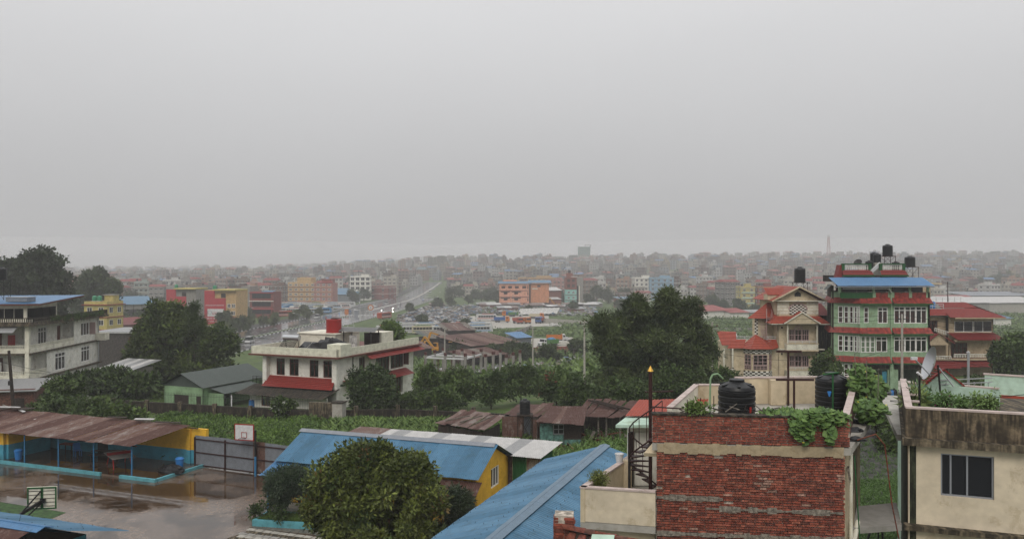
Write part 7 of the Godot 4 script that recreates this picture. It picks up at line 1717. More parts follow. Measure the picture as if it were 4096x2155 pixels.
func bus(body: Material, stripe: Material, at: Vector3, turn: float, label: String, group := "") -> Node3D:   # front towards +x
	var t := thing("bus", label, "bus", at, turn, group)
	var b := B.new()
	b.prism([V(-4.6, 0.55, 1.2), V(4.3, 0.55, 1.2), V(4.7, 0.9, 1.2), V(4.7, 1.7, 1.2), V(4.35, 2.85, 1.2), V(4.0, 3.05, 1.2), V(-4.4, 3.05, 1.2), V(-4.6, 2.8, 1.2)], V(0, 0, 2.4)); fin(t, "body", b, body)
	for s in [-1.0, 1.0]:
		for i in 7: bx(t, "window", M.glass_dark, V(-3.7 + i * 1.12, 2.1, s * 1.205), V(0.98, 0.8, 0.03))
		bx(t, "stripe", stripe, V(-0.2, 1.25, s * 1.205), V(8.4, 0.3, 0.02))
		for x in [-2.9, 2.9]: wheel(t, V(x, 0.5, s * 1.0), 0.5, 0.34)
		bx(t, "headlight", M.white_paint, V(4.71, 0.95, s * 0.85), V(0.04, 0.2, 0.3))
	b = B.new(); b.quad(V(4.72, 1.7, 1.08), V(4.72, 1.7, -1.08), V(4.39, 2.78, -1.08), V(4.39, 2.78, 1.08)); fin(t, "windscreen", b, M.glass_dark)
	bx(t, "roof_rack", stripe, V(-0.8, 3.14, 0), V(5.5, 0.12, 1.7)); bx(t, "bumper", M.dark_iron, V(4.66, 0.5, 0), V(0.2, 0.25, 2.3))
	return t

func truck(cab: Material, bed: Material, cargo: Material, at: Vector3, turn: float, label: String, snout := false, group := "") -> Node3D:
	var t := thing("truck", label, "truck", at, turn, group)
	bx(t, "chassis", M.dark_iron, V(-0.2, 0.75, 0), V(6.8, 0.25, 0.9))
	var b := B.new()
	if snout: b.prism([V(1.5, 0.7, 1.05), V(3.4, 0.7, 1.05), V(3.4, 1.55, 1.05), V(2.55, 1.75, 1.05), V(2.3, 2.6, 1.05), V(1.5, 2.65, 1.05)], V(0, 0, 2.1))
	else: b.prism([V(1.6, 0.6, 1.15), V(3.35, 0.6, 1.15), V(3.4, 1.6, 1.15), V(3.15, 2.6, 1.15), V(1.6, 2.7, 1.15)], V(0, 0, 2.3))
	fin(t, "cab", b, cab)
	b = B.new()
	if snout: b.quad(V(2.57, 1.78, 0.95), V(2.57, 1.78, -0.95), V(2.34, 2.5, -0.95), V(2.34, 2.5, 0.95))
	else: b.quad(V(3.42, 1.6, 1.02), V(3.42, 1.6, -1.02), V(3.2, 2.45, -1.02), V(3.2, 2.45, 1.02))
	fin(t, "windscreen", b, M.glass_dark)
	for s in [-1.0, 1.0]:
		bx(t, "side_window", M.glass_dark, V(2.0 if snout else 2.4, 2.05, s * (1.07 if snout else 1.17)), V(0.6, 0.55, 0.03)); bx(t, "headlight", M.white_paint, V(3.43, 1.0, s * 0.75), V(0.05, 0.2, 0.25)); bx(t, "bed_side", bed, V(-1.0, 1.75, s * 1.15), V(4.9, 1.15, 0.1))
		for x in [2.4, -1.3, -2.4]: wheel(t, V(x, 0.52, s * 0.95), 0.52, 0.36)
		for i in 5: bx(t, "bed_rib", bed, V(-3.1 + i * 1.05, 1.75, s * 1.22), V(0.1, 1.15, 0.06))
	bx(t, "bed_floor", bed, V(-1.0, 1.12, 0), V(4.9, 0.1, 2.3)); bx(t, "bed_front", bed, V(1.4, 1.95, 0), V(0.12, 1.6, 2.3)); bx(t, "tailgate", bed, V(-3.42, 1.75, 0), V(0.1, 1.15, 2.3)); bx(t, "bumper", M.dark_iron, V(3.42, 0.6, 0), V(0.15, 0.25, 2.2))
	if cargo: b = B.new(); heap(b, 2.3, 0.9, 1.0, 5, 12); var h := fin(t, "cargo", b, cargo); h.position = V(-1.0, 1.9, 0)
	return t

func car(m: Material, at: Vector3, turn: float, label: String, van := false) -> Node3D:
	var t := thing("car" if not van else "van", label, "car" if not van else "van", at, turn, "vehicles on the wet road")
	var b := B.new()
	var hh := 2.0 if van else 1.45
	b.prism([V(-2.0, 0.3, 0.82), V(2.0, 0.3, 0.82), V(2.05, 0.8, 0.82), V(1.2, 0.95, 0.82), V(-1.95, 0.95, 0.82)], V(0, 0, 1.64)); fin(t, "body", b, m)
	b = B.new(); b.prism([V(-1.9, 0.95, 0.76), V(1.2, 0.95, 0.76), V(0.6, hh, 0.7), V(-1.7, hh, 0.7)], V(0, 0, 1.48)); fin(t, "cabin", b, M.glass_dark)
	bx(t, "roof", m, V(-0.55, hh + 0.03, 0), V(2.4, 0.07, 1.45))
	for s in [-1.0, 1.0]:
		for x in [-1.25, 1.3]: wheel(t, V(x, 0.32, s * 0.72), 0.32, 0.2)
		bx(t, "headlight", M.white_paint, V(2.04, 0.68, s * 0.55), V(0.05, 0.15, 0.3))
	return t

func excavator(at: Vector3, turn: float, label: String, pose: Array) -> Node3D:
	var t := thing("excavator", label, "excavator", at, turn, "yellow excavators")
	for s in [-1.0, 1.0]: var b := B.new(); b.prism([V(-1.7, 0.1, s * 1.1 + 0.25), V(1.7, 0.1, s * 1.1 + 0.25), V(2.0, 0.45, s * 1.1 + 0.25), V(1.7, 0.8, s * 1.1 + 0.25), V(-1.7, 0.8, s * 1.1 + 0.25), V(-2.0, 0.45, s * 1.1 + 0.25)], V(0, 0, 0.5)); fin(t, "track", b, M.dark_iron)
	bx(t, "deck", M.digger, V(-0.4, 1.25, 0), V(3.2, 0.7, 2.4)); bx(t, "engine_cover", M.digger, V(-1.4, 1.9, 0), V(1.2, 0.7, 2.2)); bx(t, "cab", M.digger, V(0.5, 2.2, 0.7), V(1.2, 1.4, 0.95)); bx(t, "cab_glass", M.glass_dark, V(0.62, 2.35, 0.72), V(1.02, 0.9, 1.0))
	bar(t, "boom", M.digger, V(0.9, 1.6, -0.2), pose[0], 0.4, 0.55); bar(t, "arm", M.digger, pose[0], pose[1], 0.32, 0.42)
	rod(t, "hydraulic_ram", M.steel, V(1.2, 1.5, -0.2), (pose[0] as Vector3).lerp(V(0.9, 1.6, -0.2), 0.35), 0.08)
	var k := B.new(); var p: Vector3 = pose[1]; k.prism([p + V(-0.5, -0.9, 0.5), p + V(0.3, -0.8, 0.5), p + V(0.35, 0.1, 0.5), p + V(-0.3, 0.1, 0.5)], V(0, 0, 1.0)); fin(t, "bucket", k, M.dark_iron)
	return t

func rider(at: Vector3, turn: float, label: String, jacket: Material, lit := false) -> void:
	var t := thing("motorcycle", "motorcycle under the " + label, "motorcycle", at, turn, "motorcycles on the wet road")
	for x in [-0.62, 0.62]: rod(t, "wheel", M.tyre, V(x, 0.3, -0.06), V(x, 0.3, 0.06), 0.3, -1, 12)
	var b := B.new(); b.span(V(-0.6, 0.55, 0), V(0.45, 0.75, 0), 0.25, 0.32); b.span(V(0.45, 0.9, 0), V(0.62, 0.3, 0), 0.1, 0.1); fin(t, "frame", b, M.dark_iron)
	bar(t, "handlebar", M.dark_iron, V(0.4, 1.0, -0.35), V(0.4, 1.0, 0.35), 0.05)
	var hl := rod(t, "headlight", M.lamp if lit else M.white_paint, V(0.55, 0.85, 0), V(0.62, 0.85, 0), 0.1, -1, 10)
	if lit:
		var o := OmniLight3D.new(); o.light_energy = 6.0; o.light_size = 0.1; o.omni_range = 30.0; o.shadow_enabled = true; o.position = V(0.75, 0.85, 0); o.light_color = Color(1, 0.97, 0.9); t.add_child(o)
	var pr := thing("person", label, "person", at, turn, "riders on the wet road")
	var p := B.new()   # one continuous figure, seated and leaning forward
	var spine := [V(-0.18, 0.75, 0), V(-0.15, 0.95, 0), V(-0.05, 1.2, 0), V(0.02, 1.38, 0), V(0.05, 1.46, 0), V(0.07, 1.52, 0), V(0.08, 1.62, 0), V(0.08, 1.7, 0)]
	var rs := [0.19, 0.18, 0.21, 0.15, 0.07, 0.11, 0.12, 0.05]
	for i in 7: p.tube(spine[i], spine[i + 1], rs[i], rs[i + 1], 9, i == 6 or i == 0)
	for s in [-1.0, 1.0]:
		p.tube(V(0, 1.34, s * 0.15), V(0.12, 1.1, s * 0.26), 0.07, 0.055, 6); p.tube(V(0.12, 1.1, s * 0.26), V(0.4, 1.02, s * 0.28), 0.055, 0.04, 6)
		p.tube(V(-0.15, 0.8, s * 0.1), V(0.28, 0.72, s * 0.2), 0.11, 0.085, 6); p.tube(V(0.28, 0.72, s * 0.2), V(0.12, 0.25, s * 0.2), 0.085, 0.06, 6)
	fin(pr, "body", p, jacket)
	p = B.new(); p.lathe(V(0.08, 1.56, 0), [Vector2(0.14, 0.0), Vector2(0.15, 0.08), Vector2(0.1, 0.2), Vector2(0, 0.23)], 10); fin(pr, "helmet", p, M.black)

func walker(at: Vector3, turn: float, label: String, m: Material) -> void:
	var pr := thing("person", label, "person", at, turn, "people walking by the road")
	var p := B.new()
	var ys := [0.85, 1.0, 1.25, 1.4, 1.47, 1.52, 1.62, 1.7]; var rs := [0.17, 0.15, 0.2, 0.15, 0.06, 0.1, 0.115, 0.04]
	for i in 7: p.tube(V(0, ys[i], 0), V(0, ys[i + 1], 0), rs[i], rs[i + 1], 9, i == 6 or i == 0)
	for s in [-1.0, 1.0]:
		p.tube(V(0, 1.36, s * 0.17), V(0.05, 1.08, s * 0.24), 0.065, 0.05, 6); p.tube(V(0.05, 1.08, s * 0.24), V(0.14 * s, 0.84, s * 0.24), 0.05, 0.035, 6)
		p.tube(V(0, 0.9, s * 0.09), V(0.12 * s, 0.48, s * 0.1), 0.1, 0.075, 6); p.tube(V(0.12 * s, 0.48, s * 0.1), V(0.1 * s - 0.06, 0.04, s * 0.1), 0.075, 0.05, 6)
	fin(pr, "body", p, m)

func street_lamp(at: Vector3, label: String, side: float) -> void:
	var t := thing("street_lamp", label, "street lamp", at, 0.0, "street lamps along the wet road")
	rod(t, "pole", M.sheet_grey, Vector3.ZERO, V(0, 8.0, 0), 0.12, 0.07, 6); bar(t, "arm", M.sheet_grey, V(0, 7.8, 0), V(side * 1.6, 8.3, 0), 0.09); bx(t, "lamp_head", M.white_paint, V(side * 1.8, 8.3, 0), V(0.7, 0.12, 0.3)); bx(t, "control_box", M.white_paint, V(0, 2.6, 0.15), V(0.5, 0.9, 0.2))

func valley_shed(called: String, label: String, fl: Vector3, fr: Vector3, dep: float, h: float, rise: float, n: int, rm: Array, wm: Material) -> void:   # low shed with a single roof slope rising to the back
	var t := thing(called, label, "shed", fl, atan2(-(fr - fl).z, (fr - fl).x), "sheds in the valley")
	var w := Vector2(fr.x - fl.x, fr.z - fl.z).length()
	var b := B.new(); b.wall(V(0, 0, 0), V(w, 0, 0), 0, h, 0.15, [[w * 0.1, w * 0.9, 0.0, h * 0.75]] if n > 4 else []); b.wall(V(w, 0, 0), V(w, 0, -dep), 0, h, 0.15); b.wall(V(w, 0, -dep), V(0, 0, -dep), 0, h, 0.15); b.wall(V(0, 0, -dep), V(0, 0, 0), 0, h, 0.15); fin(t, "wall", b, wm)
	for i in 4: if n > 4: bar(t, "post", M.wood_dark, V(w * (0.1 + 0.26 * i), 0, 0.05), V(w * (0.1 + 0.26 * i), h, 0.05), 0.18)
	for i in n:
		b = B.new(); b.corr(V(-0.5 + (w + 1.0) * i / n, h + R.randf_range(0, 0.12), 0.9), V((w + 1.0) / n * 1.02, 0, 0), V(0, rise, -dep - 1.6), 0.4, 0.05, R.randf_range(0, 0.15)); fin(t, "roof_sheet", b, rm[R.randi() % rm.size()])

func gv(px_x: float, d: float) -> Vector3: return V(px_x, gh(px_x, d), -d)

func valley() -> void:
	mat("tyre", hexed("1a1a1a"), 0.8); mat("digger", hexed("c98f1e"), 0.5, "grain", 1.0); mat("bus_white", hexed("d6d6d4"), 0.4, "grain", 2.0); mat("bus_blue", hexed("3f86b8"), 0.4, "grain", 2.0); mat("bus_cream", hexed("cfc4a8"), 0.45, "grain", 2.0); mat("truck_orange", hexed("c9731f"), 0.5, "grain", 1.5); mat("truck_red", hexed("b0482c"), 0.5, "grain", 1.5); mat("truck_blue", hexed("2d5f9e"), 0.5, "grain", 1.5); mat("truck_green", hexed("4e7d3a"), 0.5, "grain", 1.5); mat("orange_wall", hexed("dfa184"), 0.8, "plaster", 6.0); mat("orange_deep", hexed("cd8a62"), 0.8, "plaster", 6.0); mat("teal_wall", hexed("8fc7bf"), 0.8, "plaster", 5.0); mat("board_red", hexed("b8303a"), 0.5, "grain", 3.0); mat("maroon", hexed("7d3f38"), 0.7, "plaster", 5.0); mat("ochre", hexed("bfa070"), 0.8, "plaster", 5.0); mat("pink_wall", hexed("a8746c"), 0.8, "plaster", 5.0); mat("brick_wall", hexed("96594a"), 0.9, "patch", 2.0); mat("asphalt_wet", hexed("98989a"), 0.35, "tar", 14.0)
	M.asphalt_wet.roughness_texture = T.glossy; M.asphalt_wet.uv1_scale = Vector3.ONE / 11.0  # road grey is lightened: sky reflection on the wet surface put into the colour
	var lm := mat("lamp", Color(1, 1, 1), 0.4); lm.emission_enabled = true; lm.emission = Color(1, 0.97, 0.9); lm.emission_energy_multiplier = 4.0
	var b: B
	# road with two carriageways, median and service lane
	structure("road", strip(-15, 15, 0.02, 215, 890), M.asphalt_wet)
	structure("verge", strip(-24, -16, 0.03, 215, 880), M.gravel)
	b = strip(-0.9, 0.9, 0.16, 215, 398); structure("median", b, M.wild)
	b = strip(-0.9, 0.9, 0.16, 445, 880); structure("median", b, M.concrete)
	for o in [[-15.3, "kerb"], [-1.05, "kerb"], [1.05, "kerb"], [15.3, "kerb"]]:
		var k := B.new(); var kd := B.new()
		var d := 216.0
		while d < 620.0:
			if not (d > 398.0 and d < 445.0):
				(k if int(d / 2.0) % 2 else kd).span(road_p(d, o[0], 0.12), road_p(d + 1.9, o[0], 0.12), 0.3, 0.24)
			d += 2.0
		var kk := structure("kerb", k, M.white_paint); fin(kk, "dark_kerb_stones", kd, M.dark_iron).set_meta("kind", "stuff")
	b = B.new()   # zebra crossing and lane dashes
	for i in 16: b.quad(road_p(404, -13 + i * 1.7, 0.03), road_p(404, -12.2 + i * 1.7, 0.03), road_p(409, -12.2 + i * 1.7, 0.03), road_p(409, -13 + i * 1.7, 0.03))
	for i in 40:
		for o in [-8.0, 8.0]: b.quad(road_p(220 + i * 12, o - 0.1, 0.03), road_p(220 + i * 12, o + 0.1, 0.03), road_p(224 + i * 12, o + 0.1, 0.03), road_p(224 + i * 12, o - 0.1, 0.03))
	structure("road_markings", b, M.white_paint)
	# bridge railings and abutment
	for o in [-17.5, 17.5]:
		var rl := thing("bridge_railing", "white bridge railing on the " + ("city" if o < 0 else "field") + " side of the road", "railing", Vector3.ZERO)
		b = B.new()
		for y in [0.5, 1.0]: for i in 24: b.span(road_p(430 + i * 9, o, y), road_p(439 + i * 9, o, y), 0.15, 0.14)
		fin(rl, "rails", b, M.white_paint)
		b = B.new(); for i in 73: b.box(road_p(430 + i * 3, o, 0.5), V(0.2, 1.0, 0.2))
		fin(rl, "posts", b, M.white_paint).set_meta("kind", "stuff")
	var ab := thing("bridge_embankment", "dark sloping embankment below the bridge railing", "embankment", Vector3.ZERO)
	b = B.new(); for i in 20: b.quad(road_p(430 + i * 9, 16, -0.1), road_p(439 + i * 9, 16, -0.1), road_p(439 + i * 9, 24, -3.5), road_p(430 + i * 9, 24, -3.5))
	fin(ab, "slope", b, M.dark_concrete)
	for i in 11:
		var d: float = 238.0 + i * 33.0 + (i * i) * 1.8
		street_lamp(road_p(d, 16.2 if i % 2 else -16.2), "street lamp number %s from the near end of the wet road" % ["one", "two", "three", "four", "five", "six", "seven", "eight", "nine", "ten", "eleven"][i], -1.0 if i % 2 else 1.0)
	# moving traffic
	car(M.bus_white, road_p(254, 7), 1.5, "white jeep on the near end of the wet road", true)
	var cars := [[500, -6, M.bus_white, "small white car nearest on the far carriageway"], [516, -10, M.bus_white, "white car beside the far kerb"], [532, -5, M.bus_white, "white van-like car behind the two white cars", true], [548, -9, M.grey_frame, "grey car at the back of the white group"], [455, 6, M.grey_frame, "dark grey car beyond the lit motorcycles"], [430, -7, M.truck_blue, "blue-topped pickup turning at the crossing"], [640, 5, M.grey_frame, "grey car far along the wet road"], [655, -8, M.bus_white, "white car far along the wet road"], [720, 4, M.bus_white, "pale van in the hazy part of the road", true], [800, -6, M.grey_frame, "dark car in the hazy part of the road"], [380, -10, M.bus_white, "white minibus waiting at the crossing", true], [362, 5, M.maroon, "maroon car near the zebra crossing"]]
	for c in cars: car(c[2], road_p(c[0], c[1], 0.02), 1.55 if c[1] > 0 else -1.6, c[3], c.size() > 4)
	rider(road_p(437, 9, 0.02), -1.6, "rider with bright headlight nearest the crossing", M.tarp_black, true); rider(road_p(462, 11, 0.02), -1.6, "rider with headlight behind the first lit rider", M.dark_green, true); rider(road_p(520, 6, 0.02), 1.55, "rider alone in the middle of the wet road", M.tarp_black); rider(road_p(585, 12, 0.02), 1.5, "rider beside the bridge railing", M.bin_blue); rider(road_p(370, -3, 0.02), 1.5, "rider in red near the crossing median", M.red_paint)
	for i in 8: walker(road_p([392, 396, 400, 412, 450, 600, 606, 640][i], [18, 13, -5, 17, 16, 14.5, 14.5, 15][i], 0.02), i * 1.1, ["person in dark clothes at the crossing corner", "person in red stepping onto the zebra crossing", "person in blue in the middle of the crossing", "person standing by the round sign", "person walking along the bridge kerb", "taller person of the pair beside the bridge railing", "second of the pair beside the bridge railing", "person far along the bridge railing"][i], [M.tarp_black, M.red_paint, M.bin_blue, M.wood_grey, M.dark_green, M.tarp_black, M.grey_plaster, M.wood_dark][i])
	var rs := thing("round_sign", "round orange sign on a post at the crossing", "sign", road_p(385, 14, 0.0)); rod(rs, "post", M.sheet_grey, Vector3.ZERO, V(0, 4.2, 0), 0.1); rod(rs, "disc", M.truck_orange, V(0, 4.9, -0.06), V(0, 4.9, 0.06), 1.4, -1, 18); rod(rs, "inner_disc", M.white_paint, V(0, 4.9, 0.06), V(0, 4.9, 0.09), 0.9, -1, 16); rod(rs, "centre", M.wood_dark, V(0, 4.9, 0.09), V(0, 4.9, 0.11), 0.3, -1, 12)
	for i in 2: var bo := thing("traffic_box", ["orange traffic booth on the crossing island", "grey traffic booth on the crossing island"][i], "booth", road_p(420 - i * 14, -6 + i * 8, 0.02)); bx(bo, "cabin", [M.truck_orange, M.sheet_grey][i], V(0, 1.3, 0), V(1.8, 2.6, 1.8)); bx(bo, "roof", M.white_paint, V(0, 2.7, 0), V(2.3, 0.2, 2.3))
	# median trees and verge bushes
	for i in 16:
		var d := 232.0 + i * 10.5
		tree("median_tree", "small green tree, number %s along the median strip" % ["one", "two", "three", "four", "five", "six", "seven", "eight", "nine", "ten", "eleven", "twelve", "thirteen", "fourteen", "fifteen", "sixteen"][i], "tree", road_p(d, -13.0 + R.randf_range(-2.5, 2.5)), {"lobes": [[V(0, 2.7, 0), V(1.7, 1.9, 1.7), 14]], "bough": 0.8, "n": 7, "leaf": L.mass, "size": 0.6, "c0": Color(0.05, 0.07, 0.02), "c1": Color(0.12, 0.15, 0.04), "trunk": 0.12, "limbs": 5, "group": "median trees"})
	# bus parks
	var bc := [[M.bus_white, M.bus_blue, "white bus with blue stripe"], [M.bus_white, M.truck_red, "white bus with red stripe"], [M.bus_blue, M.bus_white, "blue bus with white stripe"], [M.bus_cream, M.truck_green, "cream bus with green stripe"], [M.bus_white, M.grey_frame, "white bus with grey stripe"]]
	var proto := {}
	var row_name := ["first", "second", "third", "fourth"]
	for r in 4:
		for i in 13:
			var k := R.randi() % 5
			var d := 422.0 + r * 25.0 + R.randf_range(-3, 3)
			var x := (718.0 - 1287.5) * d / 2040.0 + i * 4.7 + R.randf_range(-0.6, 0.6)
			if x > road_x(d) - 19.0: continue
			var tr := (0.1 if r != 1 else 1.35) + R.randf_range(-.15, .15)
			var lb := "%s, %s bus park row, %s from the shops" % [bc[k][2], row_name[r], ["first", "second", "third", "fourth", "fifth", "sixth", "seventh", "eighth", "ninth", "tenth", "eleventh", "twelfth", "thirteenth"][i]]
			if proto.has(k): copy_of(proto[k], "bus", lb, gv(x, d), tr, "buses in the bus park")
			else: proto[k] = bus(bc[k][0], bc[k][1], gv(x, d), tr, lb, "buses in the bus park")
	for i in 12:
		var k := R.randi() % 5
		var d := 290.0 + (i / 6) * 15.0 + R.randf_range(-2, 2); var x := -44.0 + (i % 6) * 6.5 + R.randf_range(-1, 1)
		copy_of(proto[k] if proto.has(k) else proto.values()[0], "bus", "%s parked %s from the yard tree, %s row" % [bc[k][2] if proto.has(k) else "bus", ["first", "second", "third", "fourth", "fifth", "sixth"][i % 6], ["near", "far"][i / 6]], gv(x, d), 0.2 + R.randf_range(-.2, .2), "buses in the yard by the crossing")
	bus(M.bus_white, M.truck_red, gv(-11.623, 362), PI + 0.15, "white bus with red stripes beside the orange trucks", "parked heavy vehicles")
	tag(bus(M.truck_red, M.bus_white, road_p(392, -30), 0.3, "small red bus at the bus park corner", "buses in the bus park"), "small red bus at the bus park corner")
	tag(bus(M.truck_red, M.bus_white, road_p(378, 22), 1.2, "red bus under the white canopy at the crossing", "parked heavy vehicles"), "red bus under the white canopy at the crossing")
	var tk := [[1262, 352, 0.0, M.truck_orange, M.truck_blue, null, "orange-cab truck right of the white bus", false], [1296, 395, 0.05, M.bus_white, M.truck_green, M.tarp_white, "white-cab truck with green covered bed", true], [1280, 395, PI, M.truck_orange, M.truck_blue, M.bus_blue, "yellow truck behind the blue tarpaulin", false], [1302, 345, -1.2, M.truck_red, M.truck_red, null, "red truck facing the camera", false], [1322, 346, -1.2, M.truck_orange, M.truck_orange, null, "orange truck facing the camera", false], [1350, 378, -0.1, M.truck_orange, M.bus_cream, null, "cream tipper with yellow cab before the tarpaulin", false], [1358, 348, -1.9, M.truck_blue, M.truck_red, M.bus_blue, "blue and red truck parked end-on", false], [1402, 256, 0.05, M.bus_white, M.truck_orange, null, "orange tipper with white snout cab in the gravel yard", true], [1378, 240, -2.4, M.bus_white, M.truck_green, M.bus_blue, "white snout-nosed truck with green bed and blue cover", true]]
	for a in tk: truck(a[3], a[4], a[5], gv((a[0] - 1287.5) * a[1] / 2040.0, a[1]), a[2], a[6], a[7], "parked heavy vehicles")
	excavator(gv(-20.622, 222), PI - 0.2, "yellow excavator with raised boom behind the white house", [V(3.4, 4.6, -0.2), V(5.0, 2.0, -0.2)]); excavator(gv(-24.868, 228), 0.5, "yellow excavator with folded arm nearest the white house", [V(2.2, 5.2, -0.2), V(4.6, 4.4, -0.2)]); excavator(gv(-17.67, 226), 0.2, "yellow excavator with low arm beside the brown sheds", [V(3.8, 3.6, -0.2), V(5.4, 1.2, -0.2)]); excavator(gv(27.132, 492), PI, "yellow excavator in the scrap yard before the orange building", [V(4.2, 5.6, -0.2), V(6.6, 3.0, -0.2)])
	# valley sheds
	var rs4 := [M.rust_b, M.rust_a, M.wood_grey, M.rust_b]
	valley_shed("long_shed", "long brown sagging shed in the middle of the valley", gv(-10.343, 200), gv(1.507, 212), 12.0, 4.0, 1.8, 9, rs4, M.wood_dark)
	valley_shed("blue_end_shed", "small shed with bright blue roof at the long shed's end", gv(1.336, 218), gv(5.23, 220), 6.0, 4.6, 1.0, 3, [M.roof_blue_new], M.sheet_grey)
	valley_shed("brown_shed", "brown shed behind the excavators", gv(-19.755, 248), gv(-11.426, 252), 9.0, 4.2, 1.8, 6, rs4, M.wood_dark); valley_shed("brown_shed", "dark low shed left of the long shed", gv(-24.167, 232), gv(-17.642, 236), 8.0, 3.2, 1.6, 5, [M.wood_grey, M.roof_dark], M.wood_dark); valley_shed("brown_shed", "flat brown shed behind the bright round tree", gv(-25.374, 205), gv(-20.647, 208), 7.0, 2.8, 1.2, 4, rs4, M.wood_dark)
	valley_shed("brown_shed", "low rusty shed beside the concrete columns", gv(-8.431, 160), gv(-1.441, 168), 5.0, 2.4, 1.0, 6, rs4, M.wood_dark)
	valley_shed("red_roof_store", "white store with red roof in the green field", gv(86.526, 372), gv(102.544, 380), 12.0, 3.8, 2.0, 4, [M.tile_red], M.white_wall); valley_shed("red_roof_store", "smaller white store with red roof in the green field", gv(100.925, 374), gv(110.528, 378), 9.0, 3.0, 1.6, 3, [M.tile_red], M.white_wall); valley_shed("tin_store", "low tin store behind the red roofed store", gv(116.661, 395), gv(124.375, 398), 6.0, 2.0, 1.0, 3, [M.zinc], M.grey_plaster)
	valley_shed("factory_hall", "long grey factory hall beyond the beige house", gv(204.761, 395), gv(235.784, 400), 20.0, 6.5, 2.6, 4, [M.zinc_pale], M.grey_plaster); valley_shed("factory_hall", "pale factory hall at the right edge of the fields", gv(239.669, 410), gv(275.141, 415), 20.0, 6.0, 2.4, 4, [M.zinc_pale], M.concrete); valley_shed("blue_factory", "long blue roofed factory far right", gv(293.775, 520), gv(351.385, 530), 22.0, 6.0, 2.0, 4, [M.sheet_grey], M.grey_plaster); valley_shed("red_store", "low store with pale red roof beyond the beige roof", gv(184.816, 330), gv(195.474, 333), 8.0, 4.0, 1.6, 3, [M.tile_red], M.grey_plaster); valley_shed("white_store", "small white store with blue roof right of the beige house", gv(190.98, 320), gv(198.488, 322), 6.0, 3.6, 1.2, 3, [M.roof_blue], M.white_wall); valley_shed("red_store", "red roofed store between the factory hall and the ridge", gv(254.007, 470), gv(274.757, 474), 12.0, 5.0, 2.6, 3, [M.tile_red], M.white_wall); valley_shed("tin_store", "pale tin store at the end of the fields", gv(187.647, 352), gv(199.377, 356), 8.0, 3.6, 1.2, 3, [M.zinc_pale], M.grey_plaster)
	valley_shed("blue_warehouse", "warehouse with blue roof in front of the long apartment block", gv(-134.636, 585), gv(-116.804, 592), 18.0, 6.5, 2.4, 4, [M.roof_blue], M.grey_plaster); valley_shed("blue_warehouse", "second blue roofed warehouse nearer the road", gv(-122.243, 570), gv(-107.812, 575), 10.0, 5.2, 2.0, 3, [M.roof_blue], M.sheet_grey); valley_shed("blue_warehouse", "blue warehouse roofs behind the yellow house", gv(-166.158, 345), gv(-155.725, 352), 16.0, 8.0, 3.0, 5, [M.roof_blue], M.grey_plaster); valley_shed("red_shed", "dark red shed behind the broad tree", gv(-128.11, 262), gv(-120.287, 266), 10.0, 5.0, 1.8, 4, [M.tile_dark], M.maroon)
	valley_shed("tin_store", "white roofed lean-to between orange building and teal tower", gv(23.472, 535), gv(32.834, 538), 10.0, 9.0, 2.0, 3, [M.zinc_pale], M.brick_wall); valley_shed("brick_hut", "brick hut with pale roof left of the teal tower", gv(23.888, 505), gv(30.445, 507), 6.0, 4.4, 1.0, 3, [M.zinc_pale], M.brick_wall); valley_shed("blue_store", "store with pale blue roof behind the feathery tree", gv(64.118, 480), gv(74.142, 484), 8.0, 5.5, 1.0, 3, [M.cap_blue], M.brick_wall)
	# concrete skeleton with columns
	var cs := thing("column_frame", "unfinished concrete columns with pale tie beams", "building frame", gv(-14.713, 138), -0.3)
	for i in 5:
		for j in 3: bx(cs, "column", M.grey_plaster, V(i * 3.6, 2.2, -j * 4.0), V(0.4, 4.4, 0.4)); bx(cs, "column_cap", M.red_rust, V(i * 3.6, 4.6, -j * 4.0), V(0.42, 0.5, 0.42))
	for j in 2: bar(cs, "tie_beam", M.white_paint, V(0, 3.9, -j * 4.0), V(7.2, 3.9, -j * 4.0), 0.25); bar(cs, "tie_beam", M.white_paint, V(j * 7.2, 3.9, 0), V(j * 7.2, 3.9, -8.0), 0.25)
	for i in 9: rod(cs, "formwork_prop", M.red_rust, V(i * 0.8, 0, 0.4 - (i % 3) * 1.2), V(i * 0.8, 3.8, 0.4 - (i % 3) * 1.2), 0.05, -1, 5)
	for i in 4: utility_pole(["slim pole behind the concrete columns", "slim pole in front of the feathery tree", "slim pole left of the gravel yard", "slim pole before the orange building"][i], [gv(-11.632, 140), gv(8.946, 100), gv(3.346, 130), gv(0.588, 480)][i], [9.0, 8.0, 8.6, 8.0][i])
	# gravel yard and walls
	structure("gravel_yard", polygon([gv(4.75, 228) + V(0, 0.05, 0), gv(18.708, 232) + V(0, 0.05, 0), gv(20.558, 275) + V(0, 0.05, 0), gv(6.287, 270) + V(0, 0.05, 0)]), M.concrete)
	structure("truck_yard", polygon([gv(-20.558, 305) + V(0, 0.05, 0), gv(14.963, 330) + V(0, 0.05, 0), gv(18.364, 405) + V(0, 0.05, 0), gv(-21.078, 400) + V(0, 0.05, 0)]), M.concrete)
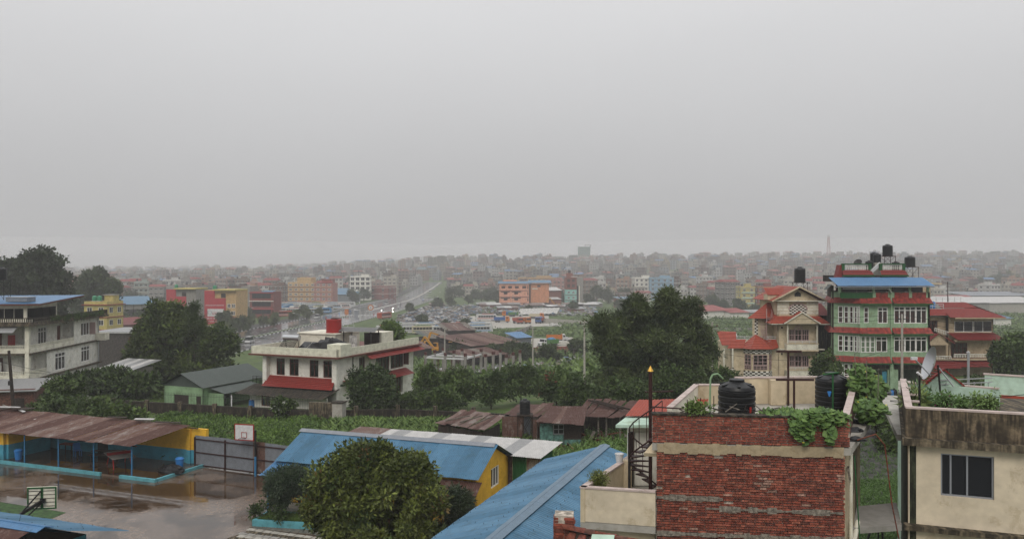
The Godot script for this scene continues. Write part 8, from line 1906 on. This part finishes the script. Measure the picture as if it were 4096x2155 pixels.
	for a in [[1325, 224, 1452, 229, 1.4, M.brick_wall, "low brick yard wall in front of the two trucks"], [1275, 262, 1335, 300, 2.2, M.grey_plaster, "grey boundary wall behind the gravel yard"], [1350, 352, 1480, 330, 2.0, M.concrete, "long pale low wall before the tarpaulin"], [1240, 176, 1350, 182, 2.4, M.rust_c, "rusty sheet fence below the gravel yard"], [1350, 182, 1470, 178, 2.2, M.dark_concrete, "dark sheet fence beside the feathery tree"], [1780, 300, 2000, 305, 1.2, M.grey_plaster, "low wall across the green field"]]:
		var wl := thing("yard_wall", a[6], "wall", Vector3.ZERO); b = B.new(); var p := gv((a[0] - 1287.5) * a[1] / 2040.0, a[1]); var q := gv((a[2] - 1287.5) * a[3] / 2040.0, a[3]); b.wall(p, q, p.y - 0.3, p.y + a[4], 0.3); fin(wl, "panel", b, a[5])
		for i in 6: bx(wl, "pier", a[5], p.lerp(q, i / 5.0) + V(0, a[4] / 2, 0), V(0.5, a[4] + 0.3, 0.5))
	var tp := B.new(); tp.corr(gv(4.1, 408) + V(0, 3.2, 0), V(20, 0.5, 0), V(-2, -2.6, 7), 2.0, 0.2, 0.3); tag(fin(self, "white_tarpaulin", tp, M.tarp_white), "big white tarpaulin stretched behind the trucks", "tarpaulin")
	for i in 3: b = B.new(); heap(b, 3.0, 1.2, 2.0, 50 + i, 12); var o := fin(self, "gravel_heap", b, [M.concrete, M.gravel, M.tarp_white][i]); o.position = gv([15.737, 18.838, 17.39][i], [246.0, 252.0, 330.0][i]); tag(o, ["grey gravel heap in front of the orange tipper", "darker gravel heap at the yard corner", "white sheeted heap on the grass"][i], "heap", "heaps in the yard")
	# scrap yards: uncountable bits
	var sb := B.new(); sb.tint = true
	var tone := [Color(0.35, 0.35, 0.36), Color(0.22, 0.20, 0.19), Color(0.16, 0.11, 0.09), Color(0.5, 0.5, 0.5), Color(0.12, 0.2, 0.3), Color(0.3, 0.26, 0.22), Color(0.09, 0.09, 0.09)]
	for i in 5200:
		var d := R.randf_range(330, 505); var px := R.randf_range(1000, 1500)
		if px < 1180 and d > 430 and R.randf() < 0.5: continue
		if px > 1180 and px < 1390 and d < 408: continue
		if px > 1390 and d < 400: continue
		var x := (px - 1287.5) * d / 2040.0
		if x < road_x(d) + 26.0: continue
		sb.col = tone[R.randi() % 7] * R.randf_range(0.6, 1.2)
		sb.box(gv(x, d) + V(0, R.randf_range(0.1, 1.2), 0), V(R.randf_range(0.5, 3.4), R.randf_range(0.05, 0.8), R.randf_range(0.4, 2.0)), Basis.from_euler(V(R.randf_range(-.3, .3), R.randf() * 3.0, R.randf_range(-.3, .3))))
	for i in 900:
		var d := R.randf_range(150, 178); var x := (R.randf_range(1060, 1480) - 1287.5) * d / 2040.0
		sb.col = tone[R.randi() % 7] * R.randf_range(0.6, 1.2)
		sb.box(gv(x, d) + V(0, R.randf_range(0.1, 0.7), 0), V(R.randf_range(0.4, 2.4), R.randf_range(0.05, 0.4), R.randf_range(0.3, 1.2)), Basis.from_euler(V(R.randf_range(-.3, .3), R.randf() * 3.0, R.randf_range(-.3, .3))))
	var vm := mat("tinted", Color(1, 1, 1), 0.6, "grain", 3.0); vm.vertex_color_use_as_albedo = true
	tag(fin(self, "scrap_debris", sb, vm), "sheets, frames and debris strewn over the scrap yards", "debris", "", "stuff")
	for i in 14:
		var d := R.randf_range(425, 500); var x := (R.randf_range(1010, 1490) - 1287.5) * d / 2040.0
		if x < road_x(d) + 28.0: x = road_x(d) + 28.0 + i * 4.0
		valley_shed("scrap_hut", "low tin-roofed hut number %s in the scrap yard" % ["one", "two", "three", "four", "five", "six", "seven", "eight", "nine", "ten", "eleven", "twelve", "thirteen", "fourteen"][i], gv(x, d), gv(x + R.randf_range(7, 12), d + 2), 5.0, 2.2, 0.8, 3, [M.zinc_pale, M.zinc, M.rust_c], [M.grey_plaster, M.wood_dark, M.brick_wall][i % 3])
	# reeds and scrub
	var xs := []; var cl := []
	for i in 26000:
		var d := R.randf_range(105, 470); var px := R.randf_range(1000, 2620)
		if R.randf() > d / 470.0 + 0.1: continue
		var x := (px - 1287.5) * d / 2040.0
		if px > 1330 and px < 1452 and d > 222 and d < 275: continue
		if px > 1150 and px < 1400 and d > 300 and d < 410: continue
		if px < 1180 and d > 215: continue
		if px < 1500 and d > 330 and d < 500 and R.randf() < 0.75: continue
		xs.append(Transform3D(spin().scaled(V(1, 0.8, 1) * R.randf_range(0.6, 1.6)), gv(x, d) + V(0, R.randf_range(0, 0.5), 0)))
		cl.append(Color(0.05, 0.09, 0.025).lerp(Color(0.13, 0.19, 0.05), R.randf()))
	field("valley_scrub", "green scrub and reeds covering the valley fields", L.mass, xs, cl)
	# valley trees
	var vt := [[1225, 560, 9], [1195, 575, 8], [1250, 545, 8], [1178, 520, 6], [1390, 580, 10], [1410, 560, 8], [1500, 560, 11], [1530, 545, 9], [1570, 580, 10], [1480, 520, 7], [1330, 420, 4], [1440, 430, 6], [1560, 430, 7], [1590, 440, 6], [1860, 420, 7], [1820, 440, 6], [1900, 410, 5], [1790, 460, 8], [1950, 430, 6], [2000, 450, 7], [1150, 205, 4.5], [1290, 190, 5], [1320, 176, 4.5], [1240, 200, 4], [1120, 300, 4], [1170, 305, 4], [1100, 480, 6], [1130, 500, 6], [885, 560, 9], [1030, 420, 5], [350, 300, 7], [390, 330, 8], [290, 320, 7], [765, 400, 5], [620, 360, 6], [560, 300, 7], [600, 290, 6], [455, 330, 8], [2510, 700, 16], [2540, 690, 18], [2470, 710, 13], [1290, 560, 7], [1060, 330, 4.5], [1155, 640, 9], [1185, 660, 8], [1010, 180, 3.6], [1380, 170, 3.6], [1450, 190, 4]]
	var words := ["behind the orange building's left wing", "in the scrap yard", "beside the gravel yard", "by the road embankment", "in the green field", "below the ridge houses"]
	for i in vt.size():
		var a: Array = vt[i]; var h: float = a[2]; var x: float = (a[0] - 1287.5) * a[1] / 2040.0
		var where := "above the right-hand factories" if a[0] > 2400 else "in the fields left of the villa" if a[0] > 1750 else "near the houses at the city's left" if a[0] < 700 else "beside the wet road" if a[0] < 1160 and a[1] > 250 else "behind the orange building" if a[1] > 530 else "in the valley yards"
		tree("valley_tree", "%s tree %s, about %s" % [["dark rounded", "loose green", "dense", "bushy olive", "ragged", "broad", "slim", "pale"][i % 8], where, ["chest high above its hut" if h < 4 else "one storey tall", "two storeys tall", "three storeys tall", "taller than the houses"][clampi(int((h - 2.5) / 2.6), 0, 3)]], "tree", gv(x, a[1]), {"lobes": [[V(0, h * 0.62, 0), V(h * 0.42, h * 0.40, h * 0.42), 22], [V(h * 0.2, h * 0.35, 0), V(h * 0.36, h * 0.3, h * 0.3), 10]], "bough": h * 0.15, "n": 8, "leaf": L.mass if h < 7 else L.far, "size": 0.6 if h < 7 else 0.36, "c0": Color(0.028, 0.05, 0.016), "c1": Color(0.085, 0.12, 0.035), "trunk": h * 0.035, "limbs": 8, "group": "valley trees"})
	landmarks()
	# pale footpath at the right
	structure("footpath", polygon([gv(57, 96) + V(0, 0.06, 0), gv(62, 96) + V(0, 0.06, 0), gv(92, 150) + V(0, 0.1, 0), gv(84, 156) + V(0, 0.1, 0)]), M.concrete)
	var kb := thing("field_kerb", "curved pale kerb wall around the field at the right", "wall", Vector3.ZERO); b = B.new(); for i in 8: b.span(gv(64 + i * i * 0.5, 98 + i * 4.0) + V(0, 0.4, 0), gv(64 + (i + 1) * (i + 1) * 0.5, 102 + i * 4.0) + V(0, 0.4, 0), 0.5, 0.9)
	fin(kb, "wall", b, M.concrete)

func landmarks() -> void:
	var b: B
	# orange building
	var o := thing("orange_building", "orange four-storey building with blue sheet roof", "building", gv(-7.798, 505), 0.0)
	b = B.new(); b.box(V(9.2, 7.0, -7), V(18.6, 14.0, 14)); fin(o, "left_wing", b, M.orange_wall); b = B.new(); b.box(V(25.0, 8.2, -9), V(11.8, 12.0, 16)); fin(o, "right_wing", b, M.orange_deep); bx(o, "undercroft", M.wood_dark, V(25.0, 1.1, -10), V(11.4, 2.2, 13)); bx(o, "stair_slot", M.wood_dark, V(18.9, 7.0, -0.2), V(1.0, 13.5, 0.6))
	var fm := window_frame(2.4, 1.5, 3, 1, 0.14).mesh()
	for f in [[10.9, [1.2, 5.4, 9.6, 14.2]], [7.2, [2.6, 9.2]], [3.4, [2.6, 9.2]], [0.0, [2.6, 9.2, 14.8]]]:
		for x in f[1]: var w := put(o, "window", fm, M.brown_frame, Transform3D(Basis.IDENTITY, V(x, f[0] + 0.3, 0.04))); put(w, "pane", pane_mesh(2.4, 1.5), M.glass_dark)
	for y in [9.8, 5.9, 2.0]: bx(o, "storey_band", M.maroon, V(9.2, y, 0.1), V(18.8, 0.35, 0.4))
	for y in [9.1, 5.2]: for x in [3.6, 10.4]: bx(o, "louvre", M.wood_dark, V(x, y, 0.1), V(5.8, 0.6, 0.25))
	for y in [11.2, 7.4, 3.6]: bx(o, "side_window", M.glass_dark, V(17.7, y + 0.6, 0.04), V(0.5, 2.0, 0.1))
	bx(o, "sign_board", M.cream_pale, V(22.0, 11.0, -0.92), V(3.4, 0.7, 0.1)); bx(o, "window", M.glass_dark, V(24.6, 12.6, -0.92), V(2.0, 1.2, 0.1))
	for i in 4: bx(o, "gallery_opening", M.wood_dark, V(30.93, 12.5, -3.0 - i * 3.4), V(0.12, 1.4, 2.0))
	for y in [8.6, 4.8]: bx(o, "gallery_opening", M.maroon, V(30.93, y, -8.5), V(0.12, 2.2, 13.5))
	roof_sheets(o, "roof_sheet", V(-1.0, 14.2, 1.2), V(21, 0, 0), V(0, 1.4, -9), 5, [M.roof_blue], 1.0, 0.08); roof_sheets(o, "roof_sheet", V(18.0, 14.6, 0.6), V(14.2, 0, 0), V(0, 1.6, -9), 4, [M.roof_blue], 1.0, 0.08); bx(o, "roof_room", M.orange_wall, V(6.5, 15.6, -9), V(9, 1.6, 4))
	# teal tower
	var t := thing("teal_tower", "tall narrow tower house, teal below and bare brick above", "building", gv(34.284, 520), 0.0)
	b = B.new(); b.box(V(3.6, 5.2, -5), V(7.2, 10.4, 10)); fin(t, "painted_storeys", b, M.teal_wall); b = B.new(); b.box(V(3.6, 14.2, -5), V(7.2, 7.5, 10)); fin(t, "brick_storeys", b, M.brick_wall); b = B.new(); b.box(V(9.4, 9.0, -5), V(4.2, 18.0, 9.6)); fin(t, "grey_side", b, M.grey_plaster); bx(t, "glass_strip", M.glass_dark, V(7.9, 6.5, 0.08), V(1.2, 12.0, 0.3)); bx(t, "pale_strip", M.cream_pale, V(8.9, 6.5, -0.1), V(0.7, 12.0, 0.25))
	fm = window_frame(1.5, 1.4, 2, 1, 0.14).mesh()
	for y in [1.0, 4.2, 7.6]: for x in [1.4, 4.4]: var w := put(t, "window", fm, M.white_frame, Transform3D(Basis.IDENTITY, V(x, y, 0.04))); put(w, "pane", pane_mesh(1.5, 1.4), M.glass_dark)
	for y in [11.4, 14.8]: for x in [1.2, 4.2]: bx(t, "opening", M.wood_dark, V(x + 0.9, y + 1.1, 0.0), V(1.8, 1.9, 0.3))
	for y in [3.3, 6.6, 10.4, 13.9, 17.6]: bx(t, "storey_band", M.maroon, V(3.6, y, 0.0), V(7.6, 0.3, 0.6))
	bx(t, "roof_room", M.brick_wall, V(3.0, 19.2, -6), V(4, 3.0, 5)); bx(t, "roof_rail", M.white_paint, V(5.4, 18.4, 0), V(3.6, 0.3, 0.2)); tank("black tank on the teal tower's roof room", t.transform * V(3.0, 20.7, -6), 0.9, 2.0, "roof tanks")
	# red board building
	for k in 2:
		var d := 310.0 if k == 0 else 330.0
		var r := thing("billboard_building", ["five-storey building with red lettered board wall", "building with a red board wall behind the broad tree"][k], "building", gv(-117.694 if k == 0 else -140.816, d), -0.12)
		b = B.new(); b.box(V(6.4, 7.6, -5), V(12.6, 15.0, 9.8)); fin(r, "wall", b, M.ochre if k == 0 else M.grey_plaster)
		for a in [[0.0, 8.6, 2.0, 12.0], [0.0, 4.2, 12.0, 14.9]]: bx(r, "red_board", M.board_red, V((a[0] + a[1]) / 2, (a[2] + a[3]) / 2, 0.06), V(a[1] - a[0], a[3] - a[2], 0.12))
		bx(r, "white_panel", M.white_paint, V(4.6, 6.5, 0.16), V(6.6, 2.9, 0.08))
		if k == 0:
			var e := B.new(); for i in 12: e.span(V(2.2 + cos(TAU * i / 12) * 0.8, 6.6 + sin(TAU * i / 12) * 0.75, 0.22), V(2.2 + cos(TAU * (i + 1) / 12) * 0.8, 6.6 + sin(TAU * (i + 1) / 12) * 0.75, 0.22), 0.18, 0.04); fin(r, "emblem", e, M.truck_blue)
			e = B.new(); for i in 9: e.span(V(1.5 + cos(2.0 + i * 0.35) * 0.6, 6.9 + sin(2.0 + i * 0.35) * 0.6, 0.23), V(1.5 + cos(2.35 + i * 0.35) * 0.6, 6.9 + sin(2.35 + i * 0.35) * 0.6, 0.23), 0.2, 0.04); fin(r, "emblem", e, M.board_red)
			lettering(r, "CITY", V(3.2, 6.35, 0.2), 0.95, M.board_red); lettering(r, "EXPRESS", V(4.95, 6.35, 0.2), 0.95, M.truck_blue)
			script_line(r, V(3.2, 5.6, 0.2), 4.6, 0.4, M.board_red, 3)
			script_line(r, V(0.5, 9.0, 0.13), 7.4, 0.5, M.white_paint, 4); script_line(r, V(0.2, 3.9, 0.13), 8.2, 0.65, M.white_paint, 5); script_line(r, V(1.6, 2.9, 0.13), 6.0, 0.4, M.white_paint, 6)
		else: script_line(r, V(0.5, 9.0, 0.13), 7.4, 0.5, M.white_paint, 7)
		for y in [2.6, 5.6, 8.4]: for x in [9.2, 11.0]: var w := put(r, "window", window_frame(1.3, 1.5, 2, 1, 0.12).mesh(), M.white_frame, Transform3D(Basis.IDENTITY, V(x, y, 0.04))); put(w, "pane", pane_mesh(1.3, 1.5), M.glass_dark)
		bx(r, "brick_base", M.maroon, V(10.7, 3.0, 0.02), V(4.2, 4.0, 0.1)); bx(r, "shop_front", M.grey_plaster, V(6.4, 0.7, 0.05), V(12.8, 1.6, 0.2)); bx(r, "top_opening", M.wood_dark, V(7.6, 13.0, 0.02), V(1.8, 1.6, 0.1)); bx(r, "cornice", M.yellow_pale, V(8.4, 15.2, -4), V(9.0, 0.5, 11)); tank(["green tank above the red lettered board", "green tank on the building behind the broad tree"][k], r.transform * V(2.6, 15.1, -3), 0.75, 1.8, "roof tanks", M.tank_green)
	# dark glass building with red frame
	var g := thing("red_frame_building", "red-framed building with dark glass bands", "building", gv(-124.653, 385), -0.1)
	b = B.new(); b.box(V(5.8, 6.2, -5), V(11.6, 12.4, 10)); fin(g, "wall", b, M.maroon)
	for y in [1.8, 5.4, 9.2]: for i in 4: bx(g, "glass_panel", M.glass_dark, V(2.3 + i * 2.3, y + 1.2, 0.04), V(2.2, 2.2, 0.12))
	for y in [4.2, 8.0, 12.0]: bx(g, "awning", M.board_red if y != 8.0 else M.white_wall, V(5.8, y, 0.3), V(11.8, 0.3, 1.0))
	bx(g, "blue_roof", M.roof_blue, V(8.5, 12.6, -2), V(5.4, 0.2, 5), V(0.1, 0, 0)); bx(g, "grey_neighbour_wall", M.grey_plaster, V(-2.3, 7.5, -5), V(4.4, 15, 9))
	# long apartment block
	var l := thing("long_apartment_block", "long five-storey apartment block, half ochre and half brick red", "building", gv(-140.295, 507), -0.05)
	b = B.new(); b.box(V(8, 7.5, -6), V(16, 15, 12)); fin(l, "ochre_half", b, M.ochre); b = B.new(); b.box(V(22.2, 7.3, -6), V(12.2, 14.6, 12)); fin(l, "red_half", b, M.pink_wall)
	bx(l, "top_storey", M.ochre, V(10, 16.4, -6), V(9, 3, 10)); bx(l, "top_storey", M.maroon, V(24, 15.8, -6), V(6, 2.4, 9)); b = B.new(); tiled(b, V(18, 14.7, 0.6), V(28.6, 14.7, 0.6), V(28, 15.8, -2), V(18.4, 15.8, -2), 0.5); fin(l, "tile_roof", b, M.tile_red)
	fm = window_frame(1.8, 1.5, 3, 1, 0.13).mesh()
	for f in 5: for i in 8: var w := put(l, "window", fm, M.white_frame, Transform3D(Basis.IDENTITY, V(0.8 + i * 3.5, f * 2.95 + 0.8, 0.05))); put(w, "pane", pane_mesh(1.8, 1.5), M.glass_dark)
	for f in 5: bx(l, "storey_band", M.brick_wall, V(8, f * 2.95 + 0.2, 0.1), V(16.1, 0.3, 0.5)); bx(l, "storey_band", M.ochre, V(22.2, f * 2.95 + 0.2, 0.1), V(12.2, 0.25, 0.5))
	# white modern block, maroon hall, grey and blue blocks along the road
	house_block("white_block", "white concrete block with open dark bays beside the road", gv(-112.5, 600), 0.1, 15, 12, 5, 3.4, M.white_wall, {"win": 4, "ww": 2.6, "wh": 2.2, "single": true, "category": "building"})
	house_block("maroon_hall", "maroon and white hall beside the road", gv(-101.25, 612), -0.2, 16, 18, 2, 4.6, M.maroon, {"win": 2, "category": "building", "cornice": M.white_wall, "stair": false})
	house_block("blue_grey_block", "blue-grey block near the far road bend", gv(-108.01, 920), 0.0, 20, 12, 4, 3.3, M.wall_blue_grey, {"win": 4, "category": "building"}); house_block("glass_block", "dark glass block with yellow frame at the far road", gv(-101.252, 1090), 0.0, 24, 14, 6, 3.3, M.roof_dark, {"win": 5, "category": "building", "cornice": M.ochre}); house_block("cream_school", "cream building with arched gallery behind the teal tower", gv(63.529, 640), 0.05, 24, 12, 3, 3.4, M.cream, {"win": 7, "category": "building"}); house_block("yellow_block", "yellow and brown block beyond the orange building", gv(21.14, 690), 0.0, 32, 14, 4, 3.4, M.ochre, {"win": 8, "category": "building", "cornice": M.maroon})
	house_block("pink_block", "salmon block with balconies behind the orange building's right wing", gv(36.397, 660), 0.1, 14, 10, 4, 3.2, M.pink_wall, {"win": 4, "category": "building"}); house_block("white_blue_block", "white house beside a pale blue one above the feathery tree", gv(99.424, 610), 0.05, 14, 12, 5, 3.2, M.white_wall, {"win": 4, "category": "building"}); house_block("sky_blue_block", "pale blue block with zigzag outside stair above the feathery tree", gv(111.955, 605), 0.0, 18, 12, 5, 3.2, M.sky_wall, {"win": 4, "category": "building", "balcony": M.sky_wall})
	house_block("yellow_white_house", "yellow and white house with green balcony left of the villa roof", gv(136.968, 470), 0.05, 8.5, 9, 4, 3.1, M.yellow_pale, {"win": 2, "single": true, "balcony": M.mint, "tanks": 1}); house_block("red_white_house", "red brick house with white windows left of the villa roof", gv(146.938, 468), -0.05, 10, 9, 4, 3.2, M.maroon, {"win": 3, "single": true, "cornice": M.yellow_pale, "tanks": 1}); house_block("pink_flats", "pink flats with green trims left of the yellow house", gv(140.833, 520), 0.1, 14, 10, 4, 3.1, M.pink_wall, {"win": 4, "single": true, "cornice": M.mint})
	# green netted tower on the ridge and the lattice mast
	var n := house_block("netted_tower", "tower under construction wrapped in green netting on the ridge", gv(123.456, 1380), 0.0, 20, 16, 8, 3.4, M.mint_dark, {"win": 5, "category": "building", "stair": false}); bx(n, "roof_frame", M.grey_plaster, V(6, 31, -8), V(10, 0.6, 12)); for x in [2, 11]: bx(n, "roof_column", M.grey_plaster, V(x, 29, -6), V(0.8, 4, 0.8))
	var ms := thing("lattice_mast", "red and white lattice mast on the hazy ridge", "mast", gv(566.85, 1450)); b = B.new()
	for k in 4: b.span(V([-3, 3, 3, -3][k], 0, [-3, -3, 3, 3][k]), V([-0.8, 0.8, 0.8, -0.8][k], 46, [-0.8, -0.8, 0.8, 0.8][k]), 0.7, 0.7)
	for i in 12: b.span(V(-3 + i * 0.18, i * 3.8, 3 - i * 0.18), V(2.8 - i * 0.18, i * 3.8 + 3.8, 2.8 - i * 0.18), 0.4, 0.4)
	fin(ms, "lattice", b, M.pink_wall); bx(ms, "antenna_ring", M.white_paint, V(0, 44, 0), V(4, 3, 4))

func lettering(parent: Node, s: String, at: Vector3, size: float, m: Material) -> void:
	var f := SystemFont.new(); f.font_names = PackedStringArray(["Droid Serif"]); f.font_weight = 700
	var t := TextMesh.new(); t.text = s; t.font = f; t.font_size = 64; t.pixel_size = size / 64.0; t.depth = 0.05; t.horizontal_alignment = HORIZONTAL_ALIGNMENT_LEFT
	var o := put(parent, "lettering", t, m); o.position = at

func script_line(parent: Node, at: Vector3, w: float, h: float, m: Material, sd: int) -> void:   # hanging script: a head line with strokes and loops below it
	var q := RandomNumberGenerator.new(); q.seed = sd
	var b := B.new()
	var x := 0.0
	while x < w:
		var l := minf(q.randf_range(0.6, 1.5), w - x)
		b.box(at + V(x + l / 2, h, 0), V(l, h * 0.16, 0.03))
		var k := x + 0.1
		while k < x + l:
			b.box(at + V(k, h * 0.5, 0), V(h * 0.14, h, 0.03))
			if q.randf() < 0.7: b.box(at + V(k - h * 0.22, h * q.randf_range(0.3, 0.6), 0), V(h * 0.36, h * 0.14, 0.03), Basis(Vector3.BACK, q.randf_range(-.7, .7)))
			k += h * q.randf_range(0.5, 0.8)
		x += l + 0.18
	fin(parent, "lettering", b, m)

# ---------- the city in the haze ----------
func city() -> void:
	var pal := [["brick red", hexed("80655b")], ["grey", hexed("8f8c88")], ["cream", hexed("b5afa2")], ["pink", hexed("97807a")], ["dull ochre", hexed("a29375")], ["white", hexed("c4c3bf")], ["pale blue", hexed("949da2")], ["mint", hexed("9ba6a1")], ["brown", hexed("7a675b")], ["salmon", hexed("a3826f")], ["dark brick", hexed("674e46")], ["bare concrete", hexed("7f7c78")]]
	var mats := []
	for p in pal: mats.append(mat("city " + p[0], p[1], 0.85, "patch" if p[0].contains("brick") or p[0].contains("concrete") else "plaster", 5.0))
	var spots := []
	var d := 345.0
	while d < 2600.0:
		var x := -0.70 * d
		while x < 0.70 * d:
			var w := R.randf_range(7.0, 11.5)
			var px := 1287.5 + 2040.0 * x / d
			var keep := R.randf() < (0.80 if d < 1400 else 0.7)
			if absf(x - road_x(d)) < (27.0 if d < 640 else 20.0) and d < 900.0: keep = false
			if d < 460 and px > 260: keep = false
			if d < 480 and px > 700: keep = false
			if px > 1150 and px < 1470 and d < 620: keep = false
			if px > 1000 and px < 1160 and d < 640: keep = false
			if px >= 1470 and px < 1800 and d < 560: keep = false
			if px >= 1800 and px < 2120 and d < 480: keep = false
			if px >= 2120 and d < 545: keep = false
			if px > 690 and px < 920 and d < 610: keep = false
			if px > 1180 and px < 1450 and d > 640 and d < 760 and R.randf() < 0.6: keep = false
			if keep: spots.append([x, d + R.randf_range(-8, 8), w, px])
			x += w + R.randf_range(1.5, 7.0) + (6.0 if d > 1400 else 0.0)
		d *= 1.048
	spots.sort_custom(func(a, b): return a[1] < b[1])
	var proto := {}; var seen := {}
	var zones := [[250, "behind the white flats"], [420, "behind the yellow house"], [620, "behind the red board buildings"], [725, "behind the red-framed building"], [860, "behind the long apartment block"], [1000, "behind the white road block"], [1180, "along the far road"], [1420, "beyond the orange building"], [1600, "beyond the teal tower"], [1800, "above the feathery tree"], [2090, "behind the cream villa"], [2350, "behind the green building"], [2600, "beyond the grey factories"]]
	var far := B.new(); far.tint = true
	var near := 0
	var placed := []
	for i in spots.size():
		var s: Array = spots[i]
		var at := gv(s[0], s[1])
		var k: int = [0, 1, 1, 2, 2, 3, 4, 5, 5, 5, 6, 7, 8, 8, 9, 10, 11, 11, 1, 2][R.randi() % 20]
		var fl: int = [2, 3, 3, 4, 4, 5][R.randi() % 6]
		var turn := R.randf_range(-0.5, 0.5)
		if near < 300 and s[1] < 1250.0:
			near += 1
			var v := fl * 10 + R.randi() % 3
			var zone := "in the city"
			for z in zones:
				if s[3] < z[0]: zone = z[1]; break
			var depth: String = "valley-edge" if s[1] < 520 else "near-row" if s[1] < 640 else "middle-row" if s[1] < 800 else "far-row"
			var feat: String = ["flat roof", "red roof", "black tank"][v % 10]
			var lb := "%s %s %s-storey house with %s %s" % [depth, pal[k][0], ["", "", "two", "three", "four", "five"][fl], feat, zone]
			var c: Node3D
			if proto.has(v): c = copy_of(proto[v], "town_house", lb, at, turn, "town houses of the hazy city")
			else:
				c = house_block("town_house", lb, at, turn, 9.0, 9.5, fl, 3.05, mats[k], [{"win": 3, "group": "town houses of the hazy city"}, {"win": 3, "roof": M.tile_red, "group": "town houses of the hazy city"}, {"win": 3, "tanks": 1, "balcony": M.concrete, "group": "town houses of the hazy city"}][v % 10]); proto[v] = c
			if seen.has(lb):   # tell it from its look-alike by its neighbour
				var best := 1e9; var by := ""
				for o in placed:
					var dd: float = (o[0] as Vector3).distance_squared_to(at)
					if dd < best and o[1] != pal[k][0]: best = dd; by = o[1]
				lb += " next to " + by
				if lb.split(" ").size() > 16: lb = lb.replace(" house with", " one with").replace("bare ", "")
				if lb.split(" ").size() > 16: lb = lb.replace(" one with", " with")
				c.set_meta("label", lb)
			seen[lb] = 1
			placed.append([at, pal[k][0]])
			c.scale = V(s[2] / 9.0, 1, R.randf_range(0.85, 1.2))
			for q in c.get_children():
				if q.name in ["wall", "parapet", "stair_head"]: q.material_override = mats[k]
		else:
			var w: float = s[2] * (1.0 if s[1] < 1400 else 1.25); var dp := R.randf_range(8, 12); var H := fl * 3.1
			var bs := Basis(Vector3.UP, turn)
			var base: Color = (pal[k][1] as Color).srgb_to_linear() * R.randf_range(0.8, 1.1)
			far.col = base; far.box(at + V(0, H / 2, 0), V(w, H, dp), bs)
			if R.randf() < 0.6: far.box(at + bs * V(w * 0.2, H + 1.2, -1), V(w * 0.4, 2.4, dp * 0.4), bs)
			far.col = Color(0.3, 0.29, 0.28)
			for f in fl: far.box(at + V(0, (f + 1) * 3.1, 0), V(w + 0.7, 0.25, dp + 0.7), bs)
			if R.randf() < 0.3: far.col = Color(0.32, 0.06, 0.04) if R.randf() < 0.6 else Color(0.08, 0.2, 0.4); far.box(at + V(0, H + 0.5, 0), V(w + 0.4, 0.3, dp + 0.4), bs * Basis(Vector3.RIGHT, 0.12))
			far.col = Color(0.02, 0.022, 0.025)
			if s[1] < 1500:
				for f in fl:
					for c in 3: far.box(at + bs * V(-w * 0.33 + c * w * 0.33, f * 3.1 + 1.7, dp / 2), V(w * 0.17, 1.4, 0.2), bs)
			if R.randf() < 0.4: far.box(at + bs * V(-w * 0.25, H + 1.4, 0), V(1.2, 1.6, 1.2), bs)
	var fo := fin(self, "far_city_houses", far, M.tinted); tag(fo, "rows of far houses fading into the haze on the ridge", "houses", "", "stuff")
	print("houses ", spots.size(), " tris far ", far.v.size() / 3)
	# trees among the houses
	var tp := []
	var n := 0
	for i in 150:
		var dd := 420.0 * pow(4.2, R.randf()); var x := R.randf_range(-0.68, 0.68) * dd; var px := 1287.5 + 2040.0 * x / dd
		if absf(x - road_x(dd)) < 24.0: continue
		if dd < 560 and px > 700: continue
		var best := 1e9; var by := "grey"
		for o in placed:
			var q: float = (o[0] as Vector3).distance_squared_to(gv(x, dd))
			if q < best: best = q; by = o[1]
		var zn := "in the city"
		for z in zones:
			if px < z[0]: zn = z[1]; break
		var lb := "hazy %s tree nearest a %s house %s" % [["round", "broad", "small", "tall", "low"][i % 5], by, zn]
		if tp.size() < 5:
			var h: float = [9.0, 11.0, 8.0, 12.0, 7.0][tp.size()]
			tp.append(tree("city_tree", lb, "tree", gv(x, dd), {"lobes": [[V(0, h * 0.62, 0), V(h * 0.45, h * 0.38, h * 0.45), 20], [V(h * 0.2, h * 0.38, 0), V(h * 0.4, h * 0.3, h * 0.3), 8]], "bough": h * 0.16, "n": 6, "leaf": L.far, "size": 0.36, "c0": Color(0.025, 0.045, 0.016), "c1": Color(0.07, 0.10, 0.035), "trunk": 0.3, "limbs": 6, "group": "trees among the city houses"}))
		else: copy_of(tp[i % 5], "city_tree", lb, gv(x, dd), R.randf() * TAU, "trees among the city houses")
	# rain veil far off over the left of the city
	var fm := FogMaterial.new(); fm.density = 0.0009; fm.albedo = Color(1, 1, 1)
	for a in [[V(-1150, 15, -2300), V(3300, 150, 2700), "rain veil over the far left city"], [V(900, 20, -2600), V(3800, 160, 2700), "rain veil behind the right ridge"]]:
		var fv := FogVolume.new(); fv.name = numbered("rain_mist"); fv.shape = RenderingServer.FOG_VOLUME_SHAPE_ELLIPSOID; fv.size = a[1]; fv.material = fm
		add_child(fv); fv.position = a[0]; tag(fv, a[2], "mist", "", "stuff")
	# hazy hills behind everything
	var b := B.new()
	var fnz := FastNoiseLite.new(); fnz.seed = 9; fnz.frequency = 0.0009
	for i in 60:
		for j in 6:
			var q := func(a: int, c: int) -> Vector3:
				var x := -3300.0 + 6600.0 * a / 60.0; var t := c / 6.0
				return V(x, 18.0 + (32.0 + 26.0 * fnz.get_noise_1d(x)) * sin(PI * t * 0.5), -3000.0 - 700.0 * t)
			b.quad(q.call(i, j), q.call(i + 1, j), q.call(i + 1, j + 1), q.call(i, j + 1))
	structure("hills", b, M.wild)
